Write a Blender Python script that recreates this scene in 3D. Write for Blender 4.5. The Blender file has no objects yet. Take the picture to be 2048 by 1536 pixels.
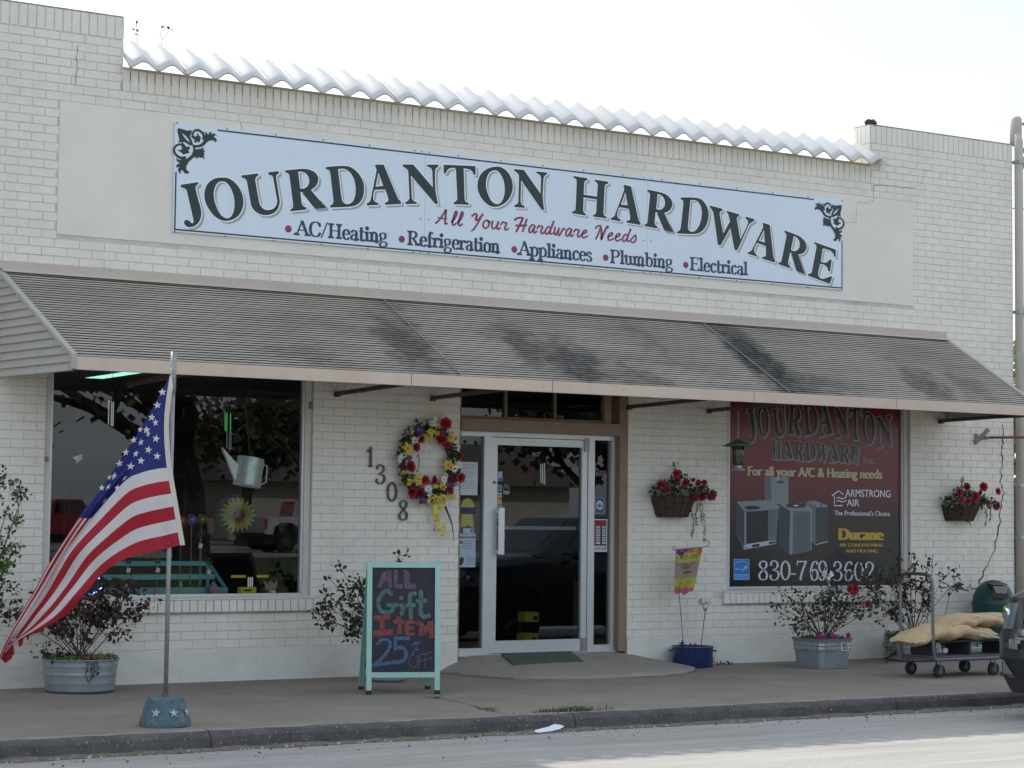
import bpy, bmesh, math, random
from mathutils import Vector, Matrix
from mathutils.geometry import tessellate_polygon
R=random.Random(7)
C=bpy.context.scene.collection
sc=bpy.context.scene
# ------------------------------------------------------------------ camera
cd=bpy.data.cameras.new('camera'); cam=bpy.data.objects.new('camera',cd); C.objects.link(cam)
cx=Vector((0.85465748,-0.51906991,0.01127012)); cy=Vector((-0.04318,-0.0494313,0.99784369)); cz=Vector((-0.51739354,-0.85330122,-0.06466027))
M=Matrix((cx,cy,cz)).transposed().to_4x4(); M.translation=Vector((0,-17.137,1.528)); cam.matrix_world=M
cd.sensor_width=36; cd.lens=4050/2048*36; cd.clip_start=.1; cd.clip_end=2500
sc.camera=cam
# ------------------------------------------------------------------ sky, sun, exposure
SUN_EL=math.radians(45.5); SUN_AZ=math.radians(-9)      # azimuth from +Y towards +X
w=bpy.data.worlds.new('World'); sc.world=w; w.use_nodes=True
wn=w.node_tree; wn.nodes.clear()
sky=wn.nodes.new('ShaderNodeTexSky'); sky.sky_type='NISHITA'; sky.sun_disc=False
sky.sun_elevation=SUN_EL; sky.sun_rotation=SUN_AZ; sky.air_density=1.0; sky.dust_density=2.4; sky.ozone_density=1.2
bg=wn.nodes.new('ShaderNodeBackground'); bg.inputs['Strength'].default_value=.11
wo=wn.nodes.new('ShaderNodeOutputWorld')
# thin high cloud over the whole sky: a soft white veil, broken by noise
tc=wn.nodes.new('ShaderNodeTexCoord'); mp=wn.nodes.new('ShaderNodeMapping'); mp.inputs['Scale'].default_value=(1.2,1.2,4.2)
nz=wn.nodes.new('ShaderNodeTexNoise'); nz.inputs['Scale'].default_value=2.2; nz.inputs['Detail'].default_value=6
cr=wn.nodes.new('ShaderNodeMapRange'); cr.inputs['From Min'].default_value=.38; cr.inputs['From Max'].default_value=.68; cr.inputs['To Min'].default_value=.30; cr.inputs['To Max'].default_value=.85
mx=wn.nodes.new('ShaderNodeMixRGB'); mx.inputs['Color2'].default_value=(6.1,6.6,6.9,1)
L=wn.links.new
L(tc.outputs['Generated'],mp.inputs['Vector']); L(mp.outputs['Vector'],nz.inputs['Vector']); L(nz.outputs['Fac'],cr.inputs['Value'])
# the veil is thick on the sun's side (north) and thins out to blue towards the south
sx_=wn.nodes.new('ShaderNodeSeparateXYZ'); gr=wn.nodes.new('ShaderNodeMapRange'); gr.inputs['From Min'].default_value=-.6; gr.inputs['From Max'].default_value=.5; gr.inputs['To Min'].default_value=.9; gr.inputs['To Max'].default_value=1
ml=wn.nodes.new('ShaderNodeMath'); ml.operation='MULTIPLY'; L(tc.outputs['Generated'],sx_.inputs[0]); L(sx_.outputs['Y'],gr.inputs['Value']); L(cr.outputs['Result'],ml.inputs[0]); L(gr.outputs[0],ml.inputs[1])
L(ml.outputs[0],mx.inputs['Fac']); L(sky.outputs['Color'],mx.inputs['Color1']); L(mx.outputs['Color'],bg.inputs['Color']); L(bg.outputs['Background'],wo.inputs['Surface'])
sl=bpy.data.lights.new('sun','SUN'); sl.energy=2.4; sl.angle=math.radians(.7); sl.color=(1,.94,.84)
so=bpy.data.objects.new('sun',sl); C.objects.link(so)
sd=Vector((math.sin(SUN_AZ)*math.cos(SUN_EL),math.cos(SUN_AZ)*math.cos(SUN_EL),math.sin(SUN_EL)))
so.rotation_euler=sd.to_track_quat('Z','Y').to_euler(); so.location=(0,20,30)
sc.view_settings.view_transform='Standard'; sc.view_settings.look='None'; sc.view_settings.gamma=1
sc.view_settings.use_curve_mapping=False; sc.view_settings.exposure=1.0
# ------------------------------------------------------------------ materials
MC={}
def mat(name,col,rough=.7,metal=0,nz=None,dirt=None,bump=None,spec=.5,emit=None,trans=None,coat=0):
    """nz=(scale,amount[,stretch]) colour grain, dirt=(scale,colour,amount[,stretch]) stains, bump=(scale,strength), all on world position"""
    if name in MC: return MC[name]
    m=bpy.data.materials.new(name); m.use_nodes=True; t=m.node_tree; n=t.nodes; l=t.links.new
    b=n['Principled BSDF']; b.inputs['Roughness'].default_value=rough; b.inputs['Metallic'].default_value=metal
    b.inputs['Specular IOR Level'].default_value=spec; b.inputs['Coat Weight'].default_value=coat
    c4=(*col,1); b.inputs['Base Color'].default_value=c4; src=None
    g=n.new('ShaderNodeNewGeometry')
    def noise(sc_,st=None,det=4,rgh=.6):
        v=g.outputs['Position']
        if st:
            mm=n.new('ShaderNodeVectorMath'); mm.operation='MULTIPLY'; mm.inputs[1].default_value=st; l(v,mm.inputs[0]); v=mm.outputs[0]
        q=n.new('ShaderNodeTexNoise'); q.inputs['Scale'].default_value=sc_; q.inputs['Detail'].default_value=det; q.inputs['Roughness'].default_value=rgh
        l(v,q.inputs['Vector']); return q.outputs['Fac']
    if nz:
        f=noise(nz[0],nz[2] if len(nz)>2 else None); r=n.new('ShaderNodeMapRange'); r.inputs['From Min'].default_value=.3; r.inputs['From Max'].default_value=.7
        l(f,r.inputs['Value']); x=n.new('ShaderNodeMixRGB'); a=nz[1]
        x.inputs['Color1'].default_value=(*[max(0,c*(1-a)) for c in col],1); x.inputs['Color2'].default_value=(*[min(1,c*(1+a)) for c in col],1)
        l(r.outputs[0],x.inputs['Fac']); src=x.outputs[0]
    if dirt:
        for dd in (dirt if isinstance(dirt,list) else [dirt]):
            f=noise(dd[0],dd[3] if len(dd)>3 else None,6,.65); r=n.new('ShaderNodeMapRange'); lo,hi=(dd[4] if len(dd)>4 else (.48,.72))
            r.inputs['From Min'].default_value=lo; r.inputs['From Max'].default_value=hi; r.inputs['To Max'].default_value=dd[2]; l(f,r.inputs['Value'])
            x=n.new('ShaderNodeMixRGB'); x.inputs['Color1'].default_value=c4; x.inputs['Color2'].default_value=(*dd[1],1)
            if src: l(src,x.inputs['Color1'])
            l(r.outputs[0],x.inputs['Fac']); src=x.outputs[0]
    if src: l(src,b.inputs['Base Color'])
    if bump:
        f=noise(bump[0],None,5,.6); bb=n.new('ShaderNodeBump'); bb.inputs['Strength'].default_value=bump[1]; bb.inputs['Distance'].default_value=.01
        l(f,bb.inputs['Height']); l(bb.outputs[0],b.inputs['Normal'])
    if emit: b.inputs['Emission Color'].default_value=(*emit[0],1); b.inputs['Emission Strength'].default_value=emit[1]
    if trans:
        tr=n.new('ShaderNodeBsdfTranslucent'); tr.inputs['Color'].default_value=c4; ms=n.new('ShaderNodeMixShader'); ms.inputs[0].default_value=trans
        if src: l(src,tr.inputs['Color'])
        l(b.outputs[0],ms.inputs[1]); l(tr.outputs[0],ms.inputs[2]); l(ms.outputs[0],n['Material Output'].inputs['Surface'])
    MC[name]=m; return m
def glassmat(name,tint=(.8,.86,.84),ior=1.7,rough=0):
    m=bpy.data.materials.new(name); m.use_nodes=True; t=m.node_tree; n=t.nodes; n.clear(); l=t.links.new
    o=n.new('ShaderNodeOutputMaterial'); f=n.new('ShaderNodeFresnel'); f.inputs['IOR'].default_value=ior
    a=n.new('ShaderNodeBsdfTransparent'); a.inputs['Color'].default_value=(*tint,1)
    g=n.new('ShaderNodeBsdfGlossy'); g.inputs['Roughness'].default_value=rough; g.inputs['Color'].default_value=(.95,.97,1,1)
    ms=n.new('ShaderNodeMixShader'); l(f.outputs[0],ms.inputs[0]); l(a.outputs[0],ms.inputs[1]); l(g.outputs[0],ms.inputs[2]); l(ms.outputs[0],o.inputs['Surface'])
    MC[name]=m; return m
WP=(.76,.725,.66)
paint=mat('white_wall_paint',WP,.75,nz=(2.2,.05),dirt=[(1.1,(.50,.46,.38),.30,(1,1,.35)),(9,(.48,.45,.4),.22)],bump=(60,.25))
mortar=mat('painted_mortar',(.58,.565,.53),.9,nz=(8,.10),dirt=(3,(.34,.31,.27),.55),bump=(80,.3))
render_=mat('wall_render',(.75,.715,.655),.8,nz=(1.5,.04),dirt=(1.4,(.55,.52,.45),.25),bump=(30,.2))
plinthm=mat('plinth_render',(.70,.69,.65),.8,nz=(3,.05),dirt=[(2.2,(.45,.41,.35),.35,(1,1,2.2)),(25,(.4,.37,.32),.2)],bump=(25,.35))
conc=mat('sidewalk_concrete',(.225,.192,.158),.9,nz=(1.6,.16),dirt=[(.9,(.16,.14,.125),.5,(.5,1.6,1)),(14,(.20,.18,.16),.45),(70,(.42,.38,.33),.3)],bump=(90,.25))
apron=mat('apron_concrete',(.29,.26,.225),.9,nz=(3,.12),dirt=[(4,(.19,.17,.15),.45),(60,(.44,.4,.35),.3)],bump=(70,.25))
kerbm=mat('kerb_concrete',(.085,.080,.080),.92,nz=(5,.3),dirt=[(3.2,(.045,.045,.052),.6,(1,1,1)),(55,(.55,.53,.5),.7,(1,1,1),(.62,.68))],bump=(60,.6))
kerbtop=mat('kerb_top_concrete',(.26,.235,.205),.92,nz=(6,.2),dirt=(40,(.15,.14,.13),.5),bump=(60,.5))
road_m=mat('road_chipseal',(.37,.36,.34),.92,nz=(1.5,.12,(.25,2.2,1)),dirt=[(2.2,(.23,.22,.205),.6,(.25,2.5,1)),(90,(.13,.125,.12),.6),(45,(.14,.13,.12),.8,(1,1,1),(.66,.72))],bump=(150,.5))
dirtm=mat('gutter_dirt',(.15,.125,.10),.95,nz=(18,.4),bump=(60,.8))
tilem=mat('coping_tile_paint',(.56,.565,.57),.5,nz=(6,.04),dirt=[(5,(.45,.44,.41),.35),(30,(.4,.39,.36),.25,(1,1,1),(.6,.75))])
tileedge=mat('coping_tile_edge',(.50,.43,.33),.8,nz=(12,.2))
awm=mat('awning_slat_metal',(.42,.375,.31),.55,nz=(3,.12,(.25,1,1)),dirt=[(1.3,(.16,.15,.14),.55,(.62,1.1,.5),(.50,.75)),(.5,(.24,.23,.21),.45,(.5,1,1)),(24,(.2,.19,.17),.35,(.15,1,1))])
def mildew(m,blobs):
    """black mildew streaks where rain runs down the slats: soft noisy ellipses at fixed places"""
    t=m.node_tree; n=t.nodes; l=t.links.new; b=n['Principled BSDF']; src=b.inputs['Base Color'].links[0].from_socket
    g=n.new('ShaderNodeNewGeometry'); q=n.new('ShaderNodeTexNoise'); q.inputs['Scale'].default_value=4.5; q.inputs['Detail'].default_value=6; l(g.outputs['Position'],q.inputs['Vector'])
    q2=n.new('ShaderNodeTexNoise'); q2.inputs['Scale'].default_value=13; q2.inputs['Detail'].default_value=5; l(g.outputs['Position'],q2.inputs['Vector'])
    a=n.new('ShaderNodeVectorMath'); a.operation='MULTIPLY_ADD'; a.inputs[1].default_value=(.75,.75,0); l(q.outputs['Color'],a.inputs[0]); l(g.outputs['Position'],a.inputs[2])
    acc=None
    for (x,y,wx,wy,st) in blobs:
        s_=n.new('ShaderNodeVectorMath'); s_.operation='SUBTRACT'; s_.inputs[1].default_value=(x+.375,y+.375,0); l(a.outputs[0],s_.inputs[0])
        k=n.new('ShaderNodeVectorMath'); k.operation='MULTIPLY'; k.inputs[1].default_value=(1/wx,1/wy,0); l(s_.outputs[0],k.inputs[0])
        ln=n.new('ShaderNodeVectorMath'); ln.operation='LENGTH'; l(k.outputs[0],ln.inputs[0])
        r=n.new('ShaderNodeMapRange'); r.interpolation_type='SMOOTHSTEP'; r.inputs['From Min'].default_value=1.15; r.inputs['From Max'].default_value=.25; r.inputs['To Max'].default_value=st; l(ln.outputs['Value'],r.inputs['Value'])
        if acc is None: acc=r.outputs[0]
        else:
            mm=n.new('ShaderNodeMath'); mm.operation='MAXIMUM'; l(acc,mm.inputs[0]); l(r.outputs[0],mm.inputs[1]); acc=mm.outputs[0]
    r2=n.new('ShaderNodeMapRange'); r2.inputs['From Min'].default_value=.33; r2.inputs['From Max'].default_value=.6; r2.inputs['To Min'].default_value=.7; l(q2.outputs['Fac'],r2.inputs['Value'])
    mu=n.new('ShaderNodeMath'); mu.operation='MULTIPLY'; l(acc,mu.inputs[0]); l(r2.outputs[0],mu.inputs[1])
    x=n.new('ShaderNodeMixRGB'); x.inputs['Color2'].default_value=(.022,.022,.025,1); l(mu.outputs[0],x.inputs['Fac']); l(src,x.inputs['Color1']); l(x.outputs[0],b.inputs['Base Color'])
mildew(awm,[(8.76,-.85,.34,.75,.75),(8.95,-.25,.2,.3,.35),(10.05,-.75,.28,.6,.7),(10.5,-1.0,.42,.5,.8),(11.1,-1.2,.5,.25,.5),(12.90,-.75,.34,1.1,1.0),(13.0,-1.1,.35,.5,.8),(13.3,-1.15,.5,.35,.6),(14.95,-1.0,.32,.5,.6),(15.6,-1.0,.3,.35,.45),(11.7,-.5,.18,.5,.3),(7.6,-1.1,.4,.25,.3)])
awside=mat('awning_side_metal',(.42,.40,.36),.5,nz=(2,.06),dirt=(5,(.3,.28,.25),.3))
awdark=mat('awning_shade_backing',(.018,.017,.016),.8)  # near black: the shade between the slats is put into this sheet's colour
fasc=mat('awning_fascia',(.60,.475,.39),.6,nz=(1.2,.05,(.5,1,1)),dirt=[(4,(.40,.31,.24),.35,(1,1,.5)),(12,(.62,.55,.5),.3)])
rust=mat('rusty_strut',(.10,.07,.055),.8,nz=(20,.4))
alum=mat('door_aluminium',(.60,.61,.62),.35,metal=.35,nz=(4,.03),dirt=(6,(.45,.44,.43),.25))
winfr=mat('window_frame_paint',(.60,.57,.53),.6,nz=(6,.05),dirt=(8,(.35,.31,.28),.4,(1,1,.3)))
brown=mat('tan_door_frame',(.26,.185,.125),.65,nz=(5,.08,(1,1,.3)),dirt=(9,(.15,.1,.07),.4))
dbrown=mat('dark_transom_wood',(.085,.05,.035),.6)
black=mat('black_plastic',(.012,.012,.013),.45)
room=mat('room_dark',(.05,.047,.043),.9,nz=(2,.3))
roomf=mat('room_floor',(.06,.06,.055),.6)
glass=glassmat('window_glass',(.80,.86,.85),1.62)
dglass=glassmat('door_glass',(.55,.6,.62),1.62)
galv=mat('galvanised_steel',(.34,.38,.42),.42,metal=.55,nz=(9,.14),dirt=[(26,(.52,.55,.58),.35),(4,(.25,.26,.27),.4)],bump=(30,.08))
steelp=mat('grey_steel_pipe',(.30,.31,.33),.45,metal=.5,nz=(12,.12),dirt=(10,(.25,.14,.08),.3,(1,1,.3)))
postm=mat('conduit_paint',(.50,.455,.40),.6,nz=(3,.06),dirt=(8,(.3,.26,.22),.35,(1,1,.3)))
signw=mat('sign_white_vinyl',(.64,.73,.83),.35,nz=(.8,.02),coat=.2)
signg=mat('sign_dark_green',(.014,.030,.032),.4)
signs=mat('sign_grey_shadow',(.36,.36,.37),.4)
signwl=mat('sign_letter_outline',(.80,.84,.88),.4)
signn=mat('sign_navy',(.028,.045,.085),.4)
signr=mat('sign_burgundy',(.23,.035,.075),.4)
darkline=mat('crack_dark',(.035,.03,.027),1)
soil=mat('soil',(.035,.027,.02),1,nz=(30,.5),bump=(40,1))
# ------------------------------------------------------------------ object helpers
def ploc(p):
    v=Vector((0,0,0))
    while p is not None: v+=Vector(p.location); p=p.parent
    return v
class MB:
    def __init__(s): s.v=[]; s.f=[]; s.m=[]; s.k=0
    def add(s,V,F,k=None):
        o=len(s.v); s.v+= [tuple(q) for q in V]; s.f+=[tuple(i+o for i in f) for f in F]; s.m+=[s.k if k is None else k]*len(F); return s
    def box(s,x0,x1,y0,y1,z0,z1,k=None):
        return s.add([(x0,y0,z0),(x1,y0,z0),(x1,y1,z0),(x0,y1,z0),(x0,y0,z1),(x1,y0,z1),(x1,y1,z1),(x0,y1,z1)],
            [(0,3,2,1),(4,5,6,7),(0,1,5,4),(1,2,6,5),(2,3,7,6),(3,0,4,7)],k)
    def beam(s,a,b,wd,ht,up=(0,0,1),k=None):
        a=Vector(a);b=Vector(b);d=(b-a).normalized(); u=Vector(up); sx=d.cross(u)
        if sx.length<1e-4: sx=d.cross(Vector((0,1,0)))
        sx.normalize(); u=sx.cross(d)
        V=[]
        for p in (a,b):
            for i,j in ((-1,-1),(1,-1),(1,1),(-1,1)): V.append(p+sx*i*wd/2+u*j*ht/2)
        return s.add(V,[(3,2,1,0),(4,5,6,7),(0,1,5,4),(1,2,6,5),(2,3,7,6),(3,0,4,7)],k)
    def tube(s,pts,r,n=8,caps=True,k=None):
        pts=[Vector(p) for p in pts]; N=len(pts); rr=r if isinstance(r,(list,tuple)) else [r]*N
        V=[];F=[]; ref=None
        for i,p in enumerate(pts):
            d=(pts[min(i+1,N-1)]-pts[max(i-1,0)]); d=d.normalized() if d.length>1e-9 else Vector((0,0,1))
            if ref is None: ref=d.orthogonal().normalized()
            ref=(ref-d*ref.dot(d)); ref=ref.normalized() if ref.length>1e-6 else d.orthogonal().normalized()
            b=d.cross(ref)
            for j in range(n):
                a=2*math.pi*j/n; V.append(p+(ref*math.cos(a)+b*math.sin(a))*rr[i])
        for i in range(N-1):
            for j in range(n): F.append((i*n+j,i*n+(j+1)%n,(i+1)*n+(j+1)%n,(i+1)*n+j))
        if caps: F.append(tuple(range(n))[::-1]); F.append(tuple((N-1)*n+j for j in range(n)))
        return s.add(V,F,k)
    def lathe(s,prof,c=(0,0,0),n=24,k=None,sx=1,sy=1):
        V=[];F=[];m=len(prof)
        for r,z in prof:
            for j in range(n):
                a=2*math.pi*j/n; V.append((c[0]+r*sx*math.cos(a),c[1]+r*sy*math.sin(a),c[2]+z))
        for i in range(m-1):
            for j in range(n): F.append((i*n+j,i*n+(j+1)%n,(i+1)*n+(j+1)%n,(i+1)*n+j))
        if prof[0][0]>1e-6: F.append(tuple(range(n))[::-1])
        if prof[-1][0]>1e-6: F.append(tuple((m-1)*n+j for j in range(n)))
        return s.add(V,F,k)
    def ball(s,c,r,n=10,m=7,k=None,sq=(1,1,1)):
        V=[];F=[]
        for i in range(m+1):
            t=math.pi*i/m
            for j in range(n):
                a=2*math.pi*j/n; V.append((c[0]+r*sq[0]*math.sin(t)*math.cos(a),c[1]+r*sq[1]*math.sin(t)*math.sin(a),c[2]+r*sq[2]*math.cos(t)))
        for i in range(m):
            for j in range(n): F.append((i*n+j,(i+1)*n+j,(i+1)*n+(j+1)%n,i*n+(j+1)%n))
        return s.add(V,F,k)
    def poly(s,pts,fn,holes=(),k=None):
        """flat polygon given in 2D, placed by fn(u,v)->xyz"""
        loops=[[Vector((a,b,0)) for a,b in pts]]+[[Vector((a,b,0)) for a,b in h] for h in holes if h]
        allp=[p for lp in loops for p in lp]; tr=tessellate_polygon(loops)
        F=[]
        for t in tr:
            a,b,c=[allp[i] for i in t]
            if (b-a).cross(c-a).z<0: t=(t[0],t[2],t[1])
            F.append(tuple(t))
        return s.add([fn(p.x,p.y) for p in allp],F,k)
    def ribbon(s,pts,wd,fn,k=None,cap=True):
        n=len(pts); P=[Vector((a,b)) for a,b in pts]; V=[];F=[]
        for i in range(n):
            d=(P[min(i+1,n-1)]-P[max(i-1,0)]); d=d.normalized() if d.length>1e-9 else Vector((1,0)); nn=Vector((-d.y,d.x))
            wv=wd(i/(n-1),d) if callable(wd) else wd
            p=P[i]
            if cap and i==0: p=p-d*wv*.3
            if cap and i==n-1: p=p+d*wv*.3
            V+=[fn(*(p+nn*wv/2)),fn(*(p-nn*wv/2))]
        for i in range(n-1): F.append((2*i,2*i+1,2*i+3,2*i+2))
        return s.add(V,F,k)
    def build(s,name,m,parent=None,rel=True,smooth=False,kind=None,loc=None):
        me=bpy.data.meshes.new(name); off=ploc(parent) if (rel and parent is not None) else Vector((0,0,0))
        if loc is not None: off=off+Vector(loc) if parent is not None and rel else Vector(loc)
        me.from_pydata([(a-off.x,b-off.y,c-off.z) for a,b,c in s.v],[],s.f)
        for x in (m if isinstance(m,(list,tuple)) else [m]): me.materials.append(x)
        if any(s.m): me.polygons.foreach_set('material_index',s.m)
        if smooth: me.polygons.foreach_set('use_smooth',[True]*len(s.f))
        me.update()
        o=bpy.data.objects.new(name,me); C.objects.link(o)
        if parent is not None: o.parent=parent
        if loc is not None: o.location=loc if parent is None or not rel else Vector(loc)
        if kind: o['kind']=kind
        return o
def tag(o,label,cat,group=None,kind=None):
    if label: o['label']=label
    if cat: o['category']=cat
    if group: o['group']=group
    if kind: o['kind']=kind
    return o
def thing(name,loc,label,cat,group=None,rz=0):
    o=bpy.data.objects.new(name,None); o.empty_display_size=.1; C.objects.link(o); o.location=loc; o.rotation_euler=(0,0,rz)
    return tag(o,label,cat,group)
def inst(me,name,parent,loc,rot=(0,0,0),scale=(1,1,1)):
    o=bpy.data.objects.new(name,me); C.objects.link(o); o.parent=parent
    o.location=Vector(loc)-(ploc(parent) if parent is not None else Vector()); o.rotation_euler=rot; o.scale=scale; return o
def copy_tree(o,parent=None):
    c=o.copy(); C.objects.link(c); c.parent=parent
    for ch in o.children: copy_tree(ch,c)
    return c
def structure(o): o['kind']='structure'; return o
def wall(y): return lambda u,v:(u,y,v)
def spline(P,n=5):
    out=[]
    for i in range(len(P)-1):
        p0=P[max(i-1,0)];p1=P[i];p2=P[i+1];p3=P[min(i+2,len(P)-1)]
        for j in range(n):
            t=j/n; out.append(tuple(.5*((2*p1[a])+(-p0[a]+p2[a])*t+(2*p0[a]-5*p1[a]+4*p2[a]-p3[a])*t*t+(-p0[a]+3*p1[a]-3*p2[a]+p3[a])*t**3) for a in range(len(p1))))
    out.append(tuple(P[-1])); return out
# ------------------------------------------------------------------ ground, road, kerb, sidewalk
def sheet(name,x0,x1,y0,y1,z,m,nx=1,ny=1,jit=0):
    b=MB(); V=[];F=[]
    for j in range(ny+1):
        for i in range(nx+1): V.append((x0+(x1-x0)*i/nx,y0+(y1-y0)*j/ny,z+R.uniform(-jit,jit)))
    for j in range(ny):
        for i in range(nx): a=j*(nx+1)+i; F.append((a,a+1,a+nx+2,a+nx+1))
    b.add(V,F); return structure(b.build(name,m))
earth=mat('dry_earth',(.24,.20,.15),.95,nz=(.3,.2),dirt=(1.5,(.12,.13,.06),.6))
lawn_m=mat('lawn_green',(.06,.085,.03),.95,nz=(3,.3),dirt=(.8,(.12,.12,.06),.5))
sheet('ground',-900,900,-900,900,-.16,earth)
sheet('road',-300,300,-15.5,-3.90,-.118,road_m,nx=60,ny=14,jit=.003)
sheet('lawn',-300,300,-50,-19,-.13,lawn_m)
sheet('parking_lot',-300,300,-76,-50.5,-.12,road_m)
b=MB(); 
# sidewalk sheet with slight undulation, broken by control joints
b=MB(); V=[];F=[]; xs=[-10+i*.5 for i in range(81)]; ysd=[-3.775,-3.2,-2.6,-2.0,-1.4,-.8,-.3,.3]
for yv in ysd:
    for xv in xs: V.append((xv,yv,0 if yv>-.5 else R.uniform(-.004,.002)))
for j in range(len(ysd)-1):
    for i in range(len(xs)-1): a=j*len(xs)+i; F.append((a,a+1,a+len(xs)+1,a+len(xs)))
b.add(V,F); structure(b.build('sidewalk',conc))
kr=thing('kerb',(0,-3.85,-.12),None,None); structure(kr)
segs=[-12,-3,2.4,5.6,8.62,11.9,15.0,18.2,24,30]
for i in range(len(segs)-1):
    x0,x1=segs[i]+.004,segs[i+1]-.004; b=MB(); n=max(2,int((x1-x0)/.12)); prof=[(-3.782,-.1),(-3.782,.004),(-3.80,.009),(-3.86,.006),(-3.895,-.008),(-3.918,-.035),(-3.935,-.125)]
    V=[];F=[]
    for a in range(n+1):
        x=x0+(x1-x0)*a/n
        for k,(yy,zz) in enumerate(prof):
            j_=R.uniform(-.006,.006) if 2<k<6 else 0; V.append((x,yy+j_,zz+(R.uniform(-.004,.003) if k>1 else 0)))
    m_=len(prof)
    for a in range(n):
        for k in range(m_-1): F.append((a*m_+k,a*m_+k+1,(a+1)*m_+k+1,(a+1)*m_+k))
    F.append(tuple(range(m_))); F.append(tuple(n*m_+k for k in range(m_))[::-1])
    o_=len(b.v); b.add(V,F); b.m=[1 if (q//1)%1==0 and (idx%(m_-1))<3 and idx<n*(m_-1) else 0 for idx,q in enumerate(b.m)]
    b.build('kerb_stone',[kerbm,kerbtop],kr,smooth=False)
# gutter dirt: an uneven wedge of silt along the kerb foot
b=MB(); V=[];F=[]; n=170
for i in range(n+1):
    x=2+i*.1; wv=.05+.05*abs(math.sin(x*1.7+math.sin(x*3.1)))+R.uniform(0,.03); V+=[(x,-3.93,-.10+R.uniform(-.008,.006)),(x,-3.95-wv*.5,-.108+R.uniform(-.004,.004)),(x,-3.95-wv,-.1165)]
for i in range(n): F+=[(3*i,3*i+1,3*i+4,3*i+3),(3*i+1,3*i+2,3*i+5,3*i+4)]
b.add(V,F); g=b.build('gutter_silt',dirtm,smooth=True); tag(g,'dark silt lying in the gutter at the foot of the kerb','silt',kind='stuff')
b=MB()
for i in range(420):
    x=R.uniform(3.5,14); y=-3.96-abs(R.gauss(0,.35)); r=R.uniform(.004,.012)
    if i<120: y=-3.97-R.random()*.1; r=R.uniform(.006,.016)
    b.ball((x,y,-.113),r,5,3,sq=(1,1,.6),k=R.choice((0,0,1)))
pebl=mat('pebble_pale',(.45,.42,.38),.9); pebd=mat('pebble_dark',(.10,.09,.08),.9)
tag(b.build('gravel',[pebl,pebd]),'loose grit and pebbles scattered on the road near the kerb','gravel',kind='stuff')
# crack across the sidewalk and its weeds
def crackline(name,pts,wd,fn,parent=None,kinda=0.35):
    P=[]
    for i in range(len(pts)-1):
        a=pts[i];c=pts[i+1];n=4
        for j in range(n): t=j/n; P.append((a[0]+(c[0]-a[0])*t+(R.uniform(-1,1)*wd*1.5 if (i or j) else 0),a[1]+(c[1]-a[1])*t+R.uniform(-1,1)*wd*1.5))
    P.append(pts[-1]); b=MB(); b.ribbon(P,lambda t,d:wd*R.uniform(1-kinda*2,1+kinda),fn,cap=False); return b.build(name,darkline,parent)
structure(crackline('sidewalk_crack',[(8.22,-1.28),(8.28,-2.2),(8.30,-2.6),(8.2,-3.2),(8.12,-3.76)],.012,lambda u,v:(u,v,.0035)))
structure(crackline('sidewalk_joint',[(-2,-3.77),(4,-3.77),(8,-3.765),(12,-3.77),(18,-3.77)],.014,lambda u,v:(u,v,.003)))
grass_m=mat('weed_green',(.10,.125,.05),.8,nz=(20,.4),trans=.3)
drygrass=mat('dry_weed',(.26,.23,.14),.9,nz=(20,.3))
def tuft(b,x,y,z,n,h,spr,sx=1,k=None):
    for i in range(n):
        a=R.uniform(0,6.28); r=abs(R.gauss(0,spr)); bx=x+math.cos(a)*r*sx; by=y+math.sin(a)*r*.5; hh=h*R.uniform(.4,1); ln=R.uniform(.1,.7)*hh; wd=R.uniform(.003,.006)
        dx=math.cos(a)*ln; dy=math.sin(a)*ln*.6; px,py=-math.sin(a)*wd,math.cos(a)*wd
        b.add([(bx-px,by-py,z),(bx+px,by+py,z),(bx+dx*.5+px*.7,by+dy*.5+py*.7,z+hh*.7),(bx+dx*.5-px*.7,by+dy*.5-py*.7,z+hh*.7),(bx+dx,by+dy,z+hh)],[(0,1,2,3),(3,2,4)],k if k is not None else (1 if R.random()<.35 else 0))
b=MB(); tuft(b,8.72,-3.76,0,420,.05,.10,1.9); tuft(b,8.5,-3.74,0,120,.035,.07,2)
tag(b.build('grass_tuft',[grass_m,drygrass]),'low green grass tuft growing out of the joint behind the kerb','grass',kind='stuff')
b=MB(); tuft(b,8.29,-2.3,0,60,.03,.03,1.5); tuft(b,8.2,-3.3,0,60,.02,.04,1.2); tuft(b,8.15,-3.45,0,40,.02,.03,1.2)
tag(b.build('crack_weed',[drygrass,grass_m]),'small dry weeds sprouting from the crack in the pavement','weed',kind='stuff')
# litter
b=MB(); V=[];F=[]
pp=[(8.19,-3.99),(8.24,-3.955),(8.33,-3.96),(8.39,-3.93),(8.47,-3.89),(8.50,-3.95),(8.43,-3.99),(8.33,-4.02),(8.24,-4.03)]
zz=[-.112,-.098,-.10,-.085,-.062,-.085,-.10,-.108,-.112]
b.add([(x,y,z) for (x,y),z in zip(pp,zz)]+[(8.34,-3.985,-.075)],[(i,(i+1)%9,9) for i in range(9)])
tag(b.build('paper_scrap',mat('litter_paper',(.72,.74,.78),.8)),'crumpled white paper scrap lying in the gutter','litter')
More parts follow.
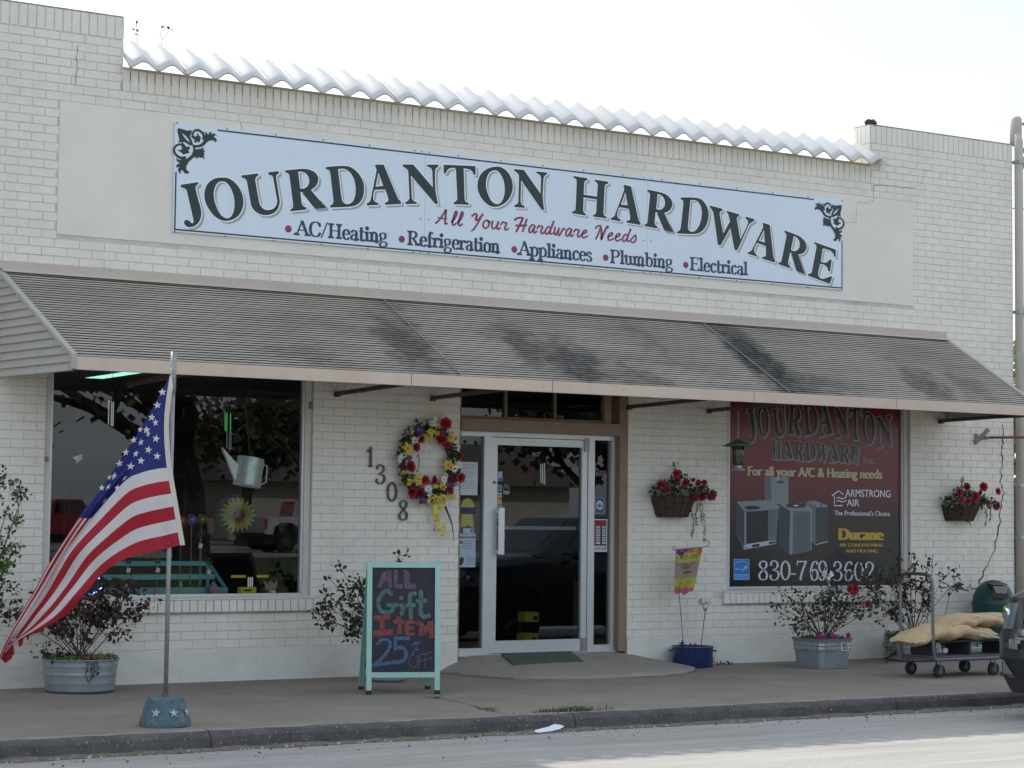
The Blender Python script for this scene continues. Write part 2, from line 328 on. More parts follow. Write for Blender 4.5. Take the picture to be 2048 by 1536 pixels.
# apron ramp before the door
b=MB(); front=[(9.60,-.02),(9.72,-.35),(9.85,-.72),(10.1,-.98),(10.5,-1.12),(11.0,-1.15),(11.5,-1.08),(11.9,-.9),(12.2,-.62),(12.32,-.3),(12.3,-.02)]
front=spline(front,4); V=[];F=[]; n=len(front)
back=[(9.80+(11.79-9.80)*i/(n-1),.11) for i in range(n)]
for i in range(n):
    f_=front[i]; k_=back[i]; e_=R.uniform(-.004,.004)
    V+=[(f_[0],f_[1],-.01),(f_[0],f_[1],.022+e_),(f_[0]*.93+k_[0]*.07,f_[1]*.93+k_[1]*.07,.034+e_),(f_[0]*.5+k_[0]*.5,f_[1]*.5+k_[1]*.5,.095),(f_[0]*.12+k_[0]*.88,f_[1]*.12+k_[1]*.88,.158),(k_[0],k_[1],.16)]
for i in range(n-1):
    for j in range(5): F.append((6*i+j,6*(i+1)+j,6*(i+1)+j+1,6*i+j+1))
b.add(V,F); structure(b.build('entrance_ramp',apron,smooth=True))
structure(crackline('ramp_edge_joint',[(9.60,-.05),(9.84,-.74),(10.1,-1.0),(10.5,-1.14),(11.0,-1.17),(11.5,-1.1),(11.9,-.92),(12.2,-.64)],.016,lambda u,v:(u,v,.004)))
# ------------------------------------------------------------------ the store
store=thing('hardware_store',(10.8,.2,0),'long single-storey painted white brick shopfront with stepped parapet','building')
X0,X1=4.42,17.235; CH=.07657; BW=.2286; Z0=.298; LOW=5.275; HIGH=5.275+6*CH
LX,RX=6.275,15.05
def hole(x0,x1,z0,z1):
    for a,b_,c,d in ((5.655,8.22,.735,3.0),(5.56,8.31,.62,.737),(13.05,15.63,.735,3.0),(13.0,15.68,.62,.737),(9.80,11.79,0,2.95),(5.71,15.68,3.94,5.12)):
        if x1>a+.01 and x0<b_-.01 and z1>c+.01 and z0<d-.01: return (a,b_)
    return None
# backing wall (mortar face) around the openings
b=MB()
def bk(x0,x1,z0,z1): b.box(x0,x1,0,.28,z0,z1)
bk(X0,5.655,0,3.0); bk(5.655,8.22,0,.74); bk(8.22,9.80,0,3.0); bk(11.79,13.05,0,3.0); bk(13.05,15.63,0,.74); bk(15.63,X1,0,3.0)
bk(X0,X1,3.001,LOW+.10); bk(X0,LX,LOW+.101,5.94); bk(RX,X1,LOW+.101,5.94)
b.build('wall_core',mortar,store)
b=MB(); b.box(X0,X1,.5,14,2.9,3.05); b.box(X0,X0+.2,.29,14,-.1,5.2); b.box(X1-.2,X1,.29,14,-.1,5.2); b.box(X0,X1,13.9,14.1,-.1,5.2); b.box(X0+.2,X1-.2,.29,13.9,4.8,4.9)
b.build('rear_walls_and_roof',plinthm,store)
def brickbox(b,x0,x1,z0,z1,y=-.0045,t=.012,bev=.003):
    y+=R.uniform(-.0012,.0012)
    b.add([(x0,.003,z0),(x1,.003,z0),(x1,.003,z1),(x0,.003,z1),(x0+bev,y,z0+bev),(x1-bev,y,z0+bev),(x1-bev,y,z1-bev),(x0+bev,y,z1-bev)],
          [(4,5,6,7),(0,1,5,4),(1,2,6,5),(2,3,7,6),(3,0,4,7)])
G=.0022; GXX=.0012
bricks=[]
nc=int(round((HIGH-Z0)/CH))
for c in range(nc):
    z0=Z0+c*CH; z1=z0+CH
    x=X1-(BW if c%2 else BW/2); edges=[X1]
    while x>X0: edges.append(x); x-=BW
    edges.append(X0); edges=edges[::-1]
    for i in range(len(edges)-1):
        x0,x1=edges[i],edges[i+1]
        if z0>LOW-.01 and x1>LX and x0<RX:
            if x0<LX-.03: x1=LX
            elif x1>RX+.03: x0=RX
            else: continue
        hs=hole(x0,x1,z0,z1)
        if hs:
            if x0<hs[0]-.02: x1=hs[0]
            elif x1>hs[1]+.02: x0=hs[1]
            else: continue
            if hole(x0,x1,z0,z1): continue
        if x1-x0>.02: bricks.append((x0+GXX+R.uniform(0,.001),x1-GXX-R.uniform(0,.001),z0+G,z1-G))
# nearest bricks are parts of their own, the rest one joined part
def camdist(q): return (Vector(((q[0]+q[1])/2,0,(q[2]+q[3])/2))-cam.location).length
vis=[q for q in bricks if q[0]>5.16]; vis.sort(key=camdist); near=set(vis[:298])
base=MB(); brickbox(base,-.5,.5,-.5,.5,bev=0)
bm_=MB(); hw,hh,bv=.11,.0345,.003
bm_.add([(-hw,.003,-hh),(hw,.003,-hh),(hw,.003,hh),(-hw,.003,hh),(-hw+bv,-.0045,-hh+bv),(hw-bv,-.0045,-hh+bv),(hw-bv,-.0045,hh-bv),(-hw+bv,-.0045,hh-bv)],[(4,5,6,7),(0,1,5,4),(1,2,6,5),(2,3,7,6),(3,0,4,7)])
bmesh_=bpy.data.meshes.new('brick'); bmesh_.from_pydata(bm_.v,[],bm_.f); bmesh_.materials.append(paint)
rest=MB()
for q in bricks:
    if q in near:
        inst(bmesh_,'brick',store,((q[0]+q[1])/2,R.uniform(-.0012,.0012),(q[2]+q[3])/2),(0,R.gauss(0,.003),0),((q[1]-q[0])/.22,1,(q[3]-q[2])/.069))
    else: brickbox(rest,*q)
rest.build('brick_courses',paint,store,kind='stuff')
# soldier courses along the parapets
sol=MB(); sol.add([(-.5,.003,-.5),(.5,.003,-.5),(.5,.003,.5),(-.5,.003,.5),(-.45,-.006,-.48),(.45,-.006,-.48),(.45,-.006,.48),(-.45,-.006,.48)],[(4,5,6,7),(0,1,5,4),(1,2,6,5),(2,3,7,6),(3,0,4,7)])
solme=bpy.data.meshes.new('soldier_brick'); solme.from_pydata(sol.v,[],sol.f); solme.materials.append(paint)
def soldiers(x0,x1,z0,z1,y=0,name='soldier_brick',pitch=.0775,dy=1):
    n=int(round((x1-x0)/pitch)); p=(x1-x0)/n
    for i in range(n): inst(solme,name,store,(x0+(i+.5)*p,y+R.uniform(-.0015,.0015),(z0+z1)/2),(0,R.gauss(0,.004),0),(p-.006,dy,z1-z0-.006))
soldiers(LX,RX,LOW,LOW+.2); soldiers(5.0,LX,HIGH,5.94); soldiers(RX,X1,HIGH,5.94)
# parapet tops and returns
pcm=mat('parapet_cap_grime',(.30,.29,.27),.95,nz=(10,.3),dirt=(6,(.05,.05,.047),.8))
for xa,xb in ((X0,LX),(RX,X1)): b=MB(); b.box(xa,xb,-.005,.28,5.941,5.950); b.build('parapet_cap',pcm,store)
b=MB()
for (xx,sg) in ((LX,1),(RX,-1)):
    for c in range(7):
        z0=LOW+c*CH+.004; z1=z0+CH-.008
        if z1>HIGH: break
        for y0,y1 in (((.0,.13),(.14,.275)) if c%2 else ((.0,.06),(.07,.20),(.21,.275))): b.box(min(xx,xx+sg*.008),max(xx,xx+sg*.008),y0,y1,z0,z1)
    for k in range(4): b.box(min(xx,xx+sg*.008),max(xx,xx+sg*.008),.003+k*.069,.066+k*.069,HIGH+.003,5.938)
b.build('parapet_return_bricks',paint,store,kind='stuff')
# smooth render panels and plinth
b=MB(); b.box(5.71,15.68,-.0075,.003,3.94,5.12); b.build('rendered_panel',render_,store)
b=MB()
def pl(x0,x1):
    n=max(2,int((x1-x0)/.3)); V=[];F=[]
    for i in range(n+1):
        x=x0+(x1-x0)*i/n; V+=[(x,-.018+R.uniform(-.002,.002),-.02),(x,-.016+R.uniform(-.003,.003),.15),(x,-.012,.292),(x,.003,.298)]
    for i in range(n):
        for j in range(3): F.append((4*i+j,4*(i+1)+j,4*(i+1)+j+1,4*i+j+1))
    b.add(V,F)
pl(X0,9.80); pl(11.79,X1); b.build('plinth',plinthm,store)
# rowlock sills
for a,c in ((5.56,8.31),(13.0,15.68)):
    n=int((c-a)/.0745); p=(c-a)/n
    for i in range(n):
        inst(solme,'sill_brick',store,(a+(i+.5)*p,-.028+R.uniform(-.002,.002),.68),(0,R.gauss(0,.006),0),(p-.003,3.2,.108))
    b=MB(); b.box(a+.002,c-.002,-.029,.003,.624,.733); b.build('sill_core',mortar,store)
    b=MB(); V=[(a+.02,-.035,.737),(c-.02,-.035,.737),(c-.02,-.035,.748),(a+.02,-.035,.748),(a+.095,.10,.775),(c-.09,.10,.775)]; b.add(V,[(0,1,2,3),(3,2,5,4),(0,3,4),(1,5,2)]); b.build('sill_slope',plinthm,store)
# cracks in the brickwork
cr=[('wall_crack',[(5.855,5.63),(5.845,5.50),(5.86,5.43),(5.837,5.27)],.004),
('wall_crack',[(15.08,5.262),(15.70,5.288),(15.82,5.36),(15.828,5.50),(15.95,5.51)],.003),
('wall_crack',[(15.09,5.26),(15.09,5.09),(15.0,5.05),(14.84,5.043),(14.835,4.82),(14.667,4.798)],.0035),
('wall_crack',[(17.05,2.66),(17.05,2.42),(17.03,2.35),(17.05,2.2),(17.02,2.0),(17.07,1.86),(17.02,1.70),(17.0,1.45),(16.93,1.2),(16.82,1.03),(16.75,.93),(16.68,.80)],.014),
('wall_crack',[(16.78,.73),(16.55,.735),(16.53,.80),(16.5,.73),(16.28,.735)],.012),
('wall_crack',[(7.42,5.12),(7.45,5.0),(7.44,4.93)],.005)]
for nme,pts,wd in cr: crackline(nme,pts,wd,wall(-.0088),store)
# ------------------------------------------------------------------ windows
def bar(parent,name,x0,x1,y0,y1,z0,z1,m): b=MB(); b.box(x0,x1,y0,y1,z0,z1); return b.build(name,m,parent)
def pane(parent,x0,x1,z0,z1,y,m,name='pane'):
    b=MB(); b.add([(x0,y,z0),(x1,y,z0),(x1,y,z1),(x0,y,z1)],[(0,1,2,3)]); return b.build(name,m,parent)
def shopwindow(x0,x1,gx0,gx1,gl):
    b=MB()
    b.box(x0,gx0-.022,.03,.12,.75,2.98); b.box(gx1+.022,x1,.03,.12,.75,2.98); b.box(gx0-.02,gx1+.02,.03,.12,2.90,2.98)
    f=b.build('window_frame',winfr,store)
    b=MB(); b.box(gx0-.021,gx0,.045,.10,.78,2.9); b.box(gx1,gx1+.021,.045,.10,.78,2.9); b.box(gx0-.021,gx1+.021,.045,.10,.752,.785); b.build('glazing_bead',alum,f)
    if gl: pane(f,gx0,gx1,.785,2.9,.075,glass)
    return f
shopwindow(5.657,8.218,5.735,8.135,True)
f2=shopwindow(13.052,15.628,13.135,15.552,False)
bar(f2,'bottom_rail',13.115,15.572,.03,.044,.775,.80,alum)
for q in ((8.19,8.215,.0,.029,2.5,2.56),(5.66,5.69,.0,.029,1.95,1.99)): b=MB(); b.box(*q); b.build('shutter_hinge',mat('hinge',(.25,.16,.13),.7),store)
for x in (6.3,6.75,7.2,7.62,7.9): bar(store,'glazing_clip',x,x+.03,.035,.044,.762,.775,winfr)
# door opening
dj=thing('tmp',(0,0,0),None,None); bpy.data.objects.remove(dj)
b=MB(); b.box(9.801,9.818,.0,.2,.16,2.94); b.box(11.69,11.789,.0,.06,.16,2.94); b.box(11.685,11.73,.061,.2,.16,2.94); b.box(9.819,11.689,-.012,.14,2.352,2.47)
tf=b.build('door_surround',brown,store)
b=MB(); b.box(9.819,11.52,.05,.12,2.471,2.50); b.box(9.819,11.52,.05,.12,2.90,2.94); b.box(11.521,11.60,.03,.12,2.471,2.94); b.box(10.35,10.368,.05,.12,2.501,2.9); b.box(10.93,10.948,.05,.12,2.501,2.9)
b.build('transom_frame',brown,tf); b=MB(); b.box(11.601,11.684,.05,.12,2.471,2.94); b.build('transom_trim',dbrown,tf)
pane(tf,9.82,11.52,2.5,2.9,.085,dglass,'transom_pane')
DY0,DY1=.09,.15
b=MB(); b.box(9.82,11.684,DY0-.01,DY1+.01,2.302,2.35); b.box(9.82,9.862,DY0-.01,DY1,.165,2.301); b.box(10.13,10.212,DY0-.01,DY1,.165,2.301); b.box(11.36,11.438,DY0-.01,DY1,.165,2.301); b.box(11.642,11.684,DY0-.01,DY1,.165,2.301)
b.box(9.863,10.129,DY0-.01,DY1,.165,.225); b.box(11.439,11.641,DY0-.01,DY1,.165,.225); b.build('shopfront_frame',alum,store)
for a,c in ((9.862,10.13),(11.438,11.642)): pane(store,a,c,.225,2.302,.118,glass,'sidelight_pane')
b=MB(); b.box(10.218,10.288,DY0,DY1-.01,.17,2.295); b.box(11.288,11.354,DY0,DY1-.01,.17,2.295); b.box(10.289,11.287,DY0,DY1-.01,.17,.29); b.box(10.289,11.287,DY0,DY1-.01,2.222,2.295)
door=b.build('door',alum,store); door['label']='silver aluminium framed glass door'
pane(door,10.288,11.288,.29,2.222,.118,dglass,'door_pane')
bar(door,'push_bar',10.36,11.28,.17,.20,1.385,1.42,alum)
b=MB(); b.box(10.27,10.335,.02,.035,1.14,1.60); b.box(10.275,10.33,.035,.089,1.15,1.18); b.box(10.275,10.33,.035,.089,1.55,1.58); b.box(10.345,10.352,.112,.116,1.14,1.60); b.build('door_handle',mat('bright_aluminium',(.72,.73,.74),.28,metal=.5),door)
b=MB(); b.tube([(10.252,.088,1.85),(10.252,.08,1.85)],.017,12); b.build('door_lock',mat('lock',(.15,.15,.15),.4,metal=.8),door)
for q in ((11.31,11.37,.075,.089,2.18,2.32),(11.29,11.36,.07,.089,.10,.30)): b=MB(); b.box(*q); b.build('door_hinge',steelp,door)
# threshold
bar(store,'threshold',9.82,11.684,.04,.2,.15,.1645,alum)
# rooms behind the glass
def roombox(x0,x1,y0,y1,z0,z1,name):
    b=MB(); b.add([(x0,y0,z0),(x1,y0,z0),(x1,y1,z0),(x0,y1,z0),(x0,y0,z1),(x1,y0,z1),(x1,y1,z1),(x0,y1,z1)],[(0,1,2,3),(7,6,5,4),(2,6,7,3),(1,5,6,2),(0,3,7,4)]); b.m[0]=1
    return b.build(name,[room,roomf],store)
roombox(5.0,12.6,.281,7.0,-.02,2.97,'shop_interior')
b=MB(); b.box(5.66,8.21,.13,.9,.62,.735); b.build('display_ledge',mat('ledge',(.06,.06,.055),.7),store)
GL={
'J':([(68,432),(237,473),(239,454),(221,441),(213,422),(215,403),(242,312),(271,221),(274,181),(264,129),(240,91),(205,64),(159,52),(127,61),(109,81),(109,101),(119,114),(140,119),(160,109),(180,92),(192,92),(198,104),(195,134),(131,369),(121,391),(102,406),(73,406)],[]),
'O':([(485,538),(532,536),(583,513),(627,476),(661,425),(681,372),(686,312),(672,256),(644,206),(601,169),(547,145),(497,139),(446,150),(395,181),(351,228),(318,279),(300,337),(301,398),(321,454),(356,494),(402,522),(445,533)],[(464,501),(428,484),(404,448),(392,400),(393,346),(407,293),(430,241),(460,197),(493,173),(525,165),(554,175),(575,200),(589,235),(597,283),(594,344),(580,397),(559,442),(533,477),(500,501)]),
'U':([(658,574),(826,610),(830,591),(808,574),(801,554),(804,520),(846,333),(858,313),(881,288),(910,277),(944,279),(984,294),(1012,324),(1024,363),(1019,396),(978,585),(969,601),(952,606),(933,604),(929,631),(1034,652),(1037,630),(1016,616),(1009,598),(1012,574),(1047,399),(1050,351),(1036,302),(1000,261),(948,234),(897,227),(845,234),(800,257),(770,292),(758,325),(718,512),(710,535),(691,550),(666,552)],[]),
'R':([(5214,871),(5301,864),(5403,854),(5469,833),(5516,799),(5533,766),(5536,735),(5517,695),(5484,665),(5440,648),(5435,641),(5509,517),(5528,487),(5545,473),(5541,452),(5439,460),(5425,479),(5354,611),(5342,637),(5330,646),(5321,639),(5311,546),(5315,519),(5331,500),(5348,494),(5343,472),(5179,485),(5183,506),(5206,510),(5215,526),(5220,546),(5247,801),(5245,828),(5236,842),(5215,850)],[(5346,833),(5375,832),(5413,812),(5434,780),(5440,749),(5431,714),(5405,685),(5367,670),(5335,675),(5330,686)]),
'D':([(1515,737),(1619,757),(1719,769),(1781,763),(1836,733),(1883,689),(1916,632),(1926,577),(1922,513),(1899,455),(1857,412),(1803,390),(1718,375),(1572,357),(1570,377),(1595,392),(1603,414),(1601,442),(1568,669),(1560,703),(1542,715),(1518,716)],[(1646,732),(1696,740),(1735,734),(1774,710),(1806,671),(1826,623),(1835,568),(1834,512),(1821,462),(1799,428),(1764,407),(1729,408),(1706,423),(1694,443),(1677,532)]),
'A':([(2042,814),(2131,823),(2284,525),(2297,505),(2325,483),(2324,459),(2153,435),(2151,456),(2178,466),(2190,488),(2181,516),(2157,574),(2148,583),(2042,570),(2033,559),(2024,501),(2028,473),(2048,454),(2078,448),(2079,427),(1957,411),(1957,432),(1974,440),(1993,463),(2000,485),(2051,737),(2053,772),(2042,792)],[(2075,741),(2130,617),(2049,602)]),
'N':([(2337,845),(2453,856),(2673,654),(2664,811),(2654,835),(2629,847),(2605,850),(2605,870),(2731,883),(2731,861),(2711,848),(2701,833),(2697,807),(2702,628),(2733,494),(2702,493),(2429,745),(2442,554),(2449,519),(2465,499),(2497,495),(2498,475),(2373,462),(2373,482),(2397,493),(2413,516),(2415,544),(2400,771),(2388,798),(2364,816),(2339,822)],[]),
'T':([(2788,888),(3150,910),(3153,823),(3129,822),(3119,845),(3094,865),(3060,872),(3015,875),(3017,861),(3031,586),(3036,558),(3053,541),(3078,538),(3079,518),(2909,510),(2908,530),(2929,537),(2942,555),(2947,586),(2928,852),(2916,865),(2911,870),(2870,861),(2842,847),(2826,827),(2815,805),(2793,802)],[]),
'H':([(4299,924),(4473,916),(4469,895),(4444,887),(4433,869),(4431,846),(4427,744),(4588,739),(4596,847),(4592,873),(4578,887),(4558,892),(4560,911),(4727,906),(4724,884),(4695,875),(4685,859),(4682,832),(4671,582),(4676,556),(4694,545),(4714,540),(4710,523),(4541,529),(4544,548),(4563,554),(4577,570),(4581,597),(4586,709),(4426,714),(4422,590),(4428,568),(4438,555),(4454,552),(4453,531),(4285,541),(4285,559),(4309,564),(4323,578),(4329,597),(4339,860),(4332,889),(4319,902),(4300,905)],[]),
'W':([(6022,776),(6191,755),(6187,733),(6160,721),(6152,707),(6155,680),(6202,492),(6289,628),(6272,682),(6262,709),(6247,719),(6247,740),(6414,716),(6412,694),(6389,686),(6382,668),(6385,644),(6430,451),(6435,452),(6527,617),(6534,641),(6522,664),(6497,676),(6500,699),(6618,682),(6613,656),(6589,648),(6562,628),(6532,594),(6391,326),(6352,329),(6294,557),(6167,360),(6130,365),(6073,680),(6058,718),(6039,744),(6022,754)],[]),
'E':([(7445,501),(7752,440),(7747,355),(7723,363),(7715,389),(7689,411),(7647,428),(7575,439),(7562,430),(7539,291),(7585,284),(7627,293),(7663,324),(7692,325),(7669,191),(7639,197),(7635,225),(7606,251),(7575,261),(7528,266),(7498,159),(7508,127),(7544,105),(7586,108),(7658,134),(7702,142),(7667,53),(7357,123),(7359,147),(7390,149),(7410,168),(7418,201),(7473,439),(7476,459),(7461,474),(7442,481)],[]),
}
LET=[('J', [1.0, 0.0, 0.0, 1.0, 0.0, 0.0]), ('O', [1.0, 0.0, 0.0, 1.0, 0.0, 0.0]), ('U', [1.0, 0.0, 0.0, 1.0, 0.0, 0.0]), ('R', [0.9703, 0.2682, -0.2607, 0.9586, -3.7366, -1.5695]), ('D', [1.0, 0.0, 0.0, 1.0, 0.0, 0.0]), ('A', [1.0, 0.0, 0.0, 1.0, 0.0, 0.0]), ('N', [1.0, 0.0, 0.0, 1.0, 0.0, 0.0]), ('T', [1.0, 0.0, 0.0, 1.0, 0.0, 0.0]), ('O', [1.0571, 0.1398, 0.027, 1.0114, 2.8488, 0.3146]), ('N', [0.9714, -0.0885, 0.0805, 0.9907, 1.2587, 0.2954]), ('H', [1.0, 0.0, 0.0, 1.0, 0.0, 0.0]), ('A', [0.9831, -0.1923, 0.1973, 0.9768, 2.7525, 0.4905]), ('R', [1.0, 0.0, 0.0, 1.0, 0.0, 0.0]), ('D', [0.9855, -0.0825, 0.2729, 0.9974, 3.9472, 0.216]), ('W', [1.0, 0.0, 0.0, 1.0, 0.0, 0.0]), ('A', [0.9611, -0.3117, 0.3255, 0.9425, 4.5113, 0.5243]), ('R', [1.0045, -0.1276, 0.1314, 0.9822, 1.6769, 0.4041]), ('E', [1.0, 0.0, 0.0, 1.0, 0.0, 0.0])]
PS=[
('steel2',[(474,1191),(563,1193),(564,952),(475,968)]),
('steel1',[(563,1227),(799,1231),(800,944),(678,931),(564,952)]),
('steel2',[(474,1225),(563,1227),(563,1193),(474,1191)]),
('steel3',[(741,1174),(738,1168),(730,1163),(716,1160),(700,1157),(683,1157),(666,1159),(653,1162),(644,1167),(641,1172),(644,1177),(653,1182),(666,1186),(683,1188),(700,1188),(716,1187),(730,1184),(738,1179)]),
('steel3',[(96,949),(201,853),(203,471),(91,637)]),
('steel1',[(100,952),(528,977),(678,914),(674,889),(529,871),(373,855),(208,851)]),
('dark',[(419,893),(412,886),(393,879),(364,874),(329,870),(291,870),(255,872),(227,877),(208,883),(201,891),(208,899),(226,905),(255,911),(291,914),(328,914),(364,912),(393,907),(412,901)]),
('steel1',[(201,853),(227,848),(229,493),(203,471)]),
('dark',[(227,848),(521,868),(523,541),(229,507)]),
('steel2',[(521,871),(674,889),(633,544),(523,538)]),
('steel2',[(91,631),(108,620),(203,471),(196,449)]),
('steel0',[(196,477),(220,502),(530,540),(633,544),(633,508),(196,446)]),
('dark',[(304,496),(406,509),(409,481),(306,470)]),
('dark',[(533,526),(629,536),(629,514),(534,502)]),
('dark',[(222,466),(220,459),(215,457),(210,459),(208,466),(210,472),(215,474),(220,472)]),
('dark',[(250,470),(248,463),(243,461),(238,463),(236,470),(238,476),(243,478),(248,476)]),
('steel2',[(1045,964),(1067,970),(1184,909),(1181,495),(1134,523),(1046,636)]),
('steel1',[(1067,971),(1177,977),(1357,928),(1353,914),(1188,903)]),
('dark',[(1190,926),(1186,921),(1177,918),(1168,920),(1164,926),(1167,932),(1177,934),(1186,932)]),
('dark',[(1270,934),(1265,928),(1254,926),(1242,928),(1238,934),(1242,939),(1254,942),(1265,940)]),
('steel3',[(1188,903),(1353,914),(1350,535),(1181,498)]),
('steel0',[(1181,505),(1350,540),(1350,530),(1181,495)]),
('steel3',[(678,926),(825,865),(812,393),(658,494)]),
('steel1',[(678,927),(771,941),(966,952),(1053,936),(1133,897),(1129,863),(843,860),(825,865)]),
('dark',[(1053,923),(1048,917),(1033,910),(1010,904),(980,900),(945,897),(908,896),(871,896),(836,898),(806,902),(783,907),(769,913),(764,920),(769,927),(783,933),(806,939),(836,943),(870,946),(908,948),(945,947),(980,945),(1010,941),(1033,936),(1048,930)]),
('steel0',[(944,922),(936,916),(917,912),(892,912),(872,915),(865,921),(872,927),(892,931),(916,931),(936,928)]),
('steel1',[(825,865),(865,857),(859,396),(812,393)]),
('steel2',[(865,857),(1104,863),(1105,433),(859,396)]),
('steel1',[(1104,863),(1133,869),(1123,441),(1105,433)]),
('steel3',[(876,838),(882,838),(882,410),(875,409)]),
('steel3',[(902,838),(909,838),(909,414),(902,413)]),
('steel3',[(929,838),(936,838),(935,417),(929,416)]),
('steel3',[(956,839),(962,839),(962,420),(955,419)]),
('steel3',[(983,839),(989,839),(989,424),(982,423)]),
('steel3',[(1009,839),(1016,839),(1016,427),(1009,426)]),
('steel3',[(1036,839),(1043,840),(1042,431),(1036,429)]),
('steel3',[(1063,840),(1070,840),(1069,434),(1063,433)]),
('steel3',[(1090,840),(1097,840),(1096,437),(1090,436)]),
('eblue',[(62,346),(271,344),(271,124),(62,125)]),
('ewhite',[(62,346),(271,344),(271,340),(62,342)]),
('ewhite',[(62,129),(271,128),(271,124),(62,125)]),
('ewhite',[(62,345),(68,345),(67,125),(62,125)]),
('ewhite',[(266,344),(271,344),(271,124),(266,124)]),
('ewhite',[(67,184),(267,183),(267,177),(67,178)]),
('elight',[(69,177),(265,176),(266,129),(69,131)]),
('ewhite',[(222,288),(230,267),(253,266),(235,253),(241,231),(222,244),(203,232),(209,253),(191,266),(214,267)]),
]
PL=[
('ewhite',0.006,[(260,278),(251,293),(235,305),(215,315),(192,321),(167,323),(142,321),(119,315),(99,306),(83,293),(74,279)]),
('ewhite',0.006,[(79,228),(97,226),(110,239),(97,247),(89,234),(105,230),(128,243),(133,232),(149,242),(157,234),(170,242),(178,230),(170,213),(183,218),(196,242),(201,217)]),
('white',0.014,[(1410,1037),(1507,1092),(1569,1054)]),
('white',0.014,[(1444,1032),(1444,928),(1559,929)]),
('white',0.011,[(1477,1009),(1512,1019),(1548,1005),(1584,1013),(1617,1025)]),
('white',0.011,[(1477,974),(1513,984),(1548,969),(1584,978),(1617,989)]),
('grass',0.009,[(2150,146),(2139,210),(2118,234)]),
('grass',0.012,[(2166,146),(2181,226),(2166,297)]),
('grass',0.01,[(2176,146),(2197,241),(2240,301)]),
('grass',0.009,[(2160,146),(2145,234),(2134,289)]),
('grass',0.008,[(2181,150),(2192,186),(2213,217)]),
]
# ------------------------------------------------------------------ coping tiles (wavy) over the low wall
n=33; x0=LX+.02; pitch=(RX+.16-x0)/n
def tilemesh(seed):
    rr=random.Random(seed); b=MB(); nu=14; nv=6; dep=.42; rise=.29; amp=.034; th=.014
    def pt(u,v,dz):
        x=-pitch/2-.004+(pitch+.008)*u; ph=2*math.pi*(u)
        cz=-math.cos(ph)*amp; y=-.135+dep*v; z=rise*v**.85+cz+dz
        return (x,y,z+ (rr.uniform(-.001,.001)))
    V=[];F=[]
    for dz in (0,-th):
        for j in range(nv+1):
            for i in range(nu+1): V.append(pt(i/nu,j/nv,dz))
    W=nu+1; T=W*(nv+1); K=[]
    for j in range(nv):
        for i in range(nu):
            a=j*W+i; F.append((a,a+1,a+W+1,a+W)); K.append(0); a+=T; F.append((a,a+W,a+W+1,a+1)); K.append(1)
    for i in range(nu): F.append((i,i+T,i+1+T,i+1)); K.append(1); a=nv*W+i; F.append((a,a+1,a+1+T,a+T)); K.append(0)
    for j in range(nv): a=j*W; F.append((a,a+W,a+W+T,a+T)); K.append(1); a+=nu; F.append((a,a+T,a+T+W,a+W)); K.append(1)
    me=bpy.data.meshes.new('coping_tile'); me.from_pydata(V,[],F); me.materials.append(tilem); me.materials.append(tileedge)
    me.polygons.foreach_set('material_index',K); me.polygons.foreach_set('use_smooth',[True]*len(F)); return me
tms=[tilemesh(i) for i in range(3)]
for i in range(n): inst(R.choice(tms),'coping_tile',store,(x0+(i+.5)*pitch,R.uniform(-.008,.008),5.505+R.uniform(-.004,.004)),(0,R.gauss(0,.006),R.gauss(0,.01)))
b=MB(); b.box(LX+.002,RX-.002,.02,.34,5.376,5.50); b.build('coping_bed',mortar,store)
# ------------------------------------------------------------------ text helpers
def text_mesh(s):
    cu=bpy.data.curves.new('txt','FONT'); cu.body=s; cu.resolution_u=4; o=bpy.data.objects.new('txt',cu); C.objects.link(o)
    dg=bpy.context.evaluated_depsgraph_get(); me=bpy.data.meshes.new_from_object(o.evaluated_get(dg))
    V=[tuple(v.co) for v in me.vertices]; F=[tuple(p.vertices) for p in me.polygons]
    bpy.data.objects.remove(o); bpy.data.curves.remove(cu); bpy.data.meshes.remove(me); return V,F
def sans(b,s,u0,u1,v0,cap,fn,bold=0,k=None,slope=0):
    """flat sans lettering: fits u0..u1, cap height cap"""
    V,F=text_mesh(s); xs=[v[0] for v in V]; a,c=min(xs),max(xs); sx=(u1-u0)/(c-a); sy=cap/.73
    for off in ([0] if not bold else [-bold,0,bold]):
        b.add([fn(u0+(v[0]-a)*sx+off,v0+v[1]*sy+slope*(v[0]-a)*sx) for v in V],F,k)
        if off<0: fn0=fn; 
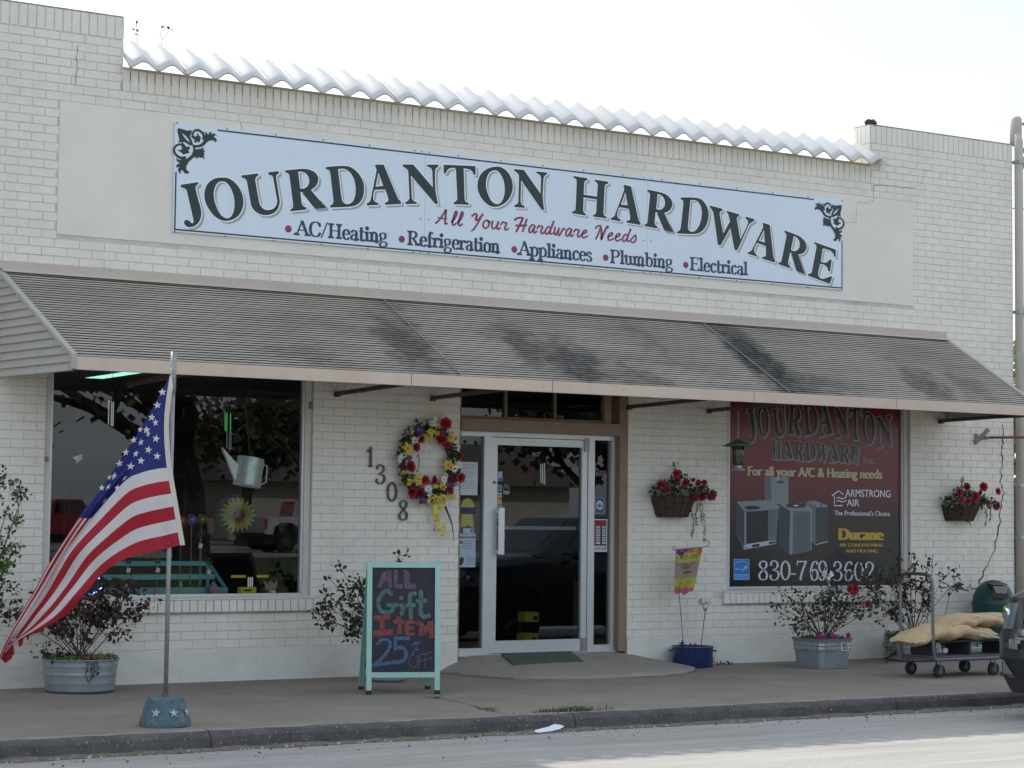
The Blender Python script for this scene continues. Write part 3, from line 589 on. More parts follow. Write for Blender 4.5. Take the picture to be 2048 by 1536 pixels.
# pen-drawn roman: strokes with a broad nib and slab serifs.  cap height 1
SK={
'A':(.78,[('l',[(.08,0),(.40,1)],'b',.55),('l',[(.38,1),(.72,0)],'_b',1),('l',[(.2,.36),(.58,.36)],'',1)]),
'C':(.72,[('s',[(.66,.76),(.56,.93),(.38,.98),(.18,.85),(.1,.5),(.18,.15),(.38,.02),(.56,.07),(.68,.26)],'',1),('l',[(.655,.68),(.655,.95)],'',.5)]),
'H':(.84,[('l',[(.18,0),(.18,1)],'bb',1),('l',[(.66,0),(.66,1)],'bb',1),('l',[(.2,.52),(.64,.52)],'',1)]),
'R':(.78,[('l',[(.18,0),(.18,1)],'bb',1),('s',[(.2,.96),(.45,.95),(.58,.76),(.46,.55),(.2,.5)],'',1),('l',[(.38,.5),(.68,.02)],'_b',1)]),
'P':(.70,[('l',[(.18,0),(.18,1)],'bb',1),('s',[(.2,.96),(.46,.95),(.62,.74),(.48,.5),(.2,.47)],'',1)]),
'E':(.70,[('l',[(.18,0),(.18,1)],'bb',1),('l',[(.2,.965),(.6,.965)],'',1),('l',[(.2,.52),(.5,.52)],'',1),('l',[(.2,.035),(.62,.035)],'',1),('l',[(.6,.78),(.6,.98)],'',.5),('l',[(.63,.02),(.63,.24)],'',.5),('l',[(.5,.42),(.5,.62)],'',.4)]),
'/':(.42,[('l',[(.03,-.05),(.38,1.03)],'',.45)]),
'a':(.52,[('s',[(.1,.54),(.2,.65),(.33,.62),(.38,.5),(.38,.02)],'_r',1),('s',[(.38,.4),(.2,.36),(.08,.2),(.14,.04),(.26,.04),(.37,.14)],'',.9)]),
'b':(.56,[('l',[(.13,.02),(.13,1.02)],'_l',1),('s',[(.14,.5),(.28,.67),(.46,.5),(.47,.2),(.32,.02),(.14,.08)],'',.95)]),
'c':(.46,[('s',[(.4,.54),(.3,.67),(.14,.56),(.09,.34),(.14,.1),(.28,.01),(.42,.12)],'',1)]),
'e':(.48,[('s',[(.1,.38),(.41,.38),(.38,.58),(.26,.67),(.12,.54),(.08,.32),(.14,.1),(.28,.01),(.42,.12)],'',.95)]),
'f':(.36,[('s',[(.17,0),(.17,.4),(.17,.8),(.24,1.0),(.36,.95)],'b',1),('l',[(.03,.645),(.32,.645)],'',1)]),
'g':(.52,[('s',[(.24,.67),(.1,.6),(.08,.42),(.2,.26),(.36,.32),(.4,.5),(.34,.64),(.24,.67)],'',.85),('s',[(.14,.26),(.1,.14),(.3,.08),(.46,.0),(.44,-.18),(.24,-.26),(.06,-.18),(.1,-.04),(.16,.02)],'',.8),('l',[(.36,.62),(.52,.66)],'',1)]),
'i':(.30,[('l',[(.15,0),(.15,.66)],'bl',1),('d',[(.15,.88)],'',1)]),
'l':(.30,[('l',[(.15,0),(.15,1.02)],'bl',1)]),
'm':(.86,[('l',[(.14,0),(.14,.66)],'bl',1),('s',[(.15,.5),(.26,.66),(.38,.6),(.41,.45),(.41,.2),(.41,0)],'_b',1),('s',[(.42,.5),(.54,.66),(.66,.6),(.69,.45),(.69,.2),(.69,0)],'_b',1)]),
'n':(.58,[('l',[(.14,0),(.14,.66)],'bl',1),('s',[(.15,.5),(.27,.66),(.39,.6),(.43,.45),(.43,.2),(.43,0)],'_b',1)]),
'o':(.52,[('s',[(.26,.67),(.12,.56),(.08,.34),(.12,.11),(.26,.0),(.4,.11),(.44,.34),(.4,.56),(.26,.67)],'',1)]),
'p':(.56,[('l',[(.13,-.27),(.13,.66)],'bl',1),('s',[(.14,.5),(.28,.67),(.46,.5),(.47,.2),(.32,.02),(.14,.08)],'',.95)]),
'r':(.42,[('l',[(.14,0),(.14,.66)],'bl',1),('s',[(.15,.42),(.22,.62),(.36,.64),(.38,.56)],'',1)]),
's':(.42,[('s',[(.34,.52),(.24,.66),(.1,.58),(.1,.44),(.24,.34),(.36,.22),(.34,.06),(.2,.0),(.07,.12)],'',.9)]),
't':(.36,[('s',[(.16,.86),(.16,.5),(.16,.14),(.22,.01),(.34,.08)],'',1),('l',[(.03,.645),(.32,.645)],'',1)]),
'u':(.58,[('s',[(.13,.66),(.13,.3),(.16,.08),(.28,.01),(.40,.12)],'l',1),('l',[(.43,.66),(.43,.02)],'lr',1)]),
'0':(.56,[('s',[(.28,.99),(.13,.82),(.08,.5),(.13,.18),(.28,.01),(.43,.18),(.48,.5),(.43,.82),(.28,.99)],'',1)]),
'1':(.40,[('s',[(.06,.80),(.12,.74),(.16,.84),(.22,1)],'',.6),('l',[(.22,.96),(.22,.02)],'_b',1)]),
'2':(.54,[('s',[(.1,.72),(.12,.9),(.27,.99),(.43,.85),(.42,.62),(.22,.3),(.08,.06)],'',1),('l',[(.07,.05),(.47,.05)],'',1.4),('l',[(.47,.03),(.49,.2)],'',.5)]),
'3':(.54,[('s',[(.1,.78),(.14,.93),(.27,.99),(.42,.86),(.4,.64),(.22,.52),(.42,.44),(.48,.24),(.38,.05),(.22,.0),(.08,.1),(.1,.22)],'',1)]),
'6':(.56,[('s',[(.44,.86),(.36,.98),(.2,.9),(.1,.62),(.08,.32),(.16,.06),(.3,.01),(.44,.14),(.46,.36),(.34,.56),(.18,.5),(.1,.34)],'',1)]),
'7':(.54,[('l',[(.05,.94),(.5,.94)],'',1.6),('l',[(.06,.76),(.06,1.0)],'',.5),('s',[(.49,.94),(.34,.55),(.24,.2),(.22,.03)],'',1)]),
'8':(.56,[('s',[(.28,.98),(.14,.9),(.12,.72),(.28,.54),(.45,.34),(.44,.1),(.28,.01),(.12,.1),(.1,.3),(.28,.52),(.42,.68),(.42,.88),(.28,.98)],'',1)]),
'9':(.56,[('s',[(.12,.14),(.2,.02),(.36,.1),(.46,.38),(.48,.68),(.4,.94),(.26,.99),(.12,.86),(.1,.64),(.22,.44),(.38,.5),(.46,.66)],'',1)]),
'-':(.36,[('l',[(.05,.33),(.31,.33)],'',1.6)]),
}
SC={ # brush script
'A':(.8,[('s',[(-.05,.02),(.15,.3),(.35,.75),(.45,1),(.47,.5),(.5,.05),(.62,.1)],'',1),('s',[(.05,.42),(.3,.38),(.55,.42)],'',.9)]),
'Y':(.62,[('s',[(.05,.75),(.2,.92),(.3,.85),(.28,.6),(.3,.5),(.45,.6),(.6,.95)],'',1.2),('s',[(.58,.9),(.45,.45),(.28,-.05),(.15,-.25)],'',1)]),
'H':(.78,[('s',[(-.02,.78),(.1,.92),(.35,.98),(.4,.9),(.3,.5),(.15,.0)],'',1.2),('l',[(.65,.95),(.5,.0)],'',1),('s',[(.08,.40),(.3,.42),(.66,.48)],'',1.4)]),
'N':(.72,[('s',[(.0,.75),(.1,.92),(.28,.95),(.22,.5),(.1,.0)],'',1),('s',[(.28,.9),(.38,.5),(.42,.0),(.5,.4),(.66,.95),(.72,.9)],'',1.2)]),
'l':(.36,[('s',[(.05,.2),(.25,.55),(.3,.9),(.22,.95),(.15,.6),(.12,.15),(.2,.0),(.34,.15)],'',1)]),
'o':(.48,[('s',[(.28,.56),(.12,.48),(.08,.2),(.2,.0),(.36,.15),(.36,.42),(.28,.56),(.46,.42)],'',1)]),
'u':(.50,[('s',[(.08,.55),(.06,.2),(.16,.02),(.3,.2),(.38,.55)],'',1),('s',[(.38,.5),(.34,.15),(.42,.02),(.52,.15)],'',1)]),
'r':(.44,[('s',[(.02,.35),(.12,.55),(.18,.52),(.32,.5),(.26,.15),(.34,.02),(.46,.15)],'',1)]),
'a':(.50,[('s',[(.36,.5),(.22,.56),(.08,.3),(.1,.05),(.22,.05),(.38,.5)],'',1),('s',[(.38,.48),(.34,.12),(.42,.02),(.52,.15)],'',1)]),
'd':(.54,[('s',[(.36,.45),(.22,.54),(.08,.3),(.1,.05),(.22,.05),(.38,.45),(.48,.95)],'',1),('s',[(.46,.9),(.36,.3),(.38,.05),(.54,.12)],'',1)]),
'w':(.66,[('s',[(.06,.55),(.06,.15),(.16,.02),(.3,.5)],'',1),('s',[(.3,.5),(.28,.12),(.38,.02),(.54,.5),(.66,.45)],'',1)]),
'e':(.44,[('s',[(.1,.25),(.3,.4),(.28,.56),(.14,.45),(.08,.2),(.18,.0),(.42,.15)],'',1)]),
's':(.42,[('s',[(.02,.15),(.26,.56),(.32,.25),(.22,.0),(.06,.05)],'',1)]),
}
def pen(b,s,u0,u1,v0,cap,fn,thick,thin,table=SK,slant=0,serif=True,k=None,zs=None,sc_y=1):
    tot=sum(table[c][0] if c in table else .3 for c in s); sx=(u1-u0)/(tot*1.0); u=u0; cnt=[0]
    def layer(f):
        cnt[0]+=1; e=cnt[0]*.00002
        return lambda a,c: (lambda p:(p[0]+f.__dict__.get('n',(0,-1,0))[0]*e,p[1]+f.__dict__.get('n',(0,-1,0))[1]*e,p[2]+f.__dict__.get('n',(0,-1,0))[2]*e))(f(a,c))
    for ch in s:
        if ch not in table: u+=.3*sx; continue
        adv,st=table[ch]
        for kind,pts,sf,mul in st:
            P=[(u+(p[0]+slant*p[1])*sx,v0+p[1]*cap) for p in pts]
            f=layer(fn)
            if kind=='d':
                r=thick*.72; b.poly([(P[0][0]+r*math.cos(a*.7),P[0][1]+r*math.sin(a*.7)) for a in range(9)],f,k=k); continue
            Q=spline(P,5) if kind=='s' else P
            wf=lambda t,d:(thin+(thick-thin)*abs(d.y)**1.3)*(mul if abs(d.y)>.3 else max(mul,.9))
            closed=(kind=='s' and pts[0]==pts[-1])
            if kind=='l' and abs(P[0][0]-P[1][0])>1e-6 and abs(P[0][1]-P[1][1])>1e-6:
                wv=thick*mul*1.05; b.poly([(P[0][0]-wv/2,P[0][1]),(P[0][0]+wv/2,P[0][1]),(P[1][0]+wv/2,P[1][1]),(P[1][0]-wv/2,P[1][1])],f,k=k)
            else: b.ribbon(Q,wf,f,k=k,cap=not closed and kind!='l')
            if serif and sf:
                for e,fl in enumerate(sf):
                    if fl=='_': continue
                    p=P[0] if e==0 else P[-1]; up=1 if (p[1]<v0+cap*.3) else -1; sw=thick*.62; th=thin*1.15
                    l_=p[0]-thick*.45-(sw if fl in 'bl' else 0); r_=p[0]+thick*.45+(sw if fl in 'br' else 0); yy=p[1]
                    f2_=layer(fn)
                    b.poly([(l_,yy),(r_,yy),(r_,yy+up*th),(p[0]+thick*.4,yy+up*th*2.2),(p[0]-thick*.4,yy+up*th*2.2),(l_,yy+up*th)],f2_,k=k)
        u+=adv*sx
# ------------------------------------------------------------------ big sign board
SX,SZ=6.774,4.047
sign=thing('sign_board',(10.69,-.03,4.05),'long white sign board over the awning with arched dark green serif lettering','sign')
seams=[0,2.588,5.218,7.858]
for i in range(3):
    b=MB(); b.box(SX+seams[i]+.0012,SX+seams[i+1]-.0012,-.028,-.010,SZ,SZ+1.0); b.build('sign_panel',signw,sign)
def sw_(e=0,y=-.0295):
    f=lambda u,v:(SX+u,y-e,SZ+v); return f
# border rules
b=MB(); g=sw_()
for a,c,d,e in ((.014,7.846,.014,.028),(.014,.028,.014,.545),(7.832,7.846,.014,.55),(.415,7.44,.962,.976)): b.add([g(a,d),g(c,d),g(c,e),g(a,e)],[(0,1,2,3)])
b.build('sign_border',signg,sign)
# main letters: traced outlines, placed by 2x3 affine per letter
def aff(m,p): return (p[0]*m[0]+p[1]*m[2]+m[4],p[0]*m[1]+p[1]*m[3]+m[5])
def grow(P,e):
    n=len(P); A=sum(P[i][0]*P[(i+1)%n][1]-P[(i+1)%n][0]*P[i][1] for i in range(n)); sg=1 if A>0 else -1; out=[]
    for i in range(n):
        p0=Vector(P[i-1]);p1=Vector(P[i]);p2=Vector(P[(i+1)%n]); d1=(p1-p0); d2=(p2-p1)
        if d1.length<1e-7 or d2.length<1e-7: out.append(tuple(p1)); continue
        d1.normalize(); d2.normalize(); n1=Vector((d1.y,-d1.x))*sg; n2=Vector((d2.y,-d2.x))*sg; q=n1+n2
        if q.length<1e-6: q=n1
        q.normalize(); c=max(.55,q.dot(n1)); out.append(tuple(p1+q*e/c))
    return out
def sm(P):   # one corner-keeping subdivision for rounder bowls
    out=[]; n=len(P)
    for i in range(n):
        a,p,c,d=[Vector(P[(i+k)%n]) for k in (-1,0,1,2)]
        out.append(tuple(p)); t1=(p-a); t2=(c-p); t3=(d-c)
        if t1.length*t2.length*t3.length>0 and t1.angle(t2,9)<.62 and t2.angle(t3,9)<.62: out.append(tuple((p+c)/2*1.125-(a+d)*.0625))
    return out
for ch,m in LET:
    O,I=GL[ch]; O=sm([aff(m,(p[0]/1000,p[1]/1000)) for p in O]); I=sm([aff(m,(p[0]/1000,p[1]/1000)) for p in I]) if I else []
    b=MB(); dx,dy=.026,-.020
    b.poly([(p[0]+dx,p[1]+dy) for p in grow(O,.004)],sw_(.0002),[[(p[0]+dx,p[1]+dy) for p in grow(I,-.002)]] if I else (),k=0)
    b.poly(grow(O,.011),sw_(.0006),[grow(I,-.011)] if I else (),k=1)
    b.poly(O,sw_(.0010),[I] if I else (),k=2)
    b.build('sign_letter',[signs,signwl,signg],sign)
# corner scrolls
def scroll(mir):
    A=(.00064,1.5e-5,6.9e-05,-.000601,-.100516,1.050799)
    def f(x,y):
        u=x*A[0]+y*A[2]+A[4]; v=x*A[1]+y*A[3]+A[5]; return (7.86-u,v-.004) if mir else (u,v)
    b=MB(); e=[0]
    def fn():
        e[0]+=.00012; ee=e[0]; return lambda a,c: sw_(ee+.0002)(a,c)
    def P(pts): 
        q=[f(*p) for p in pts]; b.poly(q,fn())
    def Pr(pts): return [f(400+(y-425)*1.25,425+(x-400)*1.2) for x,y in pts]
    leaf=[(190,178),(260,190),(330,207),(385,188),(390,228),(372,262),(355,285),(385,360),(400,425),(345,425),(290,395),(255,378),(232,400),(215,385),(170,400),(192,345),(175,260),(172,205)]
    hl=[(236,246),(285,280),(330,330),(350,385),(305,352),(262,300)]
    b.poly([f(*p) for p in leaf],fn(),[[f(*p) for p in hl]])
    stem=[(395,430),(470,428),(540,395),(590,340),(640,300),(700,285)]
    sw=lambda t,d:(.020+.022*t)
    fl=[(560,300),(600,240),(575,198),(612,205),(640,240),(655,200),(695,190),(682,235),(712,208),(748,218),(772,242),(735,240),(718,262),(752,282),(766,318),(742,345),(718,318),(690,300),(620,345)]
    curl=spline([(560,310),(568,250),(530,200),(480,182),(425,205),(395,262)],4)
    cl=[(468,215),(500,268),(523,290),(505,340),(490,375),(465,350),(445,378),(410,370),(425,340),(368,290),(400,262),(440,285),(470,262)]
    for T in (lambda q:[f(*p) for p in q],Pr):
        b.ribbon(T(spline(stem,4)),sw,fn()); b.poly(T(fl),fn()); b.ribbon(T(curl),lambda t,d:.026-.008*t,fn()); b.poly(T(cl),fn())
    P([(390,605),(405,540),(420,485),(455,468),(470,470),(520,455),(560,435),(540,480),(572,482),(548,520),(555,540),(542,565),(556,618),(512,592),(480,605),(462,588),(430,622),(425,598)])
    b.build('sign_scroll',signg,sign)
scroll(False); scroll(True)
# service line
class F_: pass
def sfn(e=0):
    def f(u,v): return (SX+u,-.0297-e,SZ+v)
    return f
for s,a,c in (('AC/Heating',1.215,2.185),('Refrigeration',2.40,3.44),('Appliances',3.655,4.535),('Plumbing',4.755,5.545),('Electrical',5.765,6.53)):
    b=MB(); pen(b,s,a,c,.067,.143,sfn(),.030 if s[0]!='P' else .029,.010); b.build('sign_service_word',signn,sign)
for x in (1.144,2.341,3.608,4.703,5.713):
    b=MB(); b.poly([(x+.034*math.cos(a*math.pi/9),.119+.034*math.sin(a*math.pi/9)) for a in range(18)],sfn()); b.build('sign_bullet',signr,sign)
for s,a,c in (('All',2.72,3.01),('Your',3.09,3.53),('Hardware',3.60,4.48),('Needs',4.56,5.09)):
    b=MB(); pen(b,s,a,c,.302,.145,sfn(),.021,.015,table=SC,slant=.10,serif=False); b.build('sign_script_word',signr,sign)
b=MB()
for k in range(17):
    x=.02+k*.489
    for z in (-.0,.992): b.tube([(SX+x,-.0285,SZ+z),(SX+x,-.033,SZ+z)],.007,6)
for x in (seams[1],seams[2]):
    for z in (.004,.335,.99):
        for d in (-.045,.045): b.tube([(SX+x+d,-.0285,SZ+z),(SX+x+d,-.033,SZ+z)],.006,6)
for z in (.5,): b.tube([(SX+.02,-.0285,SZ+z),(SX+.02,-.033,SZ+z)],.006,6); b.tube([(SX+7.838,-.0285,SZ+z),(SX+7.838,-.033,SZ+z)],.006,6)
b.build('sign_screws',signg,sign)
# ------------------------------------------------------------------ awning
AX0,AX1=5.225,16.16; FX0,FX1=5.45,16.24; AY=-1.33; AZT,AZB=3.575,2.775
aw=thing('awning',(10.7,0,2.7),'weathered beige slatted metal awning over the whole shopfront, streaked black with mildew','awning')
ns=33
def lerp(a,c,t): return a+(c-a)*t
for i in range(ns):
    t=(i+.5)/ns; y=lerp(-.03,AY+.01,t); z=lerp(AZT,AZB,t); xa=lerp(AX0,FX0,t)+.02; xb=lerp(AX1,FX1,t)-.01
    dy,dz=AY/1.555,(AZB-AZT)/1.555; nn=(0,-.8/1.555*-1,0); ny,nz_=-.514,.857   # outward normal of the slope
    b=MB(); m_=48; V=[];F=[]; wv=.0142
    ph=R.uniform(0,6); am=R.uniform(.0004,.0018)
    for j in range(m_+1):
        x=lerp(xa,xb,j/m_); o_=am*math.sin(x*1.9+ph)+R.uniform(-.0006,.0006)
        for (s_,h) in ((-wv,.000),(-wv*.75,.0025),(0,.0035),(wv*.7,.0025),(wv,.001)): V.append((x,y+dy*(s_+o_)+ny*h,z+dz*(s_+o_)+nz_*h))
    for j in range(m_):
        for k in range(4): a=j*5+k; F.append((a,a+5,a+6,a+1))
    b.add(V,F); b.build('awning_slat',awm,aw,smooth=False)
b=MB(); b.add([(AX0,-.01,AZT-.012),(AX1,-.01,AZT-.012),(FX1,AY,AZB-.014),(FX0,AY,AZB-.014)],[(0,1,2,3)]); b.add([(AX0,-.01,AZT-.03),(AX1,-.01,AZT-.03),(FX1,AY,AZB-.03),(FX0,AY,AZB-.03)],[(3,2,1,0)]); b.build('awning_shade_backing',awdark,aw)
b=MB(); b.box(FX0,FX1,AY-.032,AY-.012,2.665,2.772); b.box(FX0,FX1,AY-.012,AY+.03,2.665,2.67); b.build('awning_fascia',fasc,aw)
for x in (8.52,10.0,12.35,14.2): b=MB(); b.box(x,x+.004,AY-.0335,AY-.031,2.667,2.771); b.build('fascia_joint',darkline,aw)
b=MB(); b.box(AX0-.03,AX1+.0,-.032,-.0,3.60,3.668); b.add([(AX0,-.032,3.60),(AX1,-.032,3.60),(AX1,-.075,3.572),(AX0,-.075,3.572)],[(0,1,2,3)]); b.build('awning_flashing',mat('flashing',(.50,.44,.385),.6,nz=(1.5,.06),dirt=(3,(.3,.26,.23),.3)),aw)
for px_ in (8.9,12.68): # splice battens running down the slope
    b=MB(); b.beam((px_,-.05,AZT+.008),(px_+.15,AY,AZB+.016),.007,.007,up=(0,-.514,.857)); b.build('awning_splice',mat('splice',(.30,.285,.26),.6),aw)
# side louvres
def side(xt,xb,sg):
    n=13
    for i in range(n):
        t0=i/n;t1=(i+1)/n; z0=lerp(AZT+.0,2.665,t0); z1=lerp(AZT+.0,2.665,t1)-.004
        def yl(z): return -.02 if z>AZT-.01 else max(AY+.0,-.02+(AY+.02)*(AZT-z)/(AZT-AZB))
        ya,yb=yl(z0),yl(z1); f=lambda y: lerp(xt,xb,y/AY)
        o1=sg*.022
        b=MB(); b.add([(f(-.0),-.0,z0-.0),(f(ya),ya,z0),(f(yb),yb,z1),(f(-.0),-.0,z1),(f(0)+0,-.0,z0),(f(ya),ya,z0),(f(yb)-o1*0+sg*.0,yb,z1),(f(0)+0,-.0,z1)],[])
        b.v=[]; b.f=[]; b.m=[]
        top=[(f(0),0,z0),(f(ya),ya,z0)]; bot=[(f(0)+o1,0,z1),(f(yb)+o1,yb,z1)]; ret=[(f(0)+sg*.002,0,z1-.006),(f(yb)+sg*.002,yb,z1-.006)]
        b.add(top+bot+ret,[(0,1,3,2),(2,3,5,4)]); b.build('side_louvre',awside,aw)
    b=MB(); b.beam((xt+sg*.012,-.01,AZT+.005),(xb+sg*.012,AY-.012,AZB+.0),.05,.03,up=(0,-.514,.857)); b.beam((xb+sg*.02,AY-.012,AZB+.015),(xb+sg*.02,AY-.012,2.668),.045,.05,up=(0,1,0)); b.build('awning_hip_trim',awside,aw)
side(AX0,FX0,-1); side(AX1,FX1,1)
for x in (8.455,9.487,11.79,12.81,16.08,6.4):
    b=MB(); b.beam((x,-.012,2.65),(x,AY+.03,2.675),.05,.035); b.beam((x,-.02,2.65),(x,-.02,2.62),.05,.04,up=(0,1,0)); b.build('awning_strut',rust,aw)
# ------------------------------------------------------------------ window graphic
pm=bpy.data.materials.new('poster_print'); pm.use_nodes=True; t=pm.node_tree; n_=t.nodes; l=t.links.new; pb=n_['Principled BSDF']; pb.inputs['Roughness'].default_value=.22; pb.inputs['Specular IOR Level'].default_value=.6
gp=n_.new('ShaderNodeNewGeometry'); sp=n_.new('ShaderNodeSeparateXYZ'); l(gp.outputs['Position'],sp.inputs[0]); rp=n_.new('ShaderNodeMapRange'); rp.inputs['From Min'].default_value=.75; rp.inputs['From Max'].default_value=2.9
l(sp.outputs['Z'],rp.inputs['Value']); rr_=n_.new('ShaderNodeValToRGB'); l(rp.outputs[0],rr_.inputs['Fac']); E_=rr_.color_ramp.elements
E_[0].position=0; E_[0].color=(.012,.012,.014,1); E_[1].position=1; E_[1].color=(.12,.012,.018,1)
for p_,c_ in ((.22,(.014,.014,.018)),(.38,(.035,.012,.018)),(.52,(.125,.014,.026)),(.72,(.18,.014,.026))): e_=E_.new(p_); e_.color=(*c_,1)
l(rr_.outputs[0],pb.inputs['Base Color'])
PMAT={'steel0':(.42,.46,.52),'steel1':(.22,.25,.29),'steel2':(.115,.14,.17),'steel3':(.035,.05,.062),'dark':(.012,.018,.024),'eblue':(.02,.17,.52),'elight':(.08,.30,.65),'ewhite':(.35,.55,.8),'white':(.62,.65,.72),'grass':(.015,.12,.03),'cream':(.46,.45,.28),'gold':(.48,.32,.035),'pblack':(.012,.012,.013),'pgrey':(.22,.21,.21),'phone':(.55,.60,.68)}
def pmat(k): return mat('print_'+k,PMAT[k],.28)
post=thing('window_graphic',(14.38,.07,.745),'dark red printed window graphic with pictured air conditioners and phone number','window sign')
b=MB(); b.add([(13.13,.074,.745),(15.56,.074,.745),(15.56,.074,2.93),(13.13,.074,2.93)],[(0,1,2,3)]); b.build('printed_film',pm,post)
px0,pz0=13.15,.745; lay=[0]
def pf():
    lay[0]+=1; e=.0003+lay[0]*.00002
    return lambda u,v:(px0+u,.0735-e,pz0+v)
grp={}
keys=list(PMAT); tot=MB()
for nm,i0,i1 in (('pictured_furnace',0,4),('pictured_packaged_unit',4,16),('pictured_air_handler',16,22),('pictured_condenser',22,100)):
    sub_=MB()
    for k,pts in [q for q in PS[i0:i1] if q[0][0]!='e']:
        bb=MB(); bb.poly([(p[0]/1000,p[1]/1000) for p in pts],pf()); sub_.add(bb.v,bb.f,keys.index(k))
    sub_.build(nm,[pmat(k) for k in keys],post)
for k,pts in [q for q in PS if q[0][0]=='e']:
    b=MB(); b.poly([(p[0]/1000,p[1]/1000) for p in pts],pf()); tot.add(b.v,b.f,keys.index(k))
for nm,kk in (('energy_emblem',('e',)),('house_logo',('w',)),('grass_emblem',('g',))):
    sub_=MB()
    if nm=='energy_emblem': sub_.add(tot.v,tot.f); sub_.m=list(tot.m)
    for k,wd,pts in PL:
        if k[0] not in kk: continue
        b=MB(); b.ribbon([(p[0]/1000,p[1]/1000) for p in (spline(pts,3) if k!='white' or len(pts)>3 else pts)],wd,pf()); sub_.add(b.v,b.f,keys.index(k))
    sub_.build(nm,[pmat(k) for k in keys],post)
# arched names on the graphic: same outlines condensed
def pl_letter(ch,u0,v0,u1,v1,b,sh=.014):
    O,I=GL[ch]; xs=[p[0] for p in O]; ys_=[p[1] for p in O]; A=(min(xs),max(xs),min(ys_),max(ys_))
    f=lambda p:(u0+(p[0]-A[0])/(A[1]-A[0])*(u1-u0),v0+(p[1]-A[2])/(A[3]-A[2])*(v1-v0))
    O=sm([f(p) for p in O]); I=sm([f(p) for p in I]) if I else []
    b.poly([(p[0]+sh,p[1]-sh) for p in grow(O,.010)],pf(),[[(p[0]+sh,p[1]-sh) for p in grow(I,-.006)]] if I else (),k=0)
    b.poly(grow(O,.010),pf(),[grow(I,-.008)] if I else (),k=0); b.poly(O,pf(),[I] if I else (),k=1)
b=MB()
for ch,u0,v0,u1,v1 in (('J',227,1589,343,1974),('O',367,1656,525,1987),('U',560,1666,749,2004),('R',786,1680,966,2017),('D',994,1686,1203,2026),('A',1231,1682,1416,2032),('N',1443,1674,1630,2033),('T',1649,1658,1818,2018),('O',1837,1620,2027,1975),('N',2042,1587,2267,1954)):
    pl_letter(ch,u0/1000,v0/1000,u1/1000,v1/1000,b)
b.build('arched_name_lettering',[pmat('pgrey'),pmat('pblack')],post)
b=MB()
for ch,u0,v0,u1,v1 in (('H',576,1417,693,1621),('A',733,1413,858,1621),('R',880,1410,1003,1621),('D',1022,1409,1177,1620),('W',1195,1403,1361,1617),('A',1376,1400,1509,1611),('R',1522,1396,1649,1608),('E',1668,1392,1796,1605)):
    pl_letter(ch,u0/1000,v0/1000,u1/1000,v1/1000,b,.010)
b.build('lower_name_lettering',[pmat('pgrey'),pmat('pblack')],post)
def pt_text(s,u0,u1,v0,cap,m,bold=0,name='print_text'):
    b=MB(); f=pf(); V,F=text_mesh(s); xs=[v[0] for v in V]; a,c=min(xs),max(xs); sx=(u1-u0)/(c-a); sy=cap/.73
    for o in ((0,) if not bold else (-bold,0,bold)):
        f=pf(); b.add([f(u0+(v[0]-a)*sx+o,v0+v[1]*sy) for v in V],F)
    b.build(name,pmat(m),post)
pt_text('Inc.',1.86,2.03,1.398,.085,'pgrey',.003)
pt_text('For all your A/C & Heating needs',.25,2.13,1.236,.108,'cream',.008)
pt_text('ARMSTRONG',1.60,2.255,1.03,.085,'white',.002); pt_text('AIR',1.62,1.80,.925,.080,'white',.002)
pt_text("The Professional's Choice",1.443,2.248,.822,.056,'white',.0015)
pt_text('Ducane',1.515,2.142,.553,.135,'gold',.018); pt_text('AIR CONDITIONING',1.513,2.142,.48,.037,'gold',.003); pt_text('AND HEATING',1.603,2.062,.415,.036,'gold',.003)
b=MB()
for s,u0,u1,v0,v1 in (('8',391,520,121,329),('3',544,669,120,328),('0',691,824,119,326),('-',828,905,110,330),('7',917,1044,117,330),('6',1105,1215,112,322),('9',1215,1331,110,320),('-',1342,1414,105,320),('3',1424,1547,107,317),('6',1579,1706,105,316),('0',1725,1856,103,314),('2',1880,2008,100,312)):
    f=pf(); ww=(u1-u0)/1000; pen(b,s,u0/1000-.012,u1/1000+.014,v0/1000,(v1-v0)/1000,f,.030,.009,serif=False); lay[0]+=8
b.build('phone_number',pmat('phone'),post)
WR=[('r',9571,2403,48),('r',9533,2252,45),('r',9614,2197,28),('r',9736,2099,33),('r',9193,1981,48),('r',9224,1731,45),('r',9311,1727,50),('r',9359,1854,36),('r',9459,1847,45),('r',9670,1877,45),('r',9753,1883,39),('r',9631,1771,35),('r',9313,2246,30),('r',9255,2165,33),('w',9435,2394,36),('w',9242,2226,45),('w',9079,2048,36),('w',9128,2088,33),('w',9679,1974,36),('w',9724,2006,33),('w',9564,1862,36),('w',9589,1902,26),('w',9395,1772,36),('w',9411,1724,33),('w',9692,1763,35),('w',9460,2443,26),('y',9156,2150,54),('y',9275,1861,54),('y',9612,2004,48),('y',9639,2264,48),('y',9552,1678,54),('y',9421,2323,39),('y',9353,2260,30),('y',9412,2262,26),('y',9467,1685,36),('y',9662,1701,33),('y',9208,2317,30),('y',9186,1833,35),('y',9500,2449,28),('y',9550,1796,35),('y',9482,2312,30),('y',9491,2374,28),('p',9302,2328,39),('p',9272,2336,35),('p',9552,2345,36),('p',9187,2064,30),('p',9640,1824,36),('p',9342,1662,39),('p',9600,1814,30),('p',9542,2323,26),('s',9130,1919,22),('s',9460,1803,22),('s',9165,1933,16),('s',9402,1663,22),('s',9480,1795,17)]
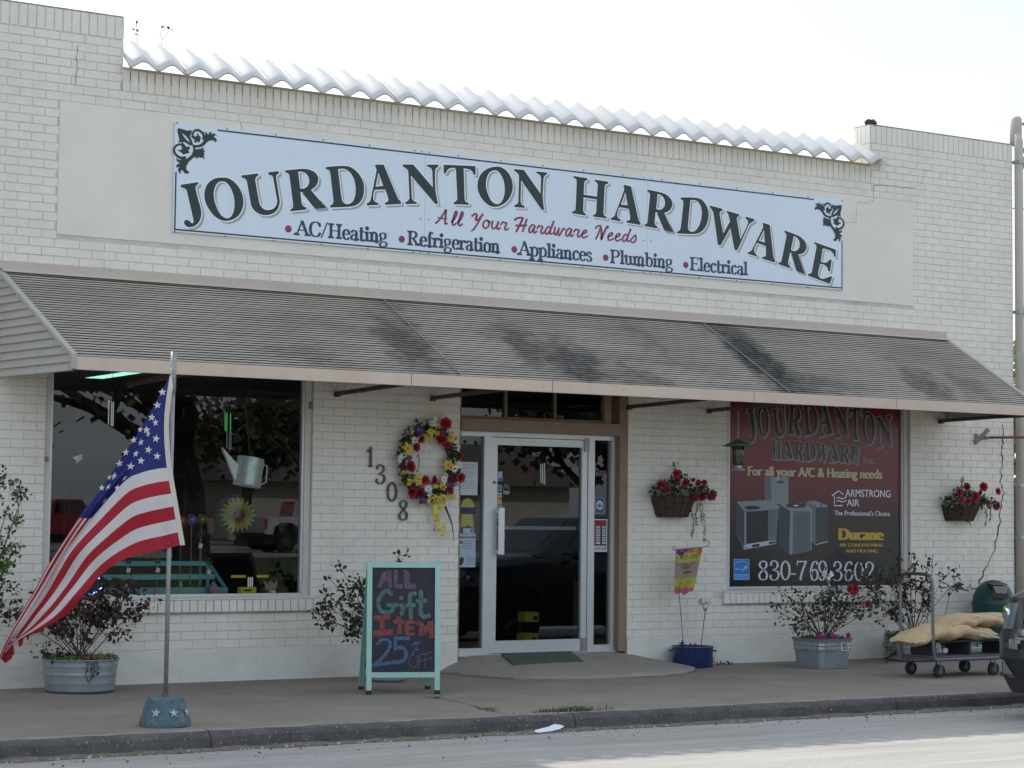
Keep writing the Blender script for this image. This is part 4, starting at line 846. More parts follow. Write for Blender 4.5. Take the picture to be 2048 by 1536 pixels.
# ------------------------------------------------------------------ plants
leafred=mat('rose_leaf_red',(.060,.030,.024),.5,nz=(25,.4),trans=.25)
leafgrn=mat('rose_leaf_green',(.042,.062,.026),.5,nz=(25,.4),trans=.3)
leaflt=mat('leaf_light_green',(.10,.17,.045),.55,nz=(25,.3),trans=.35)
leafsilk=mat('silk_leaf',(.03,.055,.035),.5,nz=(30,.3))
bark=mat('stem_bark',(.10,.065,.05),.8,nz=(30,.3))
redp=mat('petal_red',(.33,.010,.022),.55,nz=(40,.2)); redd=mat('petal_dark_red',(.24,.008,.02),.55,nz=(40,.2))
yel=mat('petal_yellow',(.62,.47,.05),.6,nz=(40,.15)); whi=mat('petal_white',(.70,.69,.64),.6,nz=(40,.08)); pur=mat('petal_purple',(.07,.035,.16),.6,nz=(40,.3)); pnk=mat('petal_magenta',(.40,.03,.16),.6)
cen=mat('flower_centre',(.40,.28,.05),.8)
def leaf(b,p,d,ln,wd,k=0,up=Vector((0,0,1)),fold=.25):
    p=Vector(p); d=Vector(d).normalized(); s=d.cross(up); s=s.normalized() if s.length>1e-3 else Vector((1,0,0)); n=s.cross(d)
    q=p+d*ln*.5; b.add([p,q+s*wd/2+n*ln*fold*.3,p+d*ln-n*ln*.08,q-s*wd/2+n*ln*fold*.3,q+n*0],[(0,1,4),(1,2,4),(2,3,4),(3,0,4)],k)
def rv(): 
    while 1:
        v=Vector((R.uniform(-1,1),R.uniform(-1,1),R.uniform(-1,1)))
        if .05<v.length<1: return v.normalized()
def bush(root,base,ends,nl,ls,mats,spread=.06,droop=0,thick=.006,subs=4,leafk=(0,0,1)):
    """canes from base to ends with side twigs; leaves in sprays along the outer part of each cane"""
    st=MB(); lf=MB()
    for e in ends:
        e=Vector(e); p0=Vector(base)+Vector((R.uniform(-.04,.04),R.uniform(-.04,.04),0)); mid=p0.lerp(e,.5)+Vector((R.uniform(-.03,.03),R.uniform(-.03,.03),R.uniform(0,.06)))
        P=spline([tuple(p0),tuple(mid),tuple(e)],5); st.tube(P,[thick*(1-.7*i/(len(P)-1)) for i in range(len(P))],5)
        tips=[(Vector(P[-1]),Vector(P[-1])-Vector(P[-2]))]
        for s_ in range(subs):
            t=R.uniform(.35,.95); a=Vector(P[int(t*(len(P)-1))]); dv=(rv()+(e-p0).normalized()*.8+Vector((0,0,.2))).normalized(); ln=R.uniform(.5,1.3)*spread*2
            q=a+dv*ln; st.tube([a,a.lerp(q,.5)+rv()*.008,q],[thick*.4,thick*.3,thick*.15],4); tips.append((q,dv)); tips.append((a.lerp(q,.6),dv))
        for q,dv in tips:
            for i in range(max(1,int(nl/len(ends)/len(tips)))):
                pp=q+rv()*spread*R.uniform(.1,.9); dd=(rv()+dv.normalized()*.4+Vector((0,0,-.15-droop))).normalized(); l_=ls*R.uniform(.6,1.25)
                leaf(lf,pp,dd,l_,l_*.62,R.choice(leafk),up=rv())
    st.build('canes',bark,root,kind='stuff'); lf.build('leaves',mats,root,kind='stuff')
def rosemesh(m,name='rose_bloom'):
    b=MB()
    for ring,(n,r,h,t) in enumerate(((6,1,.15,.9),(5,.72,.42,.55),(4,.42,.62,.2))):
        for i in range(n):
            a=2*math.pi*(i+.5*ring)/n; c,s=math.cos(a),math.sin(a); w_=math.pi/n*1.15
            V=[(0,-.05,0)]
            for (aa,rr,hh) in ((a-w_,r*.75,h),(a-w_*.5,r*1.02,h*.7+.08),(a+w_*.5,r*1.02,h*.7+.08),(a+w_,r*.75,h)): V.append((rr*math.cos(aa),-hh,rr*math.sin(aa)))
            b.add(V,[(0,1,2),(0,2,3),(0,3,4)])
    o=b.build(name,m); me=o.data; bpy.data.objects.remove(o); return me
def daisymesh(m,np_=14,pl_=1,name='daisy_bloom',wd=.16,curl=.1):
    b=MB(); 
    for i in range(np_):
        a=2*math.pi*i/np_; c,s=math.cos(a),math.sin(a); tx,tz=-s*wd,c*wd
        b.add([(c*.12,-.12,s*.12),(c*.6+tx,-.18,s*.6+tz),(c*pl_,-.18+curl*R.uniform(.2,1.2),s*pl_),(c*.6-tx,-.18,s*.6-tz)],[(0,1,2,3)],0)
        c2,s2=math.cos(a+.2)*.7,math.sin(a+.2)*.7; b.add([(c*.1,-.2,s*.1),(c2*.6+tx*.8,-.27,s2*.6+tz*.8),(c2,-.25,s2),(c2*.6-tx*.8,-.27,s2*.6-tz*.8)],[(0,1,2,3)],0)
    b.ball((0,-.24,0),.17,7,4,1); o=b.build(name,[m,cen]); me=o.data; bpy.data.objects.remove(o); return me
FM={'r':rosemesh(redp),'d':rosemesh(redd),'w':daisymesh(whi,13),'y':daisymesh(yel,6,1,'lily_bloom',.30,.25),'p':daisymesh(pur,9,1,'purple_bloom',.22,.1),'s':daisymesh(yel,8,1,'small_bloom',.3,.05),'m':rosemesh(pnk,'geranium_bloom')}
NM={'r':'rose','d':'rose','w':'daisy','y':'lily','p':'iris','s':'small_flower','m':'geranium'}
# wreath
wr=thing('wreath',(9.41,-.05,1.62),'round wreath of red roses, white daisies and yellow lilies hanging left of the door','wreath')
b=MB(); cxw,czw=9.41,2.03
for k in range(5):
    P=[]
    for i in range(41):
        a=2*math.pi*i/40; r=1+.05*math.sin(a*7+k); P.append((cxw+.265*r*math.cos(a)+R.uniform(-.008,.008),-.055+.022*math.sin(k+a*4),czw+.31*r*math.sin(a)+R.uniform(-.01,.01)))
    b.tube(P,.022,5)
b.build('twig_ring',mat('wreath_twigs',(.045,.032,.025),.9,nz=(60,.5)),wr,smooth=False)
lf=MB()
for i in range(520):
    a=R.uniform(0,6.283); q=Vector((cxw+.275*math.cos(a)+R.gauss(0,.035),-.07-R.random()*.05,czw+.325*math.sin(a)+R.gauss(0,.035))); l_=R.uniform(.03,.075); leaf(lf,q,rv()+Vector((math.cos(a)*.5,-.3,math.sin(a)*.5)),l_,l_*.5,R.choice((0,0,1)),up=rv())
lf.build('wreath_leaves',[leafsilk,leafgrn],wr,kind='stuff')
for k,x,z,r in WR:
    kk='d' if k=='r' and R.random()<.45 else k
    inst(FM[kk],NM[k],wr,(x/1000,-.10-R.random()*.025,z/1000),(R.uniform(-.35,.35),R.uniform(0,6.28),R.uniform(-.35,.35)),(r/1000*1.32,)*3)
b=MB()
for P,wd in (([(9.49,1.66),(9.482,1.58),(9.48,1.49)],.045),([(9.50,1.5),(9.516,1.42),(9.54,1.36),(9.557,1.325)],.03),([(9.545,1.45),(9.59,1.37),(9.56,1.33)],.025),([(9.55,1.66),(9.545,1.6),(9.52,1.54)],.035),([(9.50,1.66),(9.46,1.70),(9.51,1.69)],.03)):
    Q=spline([(p[0],p[1]) for p in P],4); ph=R.random(); b.ribbon(Q,wd,lambda u,v,ph=ph:(u,-.115+.012*math.sin(v*60+ph*6),v))
b.build('yellow_ribbon',mat('ribbon_yellow',(.66,.56,.08),.45),wr)
b=MB()
b.ribbon(spline([(9.60,1.60),(9.64,1.52),(9.677,1.43),(9.70,1.27)],4),lambda t,d:.024*(1-t*.85)+.003,wall(-.09),k=0)
for i in range(70):
    x=9.47+R.uniform(0,.06); z=R.uniform(1.36,1.6); leaf(b,(x,-.10,z),(R.uniform(-.4,.4),R.uniform(-.3,0),-1),.018,.009,1,up=rv())
for i in range(50): 
    a=R.uniform(0,1); x=9.62+.16*a; z=1.70-.02*math.sin(a*4)+a*.2; leaf(b,(x+R.gauss(0,.02),-.10,z+R.gauss(0,.03)),rv(),.02,.01,1,up=rv())
b.tube(spline([(9.30,-.06,2.16),(9.315,-.07,2.05),(9.31,-.06,1.93)],4),.004,4,k=1)
for z in (2.15,2.1,2.05,2.0,1.96): leaf(b,(9.31,-.06,z),(R.uniform(-1,1),-.2,-1),.04,.014,0,up=rv())
b.build('trailing_foliage',[leafgrn,mat('eucalyptus',(.13,.13,.10),.7)],wr,kind='stuff')
# hanging baskets
def basket(loc,xl,xr,zr,bl,br,zb,fl,label,trail,top):
    t=thing('flower_basket',loc,label,'flower basket','baskets of red flowers fixed to the wall')
    b=MB(); V=[];F=[]; n=14; m=7
    for j in range(m+1):
        tt=j/m; z=lerp(zr,zb,tt); xa=lerp(xl,bl,tt**1.2); xb=lerp(xr,br,tt**1.2); dep=.21*(1-.35*tt)
        for i in range(n+1):
            a=math.pi*i/n; V.append((lerp(xa,xb,(1-math.cos(a))/2)+R.uniform(-.006,.006),-.01-dep*math.sin(a)+R.uniform(-.006,.006),z+R.uniform(-.006,.006)))
    for j in range(m):
        for i in range(n): a=j*(n+1)+i; F.append((a,a+1,a+n+2,a+n+1))
    F.append(tuple(m*(n+1)+i for i in range(n+1))); b.add(V,F); b.build('coco_liner',mat('coco_liner',(.075,.05,.038),.95,nz=(60,.5),bump=(120,1)),t)
    b=MB()
    for j in range(0,m+1,2):
        tt=j/m; z=lerp(zr,zb,tt); xa=lerp(xl,bl,tt); xb=lerp(xr,br,tt); dep=.222*(1-.35*tt); b.tube([(lerp(xa-.006,xb+.006,(1-math.cos(math.pi*i/16))/2),-.01-dep*math.sin(math.pi*i/16),z) for i in range(17)],.0035,4)
    for k in range(1,8):
        a=math.pi*k/8; b.tube([(lerp(lerp(xl,bl,q),lerp(xr,br,q),(1-math.cos(a))/2),-.012-.222*(1-.35*q)*math.sin(a),lerp(zr,zb,q)) for q in (0,.5,1)],.003,4)
    b.build('wire_frame',mat('wire_black',(.03,.028,.026),.5,metal=.6),t)
    lf=MB(); cx_=(xl+xr)/2
    for i in range(430):
        x=R.uniform(xl-.03,xr+.10); z=zr+R.uniform(-.05,1)*(top-zr)*max(.25,1-abs(x-cx_)/(xr-xl)*1.1); y=-.02-R.uniform(.02,.22); l_=R.uniform(.03,.075); leaf(lf,(x,y,z),rv()+Vector((0,-.3,0)),l_,l_*.6,R.choice((0,0,1,2)),up=rv())
    for i in range(40): a=R.random(); leaf(lf,(cx_-.03+R.gauss(0,.012),-.1,lerp(zr+.1,top+.09,a)),(R.uniform(-1,1),0,.8),.04,.012,1,up=rv())
    lf.build('basket_leaves',[leafsilk,leafgrn,mat('grey_leaf',(.16,.19,.14),.6)],t,kind='stuff')
    for (x,z,r) in fl: inst(R.choice((FM['r'],FM['r'],FM['d'])),'rose',t,(x/1000,-.19-R.random()*.05,z/1000),(R.uniform(-.4,.4),R.uniform(0,6.3),R.uniform(-.4,.4)),(r/1000*1.3,)*3)
    b=MB()
    for P in trail:
        Q=spline([(p[0],-.13,p[1]) for p in P],4); b.tube(Q,.0025,4)
        for q in Q[::1]:
            for k in range(3): leaf(b,(q[0]+R.gauss(0,.006),q[1],q[2]+R.uniform(-.02,.02)),(R.uniform(-1,1),R.uniform(-.4,.2),-.8),R.uniform(.02,.045),.009,0,up=rv())
    b.build('trailing_sprigs',[leafgrn],t,kind='stuff')
B1=[(12067,1846,44),(12123,1808,38),(12262,1976,35),(12255,1903,36),(12348,1881,38),(12535,1881,29),(12614,1889,26),(12581,1758,53),(12702,1759,47),(12484,1720,29),(12452,1913,21)]
B2=[(16288,1905,43),(16182,1846,40),(16541,1910,43),(16780,1862,36),(16477,1848,31),(16408,1791,52),(16206,1747,38),(16307,1743,36),(16578,1738,24),(16763,1698,43)]
basket((12.33,-.02,1.53),12.07,12.60,1.74,12.14,12.52,1.53,B1,'brown basket of red roses with long trailing sprigs, between door and window graphic',
 [[(12.63,1.68),(12.66,1.55),(12.67,1.4),(12.66,1.29)],[(12.60,1.68),(12.63,1.58),(12.64,1.50)],[(12.50,1.6),(12.53,1.5),(12.52,1.40),(12.51,1.35)],[(12.58,1.66),(12.56,1.55),(12.57,1.48)]],1.99)
basket((16.35,-.02,1.52),16.09,16.62,1.70,16.15,16.54,1.52,B2,'brown basket of red roses near the right wall corner, beside the long crack',
 [[(16.66,1.66),(16.68,1.58),(16.66,1.50)],[(16.72,1.68),(16.74,1.6),(16.72,1.54)],[(16.38,1.54),(16.42,1.5)]],1.90)
# house numbers
num=mat('weathered_bronze',(.11,.105,.095),.5,metal=.5,nz=(60,.3))
for s,x0,x1,z0,z1 in (('1',8.775,8.86,1.966,2.160),('3',8.872,8.985,1.812,1.995),('0',8.992,9.118,1.646,1.828),('8',9.122,9.238,1.468,1.662)):
    b=MB(); fr=MB()
    pen(fr,s,x0,x1,z0,z1-z0,lambda u,v:(u,-.030,v),.019,.008,serif=(s=='1'))
    nv=len(fr.v); b.add(fr.v,fr.f); b.add([(q[0],-.009,q[2]) for q in fr.v],[f[::-1] for f in fr.f])
    ed={}
    for f in fr.f:
        for i in range(len(f)):
            e=(f[i],f[(i+1)%len(f)]); ed[e]=1
    b.add(fr.v+[(q[0],-.009,q[2]) for q in fr.v],[(e[0],e[1],e[1]+nv,e[0]+nv) for e in ed if (e[1],e[0]) not in ed])
    tag(b.build('house_number',num),'weathered metal numeral %s beside the wreath'%{'1':'one, highest of the four','3':'three, second from the top','0':'zero, third from the top','8':'eight, lowest of the four'}[s],'house number','metal house numerals stepping down beside the wreath')
# ------------------------------------------------------------------ flagpole and flag
fp=thing('flagpole',(5.465,-3.40,0),'thin grey steel pole standing in a painted blue concrete foot on the pavement','flagpole')
b=MB(); prof=[(.175,0),(.178,.025),(.172,.05),(.135,.165),(.128,.195),(.118,.205),(.03,.205)]
V=[];F=[];n=8; m=len(prof)
for r,z in prof:
    for j in range(n): a=2*math.pi*(j+.5)/n; V.append((5.465+r*1.03*math.cos(a)+R.uniform(-.003,.003),-3.40+r*1.03*math.sin(a)+R.uniform(-.003,.003),z+(R.uniform(-.006,.006) if z<.03 else 0)+.003))
for i in range(m-1):
    for j in range(n): F.append((i*n+j,i*n+(j+1)%n,(i+1)*n+(j+1)%n,(i+1)*n+j))
F.append(tuple((m-1)*n+j for j in range(n))); F.append(tuple(range(n))[::-1]); b.add(V,F)
foot=b.build('concrete_foot',mat('foot_blue_paint',(.06,.125,.155),.75,nz=(14,.2),dirt=[(7,(.17,.10,.07),.5,(1,1,.6)),(30,(.28,.27,.25),.45)],bump=(50,.3)),fp)
def star(b,c,ax,ay,r,k=None,n=5,inner=.4,rot=0):
    b.add([Vector(c)]+[Vector(c)+(Vector(ax)*math.sin(math.pi*i/n+rot)+Vector(ay)*math.cos(math.pi*i/n+rot))*(r if i%2==0 else r*inner) for i in range(2*n)],[(0,i+1,(i+1)%(2*n)+1) for i in range(2*n)],k)
b=MB()
for j in (5,4,6):
    a=2*math.pi*j/n+ (2*math.pi/n)*0; aa=2*math.pi*(j+1)/n
    c=Vector((5.465+.160*math.cos(aa)*1.0,-3.40+.160*math.sin(aa),.105)); nr=Vector((math.cos(aa),math.sin(aa),.33)).normalized(); ax=Vector((-math.sin(aa),math.cos(aa),0)); star(b,c+nr*.004,ax,Vector((0,0,1))-nr*.3,.036)
b.build('painted_star',mat('star_paint',(.42,.44,.42),.85,nz=(60,.3)),foot)
b=MB(); b.tube([(5.465,-3.40,.18),(5.467,-3.40,1.2),(5.469,-3.40,2.38)],.0165,14); b.tube([(5.469,-3.40,2.38),(5.470,-3.40,2.68)],.022,10); b.tube([(5.455,-3.413,2.43),(5.455,-3.413,2.56)],.010,8); b.build('pole',steelp,fp,smooth=True)
b=MB(); b.tube([(5.462,-3.40,.17),(5.464,-3.40,.235)],.024,12); b.build('pole_collar',mat('rusty_collar',(.16,.10,.07),.7),fp)
def FPt(a,z,off=0): # flag plane through the pole
    return Vector((5.465-.855*a+.519*off,-3.40+.519*a+.855*off,z))
FT=[(12,2503),(140,2256),(289,2002),(452,1741),(625,1495),(729,1315),(832,1135),(924,955),(1020,783),(1115,614),(1183,461)]
FMd=[(20,1839),(90,1831),(198,1801),(319,1735),(536,1496),(703,1286),(813,1099),(909,927),(1008,765),(1108,604),(1175,461)]
FB=[(-87,1288),(27,1258),(134,1235),(241,1206),(348,1161),(471,1071),(593,916),(698,797),(838,699),(980,627),(1097,583)]
for q in (FT,FMd,FB):
    pass
def cur(Q,u):
    t=u*10; i=min(9,int(t)); f=t-i; P=[Q[max(i-1,0)],Q[i],Q[i+1],Q[min(i+2,10)]]
    return [.5*((2*P[1][k])+(-P[0][k]+P[2][k])*f+(2*P[0][k]-5*P[1][k]+4*P[2][k]-P[3][k])*f*f+(-P[0][k]+3*P[1][k]-3*P[2][k]+P[3][k])*f**3)/1000 for k in (0,1)]
def flagpt(u,v,off=0): # v: 0 top .. 1 bottom
    a,mm,c=cur(FT,u),cur(FMd,u),cur(FB,u); s=7/13
    p=[lerp(a[k],mm[k],v/s) for k in (0,1)] if v<=s else [lerp(mm[k],c[k],(v-s)/(1-s)) for k in (0,1)]
    p[0]+=.030*math.sin(math.pi*min(1,v/s))*math.exp(-u*9) if v<s else 0
    am=min(1,u*2.6); q_=(v-.55)*6+(u-.45)*5; w_=.060*am*math.sin(7.5*v-3.0*u+.6)+.030*am*math.sin(15*v+4*u)+.020*am*math.sin(9*u+20*v*u)+.045*am*math.exp(-q_*q_)+.012*am*math.sin(26*v-9*u)-.045
    if u>.4 and v<s: w_+=-.05*(1-v/s)*min(1,(u-.4)*5)
    return FPt(p[0],p[1],w_+off)
fcl={}
flagr=mat('flag_red',(.42,.016,.035),.7,nz=(300,.06),trans=.38); flagw=mat('flag_white',(.72,.70,.70),.7,nz=(300,.03),trans=.42); flagb=mat('flag_blue',(.018,.028,.17),.7,nz=(300,.06),trans=.3); starw=mat('flag_star',(.80,.79,.78),.7,trans=.3)
fl=thing('flag',(5.465,-3.40,1.25),'large stars and stripes flag with frayed end drooping from the steel pole','flag')
NU,SR=90,4; b=MB(); V=[];F=[];K=[]
for j in range(13*SR+1):
    for i in range(NU+1): V.append(flagpt(i/NU,j/(13*SR)))
for j in range(13*SR):
    for i in range(NU):
        st=j//SR; u=i/NU; F.append((j*(NU+1)+i,(j+1)*(NU+1)+i,(j+1)*(NU+1)+i+1,j*(NU+1)+i+1)); K.append(2 if (st<7 and u<.405) else (0 if st%2==0 else 1))
b.add(V,F); b.m=K; b.build('flag_cloth',[flagr,flagw,flagb],fl,smooth=True)
b=MB(); V=[];F=[]
for j in range(41):
    v=j/40; p=flagpt(0,v); q=flagpt(.0,v)+Vector((.855,-.519,0))*.036*min(1,.25+v*12); V+=[p,q]
for j in range(40): F.append((2*j,2*j+1,2*j+3,2*j+2))
b.add(V,F); b.build('heading_tape',mat('heading',(.62,.58,.52),.8,trans=.2),fl)
b=MB()
for (u0,u1,c) in ((1,.955,1),):
    pass
fr=[(0,(1175,461),(1108,604),(1097,470),(1150,430)),(1,(1108,604),(1060,610),(1050,520),(1092,500)),(0,(1060,612),(1018,630),(1030,560),(1055,545)),(1,(1018,632),(1000,640),(1008,590),(1020,585)),(0,(1000,640),(975,645),(985,600),(1000,595)),(0,(1097,583),(1175,461),(1150,440),(1085,500))]
for k,*pts in fr: b.add([FPt(p[0]/1000,p[1]/1000,.012*((i%2)*2-1)-.01) for i,p in enumerate(pts)],[(0,1,2,3)],k)
b.build('frayed_end',[flagr,flagw],fl)
stm=MB()
def nrm(u,v):
    a=flagpt(u+.004,v)-flagpt(u-.004,v); c=flagpt(u,v-.004)-flagpt(u,v+.004); return a.normalized(),c.normalized(),a.cross(c).normalized()
ST=[(61,2381,1),(102,2290,1),(138,2202,1),(108,2166,.9),(176,2111,1),(161,2080,.7),(240,2127,.7),(283,2046,1),(210,2022,1),(101,2046,1),(325,1957,1),(248,1935,.95),(157,1969,.95),(87,1921,.95),(363,1871,1.1),(283,1845,1),(210,1887,.95),(400,1781,1.1),(322,1757,1),(508,1701,.7),(436,1697,1.1),(357,1678,.9),(460,1783,.5),(472,1604,1),(55,2120,.0)]
gridp=[]
for i in range(0,82):
    for j in range(0,60):
        u,v=.003+.40*i/81,7/13*j/59; p=flagpt(u,v); a=(p.x-5.465)*-.855+(p.y+3.40)*.519; gridp.append((a,p.z,u,v))
for k,(sa,szz,sc_) in enumerate(ST):
    if sc_<.1: continue
    g=min(gridp,key=lambda q:(q[0]-sa/1000)**2+(q[1]-szz/1000)**2); p=flagpt(g[2],g[3]); ax,ay,nn=nrm(max(.006,g[2]),g[3]); s_=1 if nn.dot(cam.location-p)>0 else -1; nn=nn*s_
    e1=Vector((.855,-.519,0)); e1=(e1-nn*e1.dot(nn)).normalized(); e2=nn.cross(e1); e2=e2 if e2.z>0 else -e2; th=R.uniform(-.35,.1)
    f1=e1*math.cos(th)+e2*math.sin(th); f2=e2*math.cos(th)-e1*math.sin(th); stm=MB(); star(stm,p+nn*.006,f1*(.75+.25*min(1,sc_)),f2,.031*sc_**.5); stm.build('star',starw,fl)
for z in (2.50,1.30): 
    b=MB(); b.tube([(5.467+.022*math.cos(a*.7),-3.40+.022*math.sin(a*.7),z) for a in range(10)],.003,5); b.build('flag_ring',galv,fl)
# ------------------------------------------------------------------ A-frame chalkboard (local frame, board faces -y)
mint=mat('mint_paint',(.33,.56,.50),.55,nz=(6,.04),dirt=(20,(.25,.42,.38),.3)); chalkb=mat('chalkboard_black',(.018,.018,.032),.7,nz=(5,.25),dirt=(4,(.05,.05,.07),.5))
AW,AH=.63,1.115
ab=thing('chalkboard_sign',(7.915,-1.76,0),'mint green A-frame chalkboard advertising gift items at 25% off','sidewalk sign',rz=-.345)
def LB(): return MB()
tilt=.055   # front face leans back
def fa(u,v,o=0): return (u,v*tilt*1.0-o,v)   # v is height
b=LB()
for x0,x1 in ((0,.044),(AW-.044,AW)): b.beam(fa((x0+x1)/2,.035),fa((x0+x1)/2,AH),.044,.03,up=(0,1,0))
b.beam(fa(.044,AH-.022),fa(AW-.044,AH-.022),.0299,.044); b.beam(fa(.044,.165),fa(AW-.044,.165),.0299,.044); b.build('front_frame',mint,ab,rel=False)
b=LB(); b.add([fa(.04,.17,0),fa(AW-.04,.17,0),fa(AW-.04,AH-.03,0),fa(.04,AH-.03,0)],[(0,1,2,3)]); 
cbp=b.build('chalk_panel',chalkb,ab,rel=False)
b=LB()
for x in (.022,AW-.022): b.beam((x,.50,.035),(x,.075,AH-.02),.044,.03,up=(0,1,0))
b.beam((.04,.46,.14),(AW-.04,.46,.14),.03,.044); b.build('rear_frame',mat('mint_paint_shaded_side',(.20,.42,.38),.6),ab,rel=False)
b=LB(); b.add([(.03,.44,.18),(AW-.03,.44,.18),(AW-.03,.09,AH-.05),(.03,.09,AH-.05)],[(0,1,2,3)]); b.build('rear_panel',chalkb,ab,rel=False)
for i,(x,y) in enumerate(((.022,.002),(AW-.022,.002),(.022,.505),(AW-.022,.505))):
    b=LB(); b.box(x-.024,x+.024,y-.017,y+.017,.002,.036); b.build('rubber_foot',black,ab,rel=False)
def chm(n,c): return mat('chalk_'+n,c,.95,nz=(170,.55),dirt=[(240,(.02,.02,.035),.7,(1,1,1),(.42,.6)),(60,(.02,.02,.035),.6,(1,1,1),(.42,.65))])
chp,chg,cho,chb=chm('mauve',(.20,.125,.18)),chm('green',(.115,.25,.205)),chm('orange',(.36,.085,.07)),chm('blue',(.09,.20,.34)); chl=chm('pale',(.20,.25,.30))
def cuv(p): return ((p[0]-190)/700*.542+.044,(1218-p[1])/1085*.878+.189)
cl_=[0]
def cf():
    cl_[0]+=1; e=.0012+cl_[0]*.00003; return lambda u,v: fa(u,v,e)
def chalk_poly(m,polys,name):
    b=MB()
    for P,*H in polys: b.poly([cuv(p) for p in P],cf(),[[cuv(p) for p in h] for h in H])
    b.build(name,m,cbp,rel=False)
def chalk_str(m,strs,name,w0):
    b=MB()
    for s in strs:
        P=[cuv(p) for p in s[0]]; wd=s[1] if len(s)>1 else w0; Q=spline(P,5) if len(P)>2 else P; f=cf(); b.ribbon(Q,wd/700*.542,f)
        for e in (Q[0],Q[-1]): b.poly([(e[0]+wd/2/700*.542*math.cos(i*.785),e[1]+wd/2/700*.542*math.sin(i*.785)) for i in range(8)],cf())
    b.build(name,m,cbp,rel=False)
chalk_poly(chp,[([(245,340),(310,168),(400,160),(415,340),(368,340),(362,272),(318,272),(296,338)],[(335,220),(355,185),(365,220)]),([(430,155),(478,152),(472,300),(535,305),(530,350),(437,345)],),([(532,155),(590,152),(605,180),(602,290),(670,298),(683,355),(548,348),(540,180)],)],'chalk_word_all')
chalk_str(chg,[([(400,405),(370,375),(320,385),(270,450),(262,520),(290,580),(350,600),(410,580),(430,540)],44),([(370,520),(430,520),(470,522)],42),([(515,445),(516,446)],46),([(522,525),(535,560),(520,610)],48),([(665,400),(620,405),(610,450),(620,560),(625,655)],46),([(580,525),(660,522)],44),([(735,385),(735,480),(735,600),(770,645),(825,628)],50),([(700,475),(790,475)],44)],'chalk_word_gift',44)
chalk_poly(cho,[([(210,628),(395,622),(390,668),(328,675),(330,770),(425,778),(420,835),(205,850),(205,790),(275,778),(280,680),(215,680)],),([(455,672),(462,635),(505,635),(512,672),(545,676),(545,715),(520,718),(525,828),(470,828),(475,720),(425,705),(425,675)],),([(555,680),(668,680),(672,715),(600,722),(602,745),(660,742),(662,775),(602,780),(605,808),(665,808),(668,845),(556,840)],),([(680,685),(745,690),(785,745),(820,690),(878,685),(880,870),(828,868),(825,790),(785,835),(760,780),(765,850),(710,845),(715,735),(682,722)],)],'chalk_word_item')
chalk_str(chb,[([(258,925),(300,885),(370,885),(395,930),(370,1000),(300,1080),(210,1150)],36),([(215,1148),(320,1130),(418,1122)],38),([(600,868),(530,868),(455,866)],42),([(455,870),(448,975)],36),([(452,975),(520,962),(570,1010),(560,1080),(500,1115),(445,1115)],42),([(650,935),(690,912)],28),([(725,888),(690,960),(640,1035)],10),([(690,985),(700,990)],22)],'chalk_25_percent',36)
chalk_str(chl,[([(660,1045),(615,1060),(608,1130),(640,1175),(690,1150),(700,1080),(660,1045)],7),([(720,1050),(715,1180)],7),([(700,1050),(775,1025)],7),([(715,1105),(760,1100)],6),([(782,1035),(782,1165)],7),([(760,1035),(858,1012)],6),([(782,1095),(860,1068)],6),([(865,603),(880,630),(880,665)],5)],'chalk_word_off',7)
# ------------------------------------------------------------------ planters
def roundtub(root,cx,cy,r0,r1,h,m,name='tub',ribs=(.3,.55,.82),n=40,sx=1,sy=1):
    prof=[(r0*.98,.0),(r0,.012)]
    for i in range(1,25):
        t=i/25; r=lerp(r0,r1,t); 
        for q in ribs: r+=.006*math.exp(-((t-q)/.018)**2)
        prof.append((r,h*t))
    prof+=[(r1+.002,h-.004),(r1+.009,h),(r1+.006,h+.006),(r1-.004,h),(r1-.01,h-.05),(.001,h-.05)]
    b=MB(); b.lathe(prof,(cx,cy,.002),n,sx=sx,sy=sy); return b.build(name,m,root,smooth=True)
def soildisc(root,cx,cy,r,z,sx=1,sy=1):
    b=MB(); b.lathe([(r,z),(r*.6,z+.012),(.001,z+.02)],(cx,cy,0),16,sx=sx,sy=sy); b.build('potting_soil',soil,root)
def groundcover(root,cx,cy,rx,ry,z,nb,mats,name='ground_cover',ls=.035,over=.03):
    b=MB()
    for i in range(nb):
        a=R.uniform(0,6.28); q=R.random()**.5; x=cx+rx*q*math.cos(a)*(1+over*R.random()); y=cy+ry*q*math.sin(a); leaf(b,(x,y,z+R.uniform(0,.04)),rv()+Vector((0,0,.5)),ls*R.uniform(.5,1.2),ls*.5,R.choice((0,0,1)),up=rv())
    b.build(name,mats,root,kind='stuff')
t1=thing('planter_tub',(5.85,-.50,0),'round galvanised washtub planted with a dark leaved rose, below the left shop window','planter')
roundtub(t1,5.848,-.50,.285,.318,.275,galv); soildisc(t1,5.848,-.5,.30,.24)
yg=mat('sedum',(.20,.22,.075),.8,nz=(60,.3)); groundcover(t1,5.848,-.5,.31,.30,.26,1300,[yg,leafgrn,redd],ls=.028)
b=MB()
for k in range(4):
    x=5.79+.03*k; Q=spline([(x,-.80,.30),(x,-.84,.24),(x+R.uniform(-.01,.02),-.835,.17),(x+R.uniform(-.01,.02),-.832,.10+.03*k)],4); b.tube(Q,.002,4)
    for q in Q:
        for z in range(2): leaf(b,q,rv()+Vector((0,0,-.8)),.022,.012,R.choice((0,1)),up=rv())
b.build('trailing_stems',[leafgrn,leafred],t1,kind='stuff')
for (x,y,z,k) in ((5.80,-.77,.32,'d'),(6.02,-.7,.30,'d'),(5.84,-.78,.30,'d')): inst(FM[k],'small_bloom',t1,(x,y,z),(0,R.random()*6,0),(.018,)*3)
rb=thing('rose_bush',(5.85,-.50,.26),'dark red leaved rose bush growing from the round tub behind the flag','shrub')
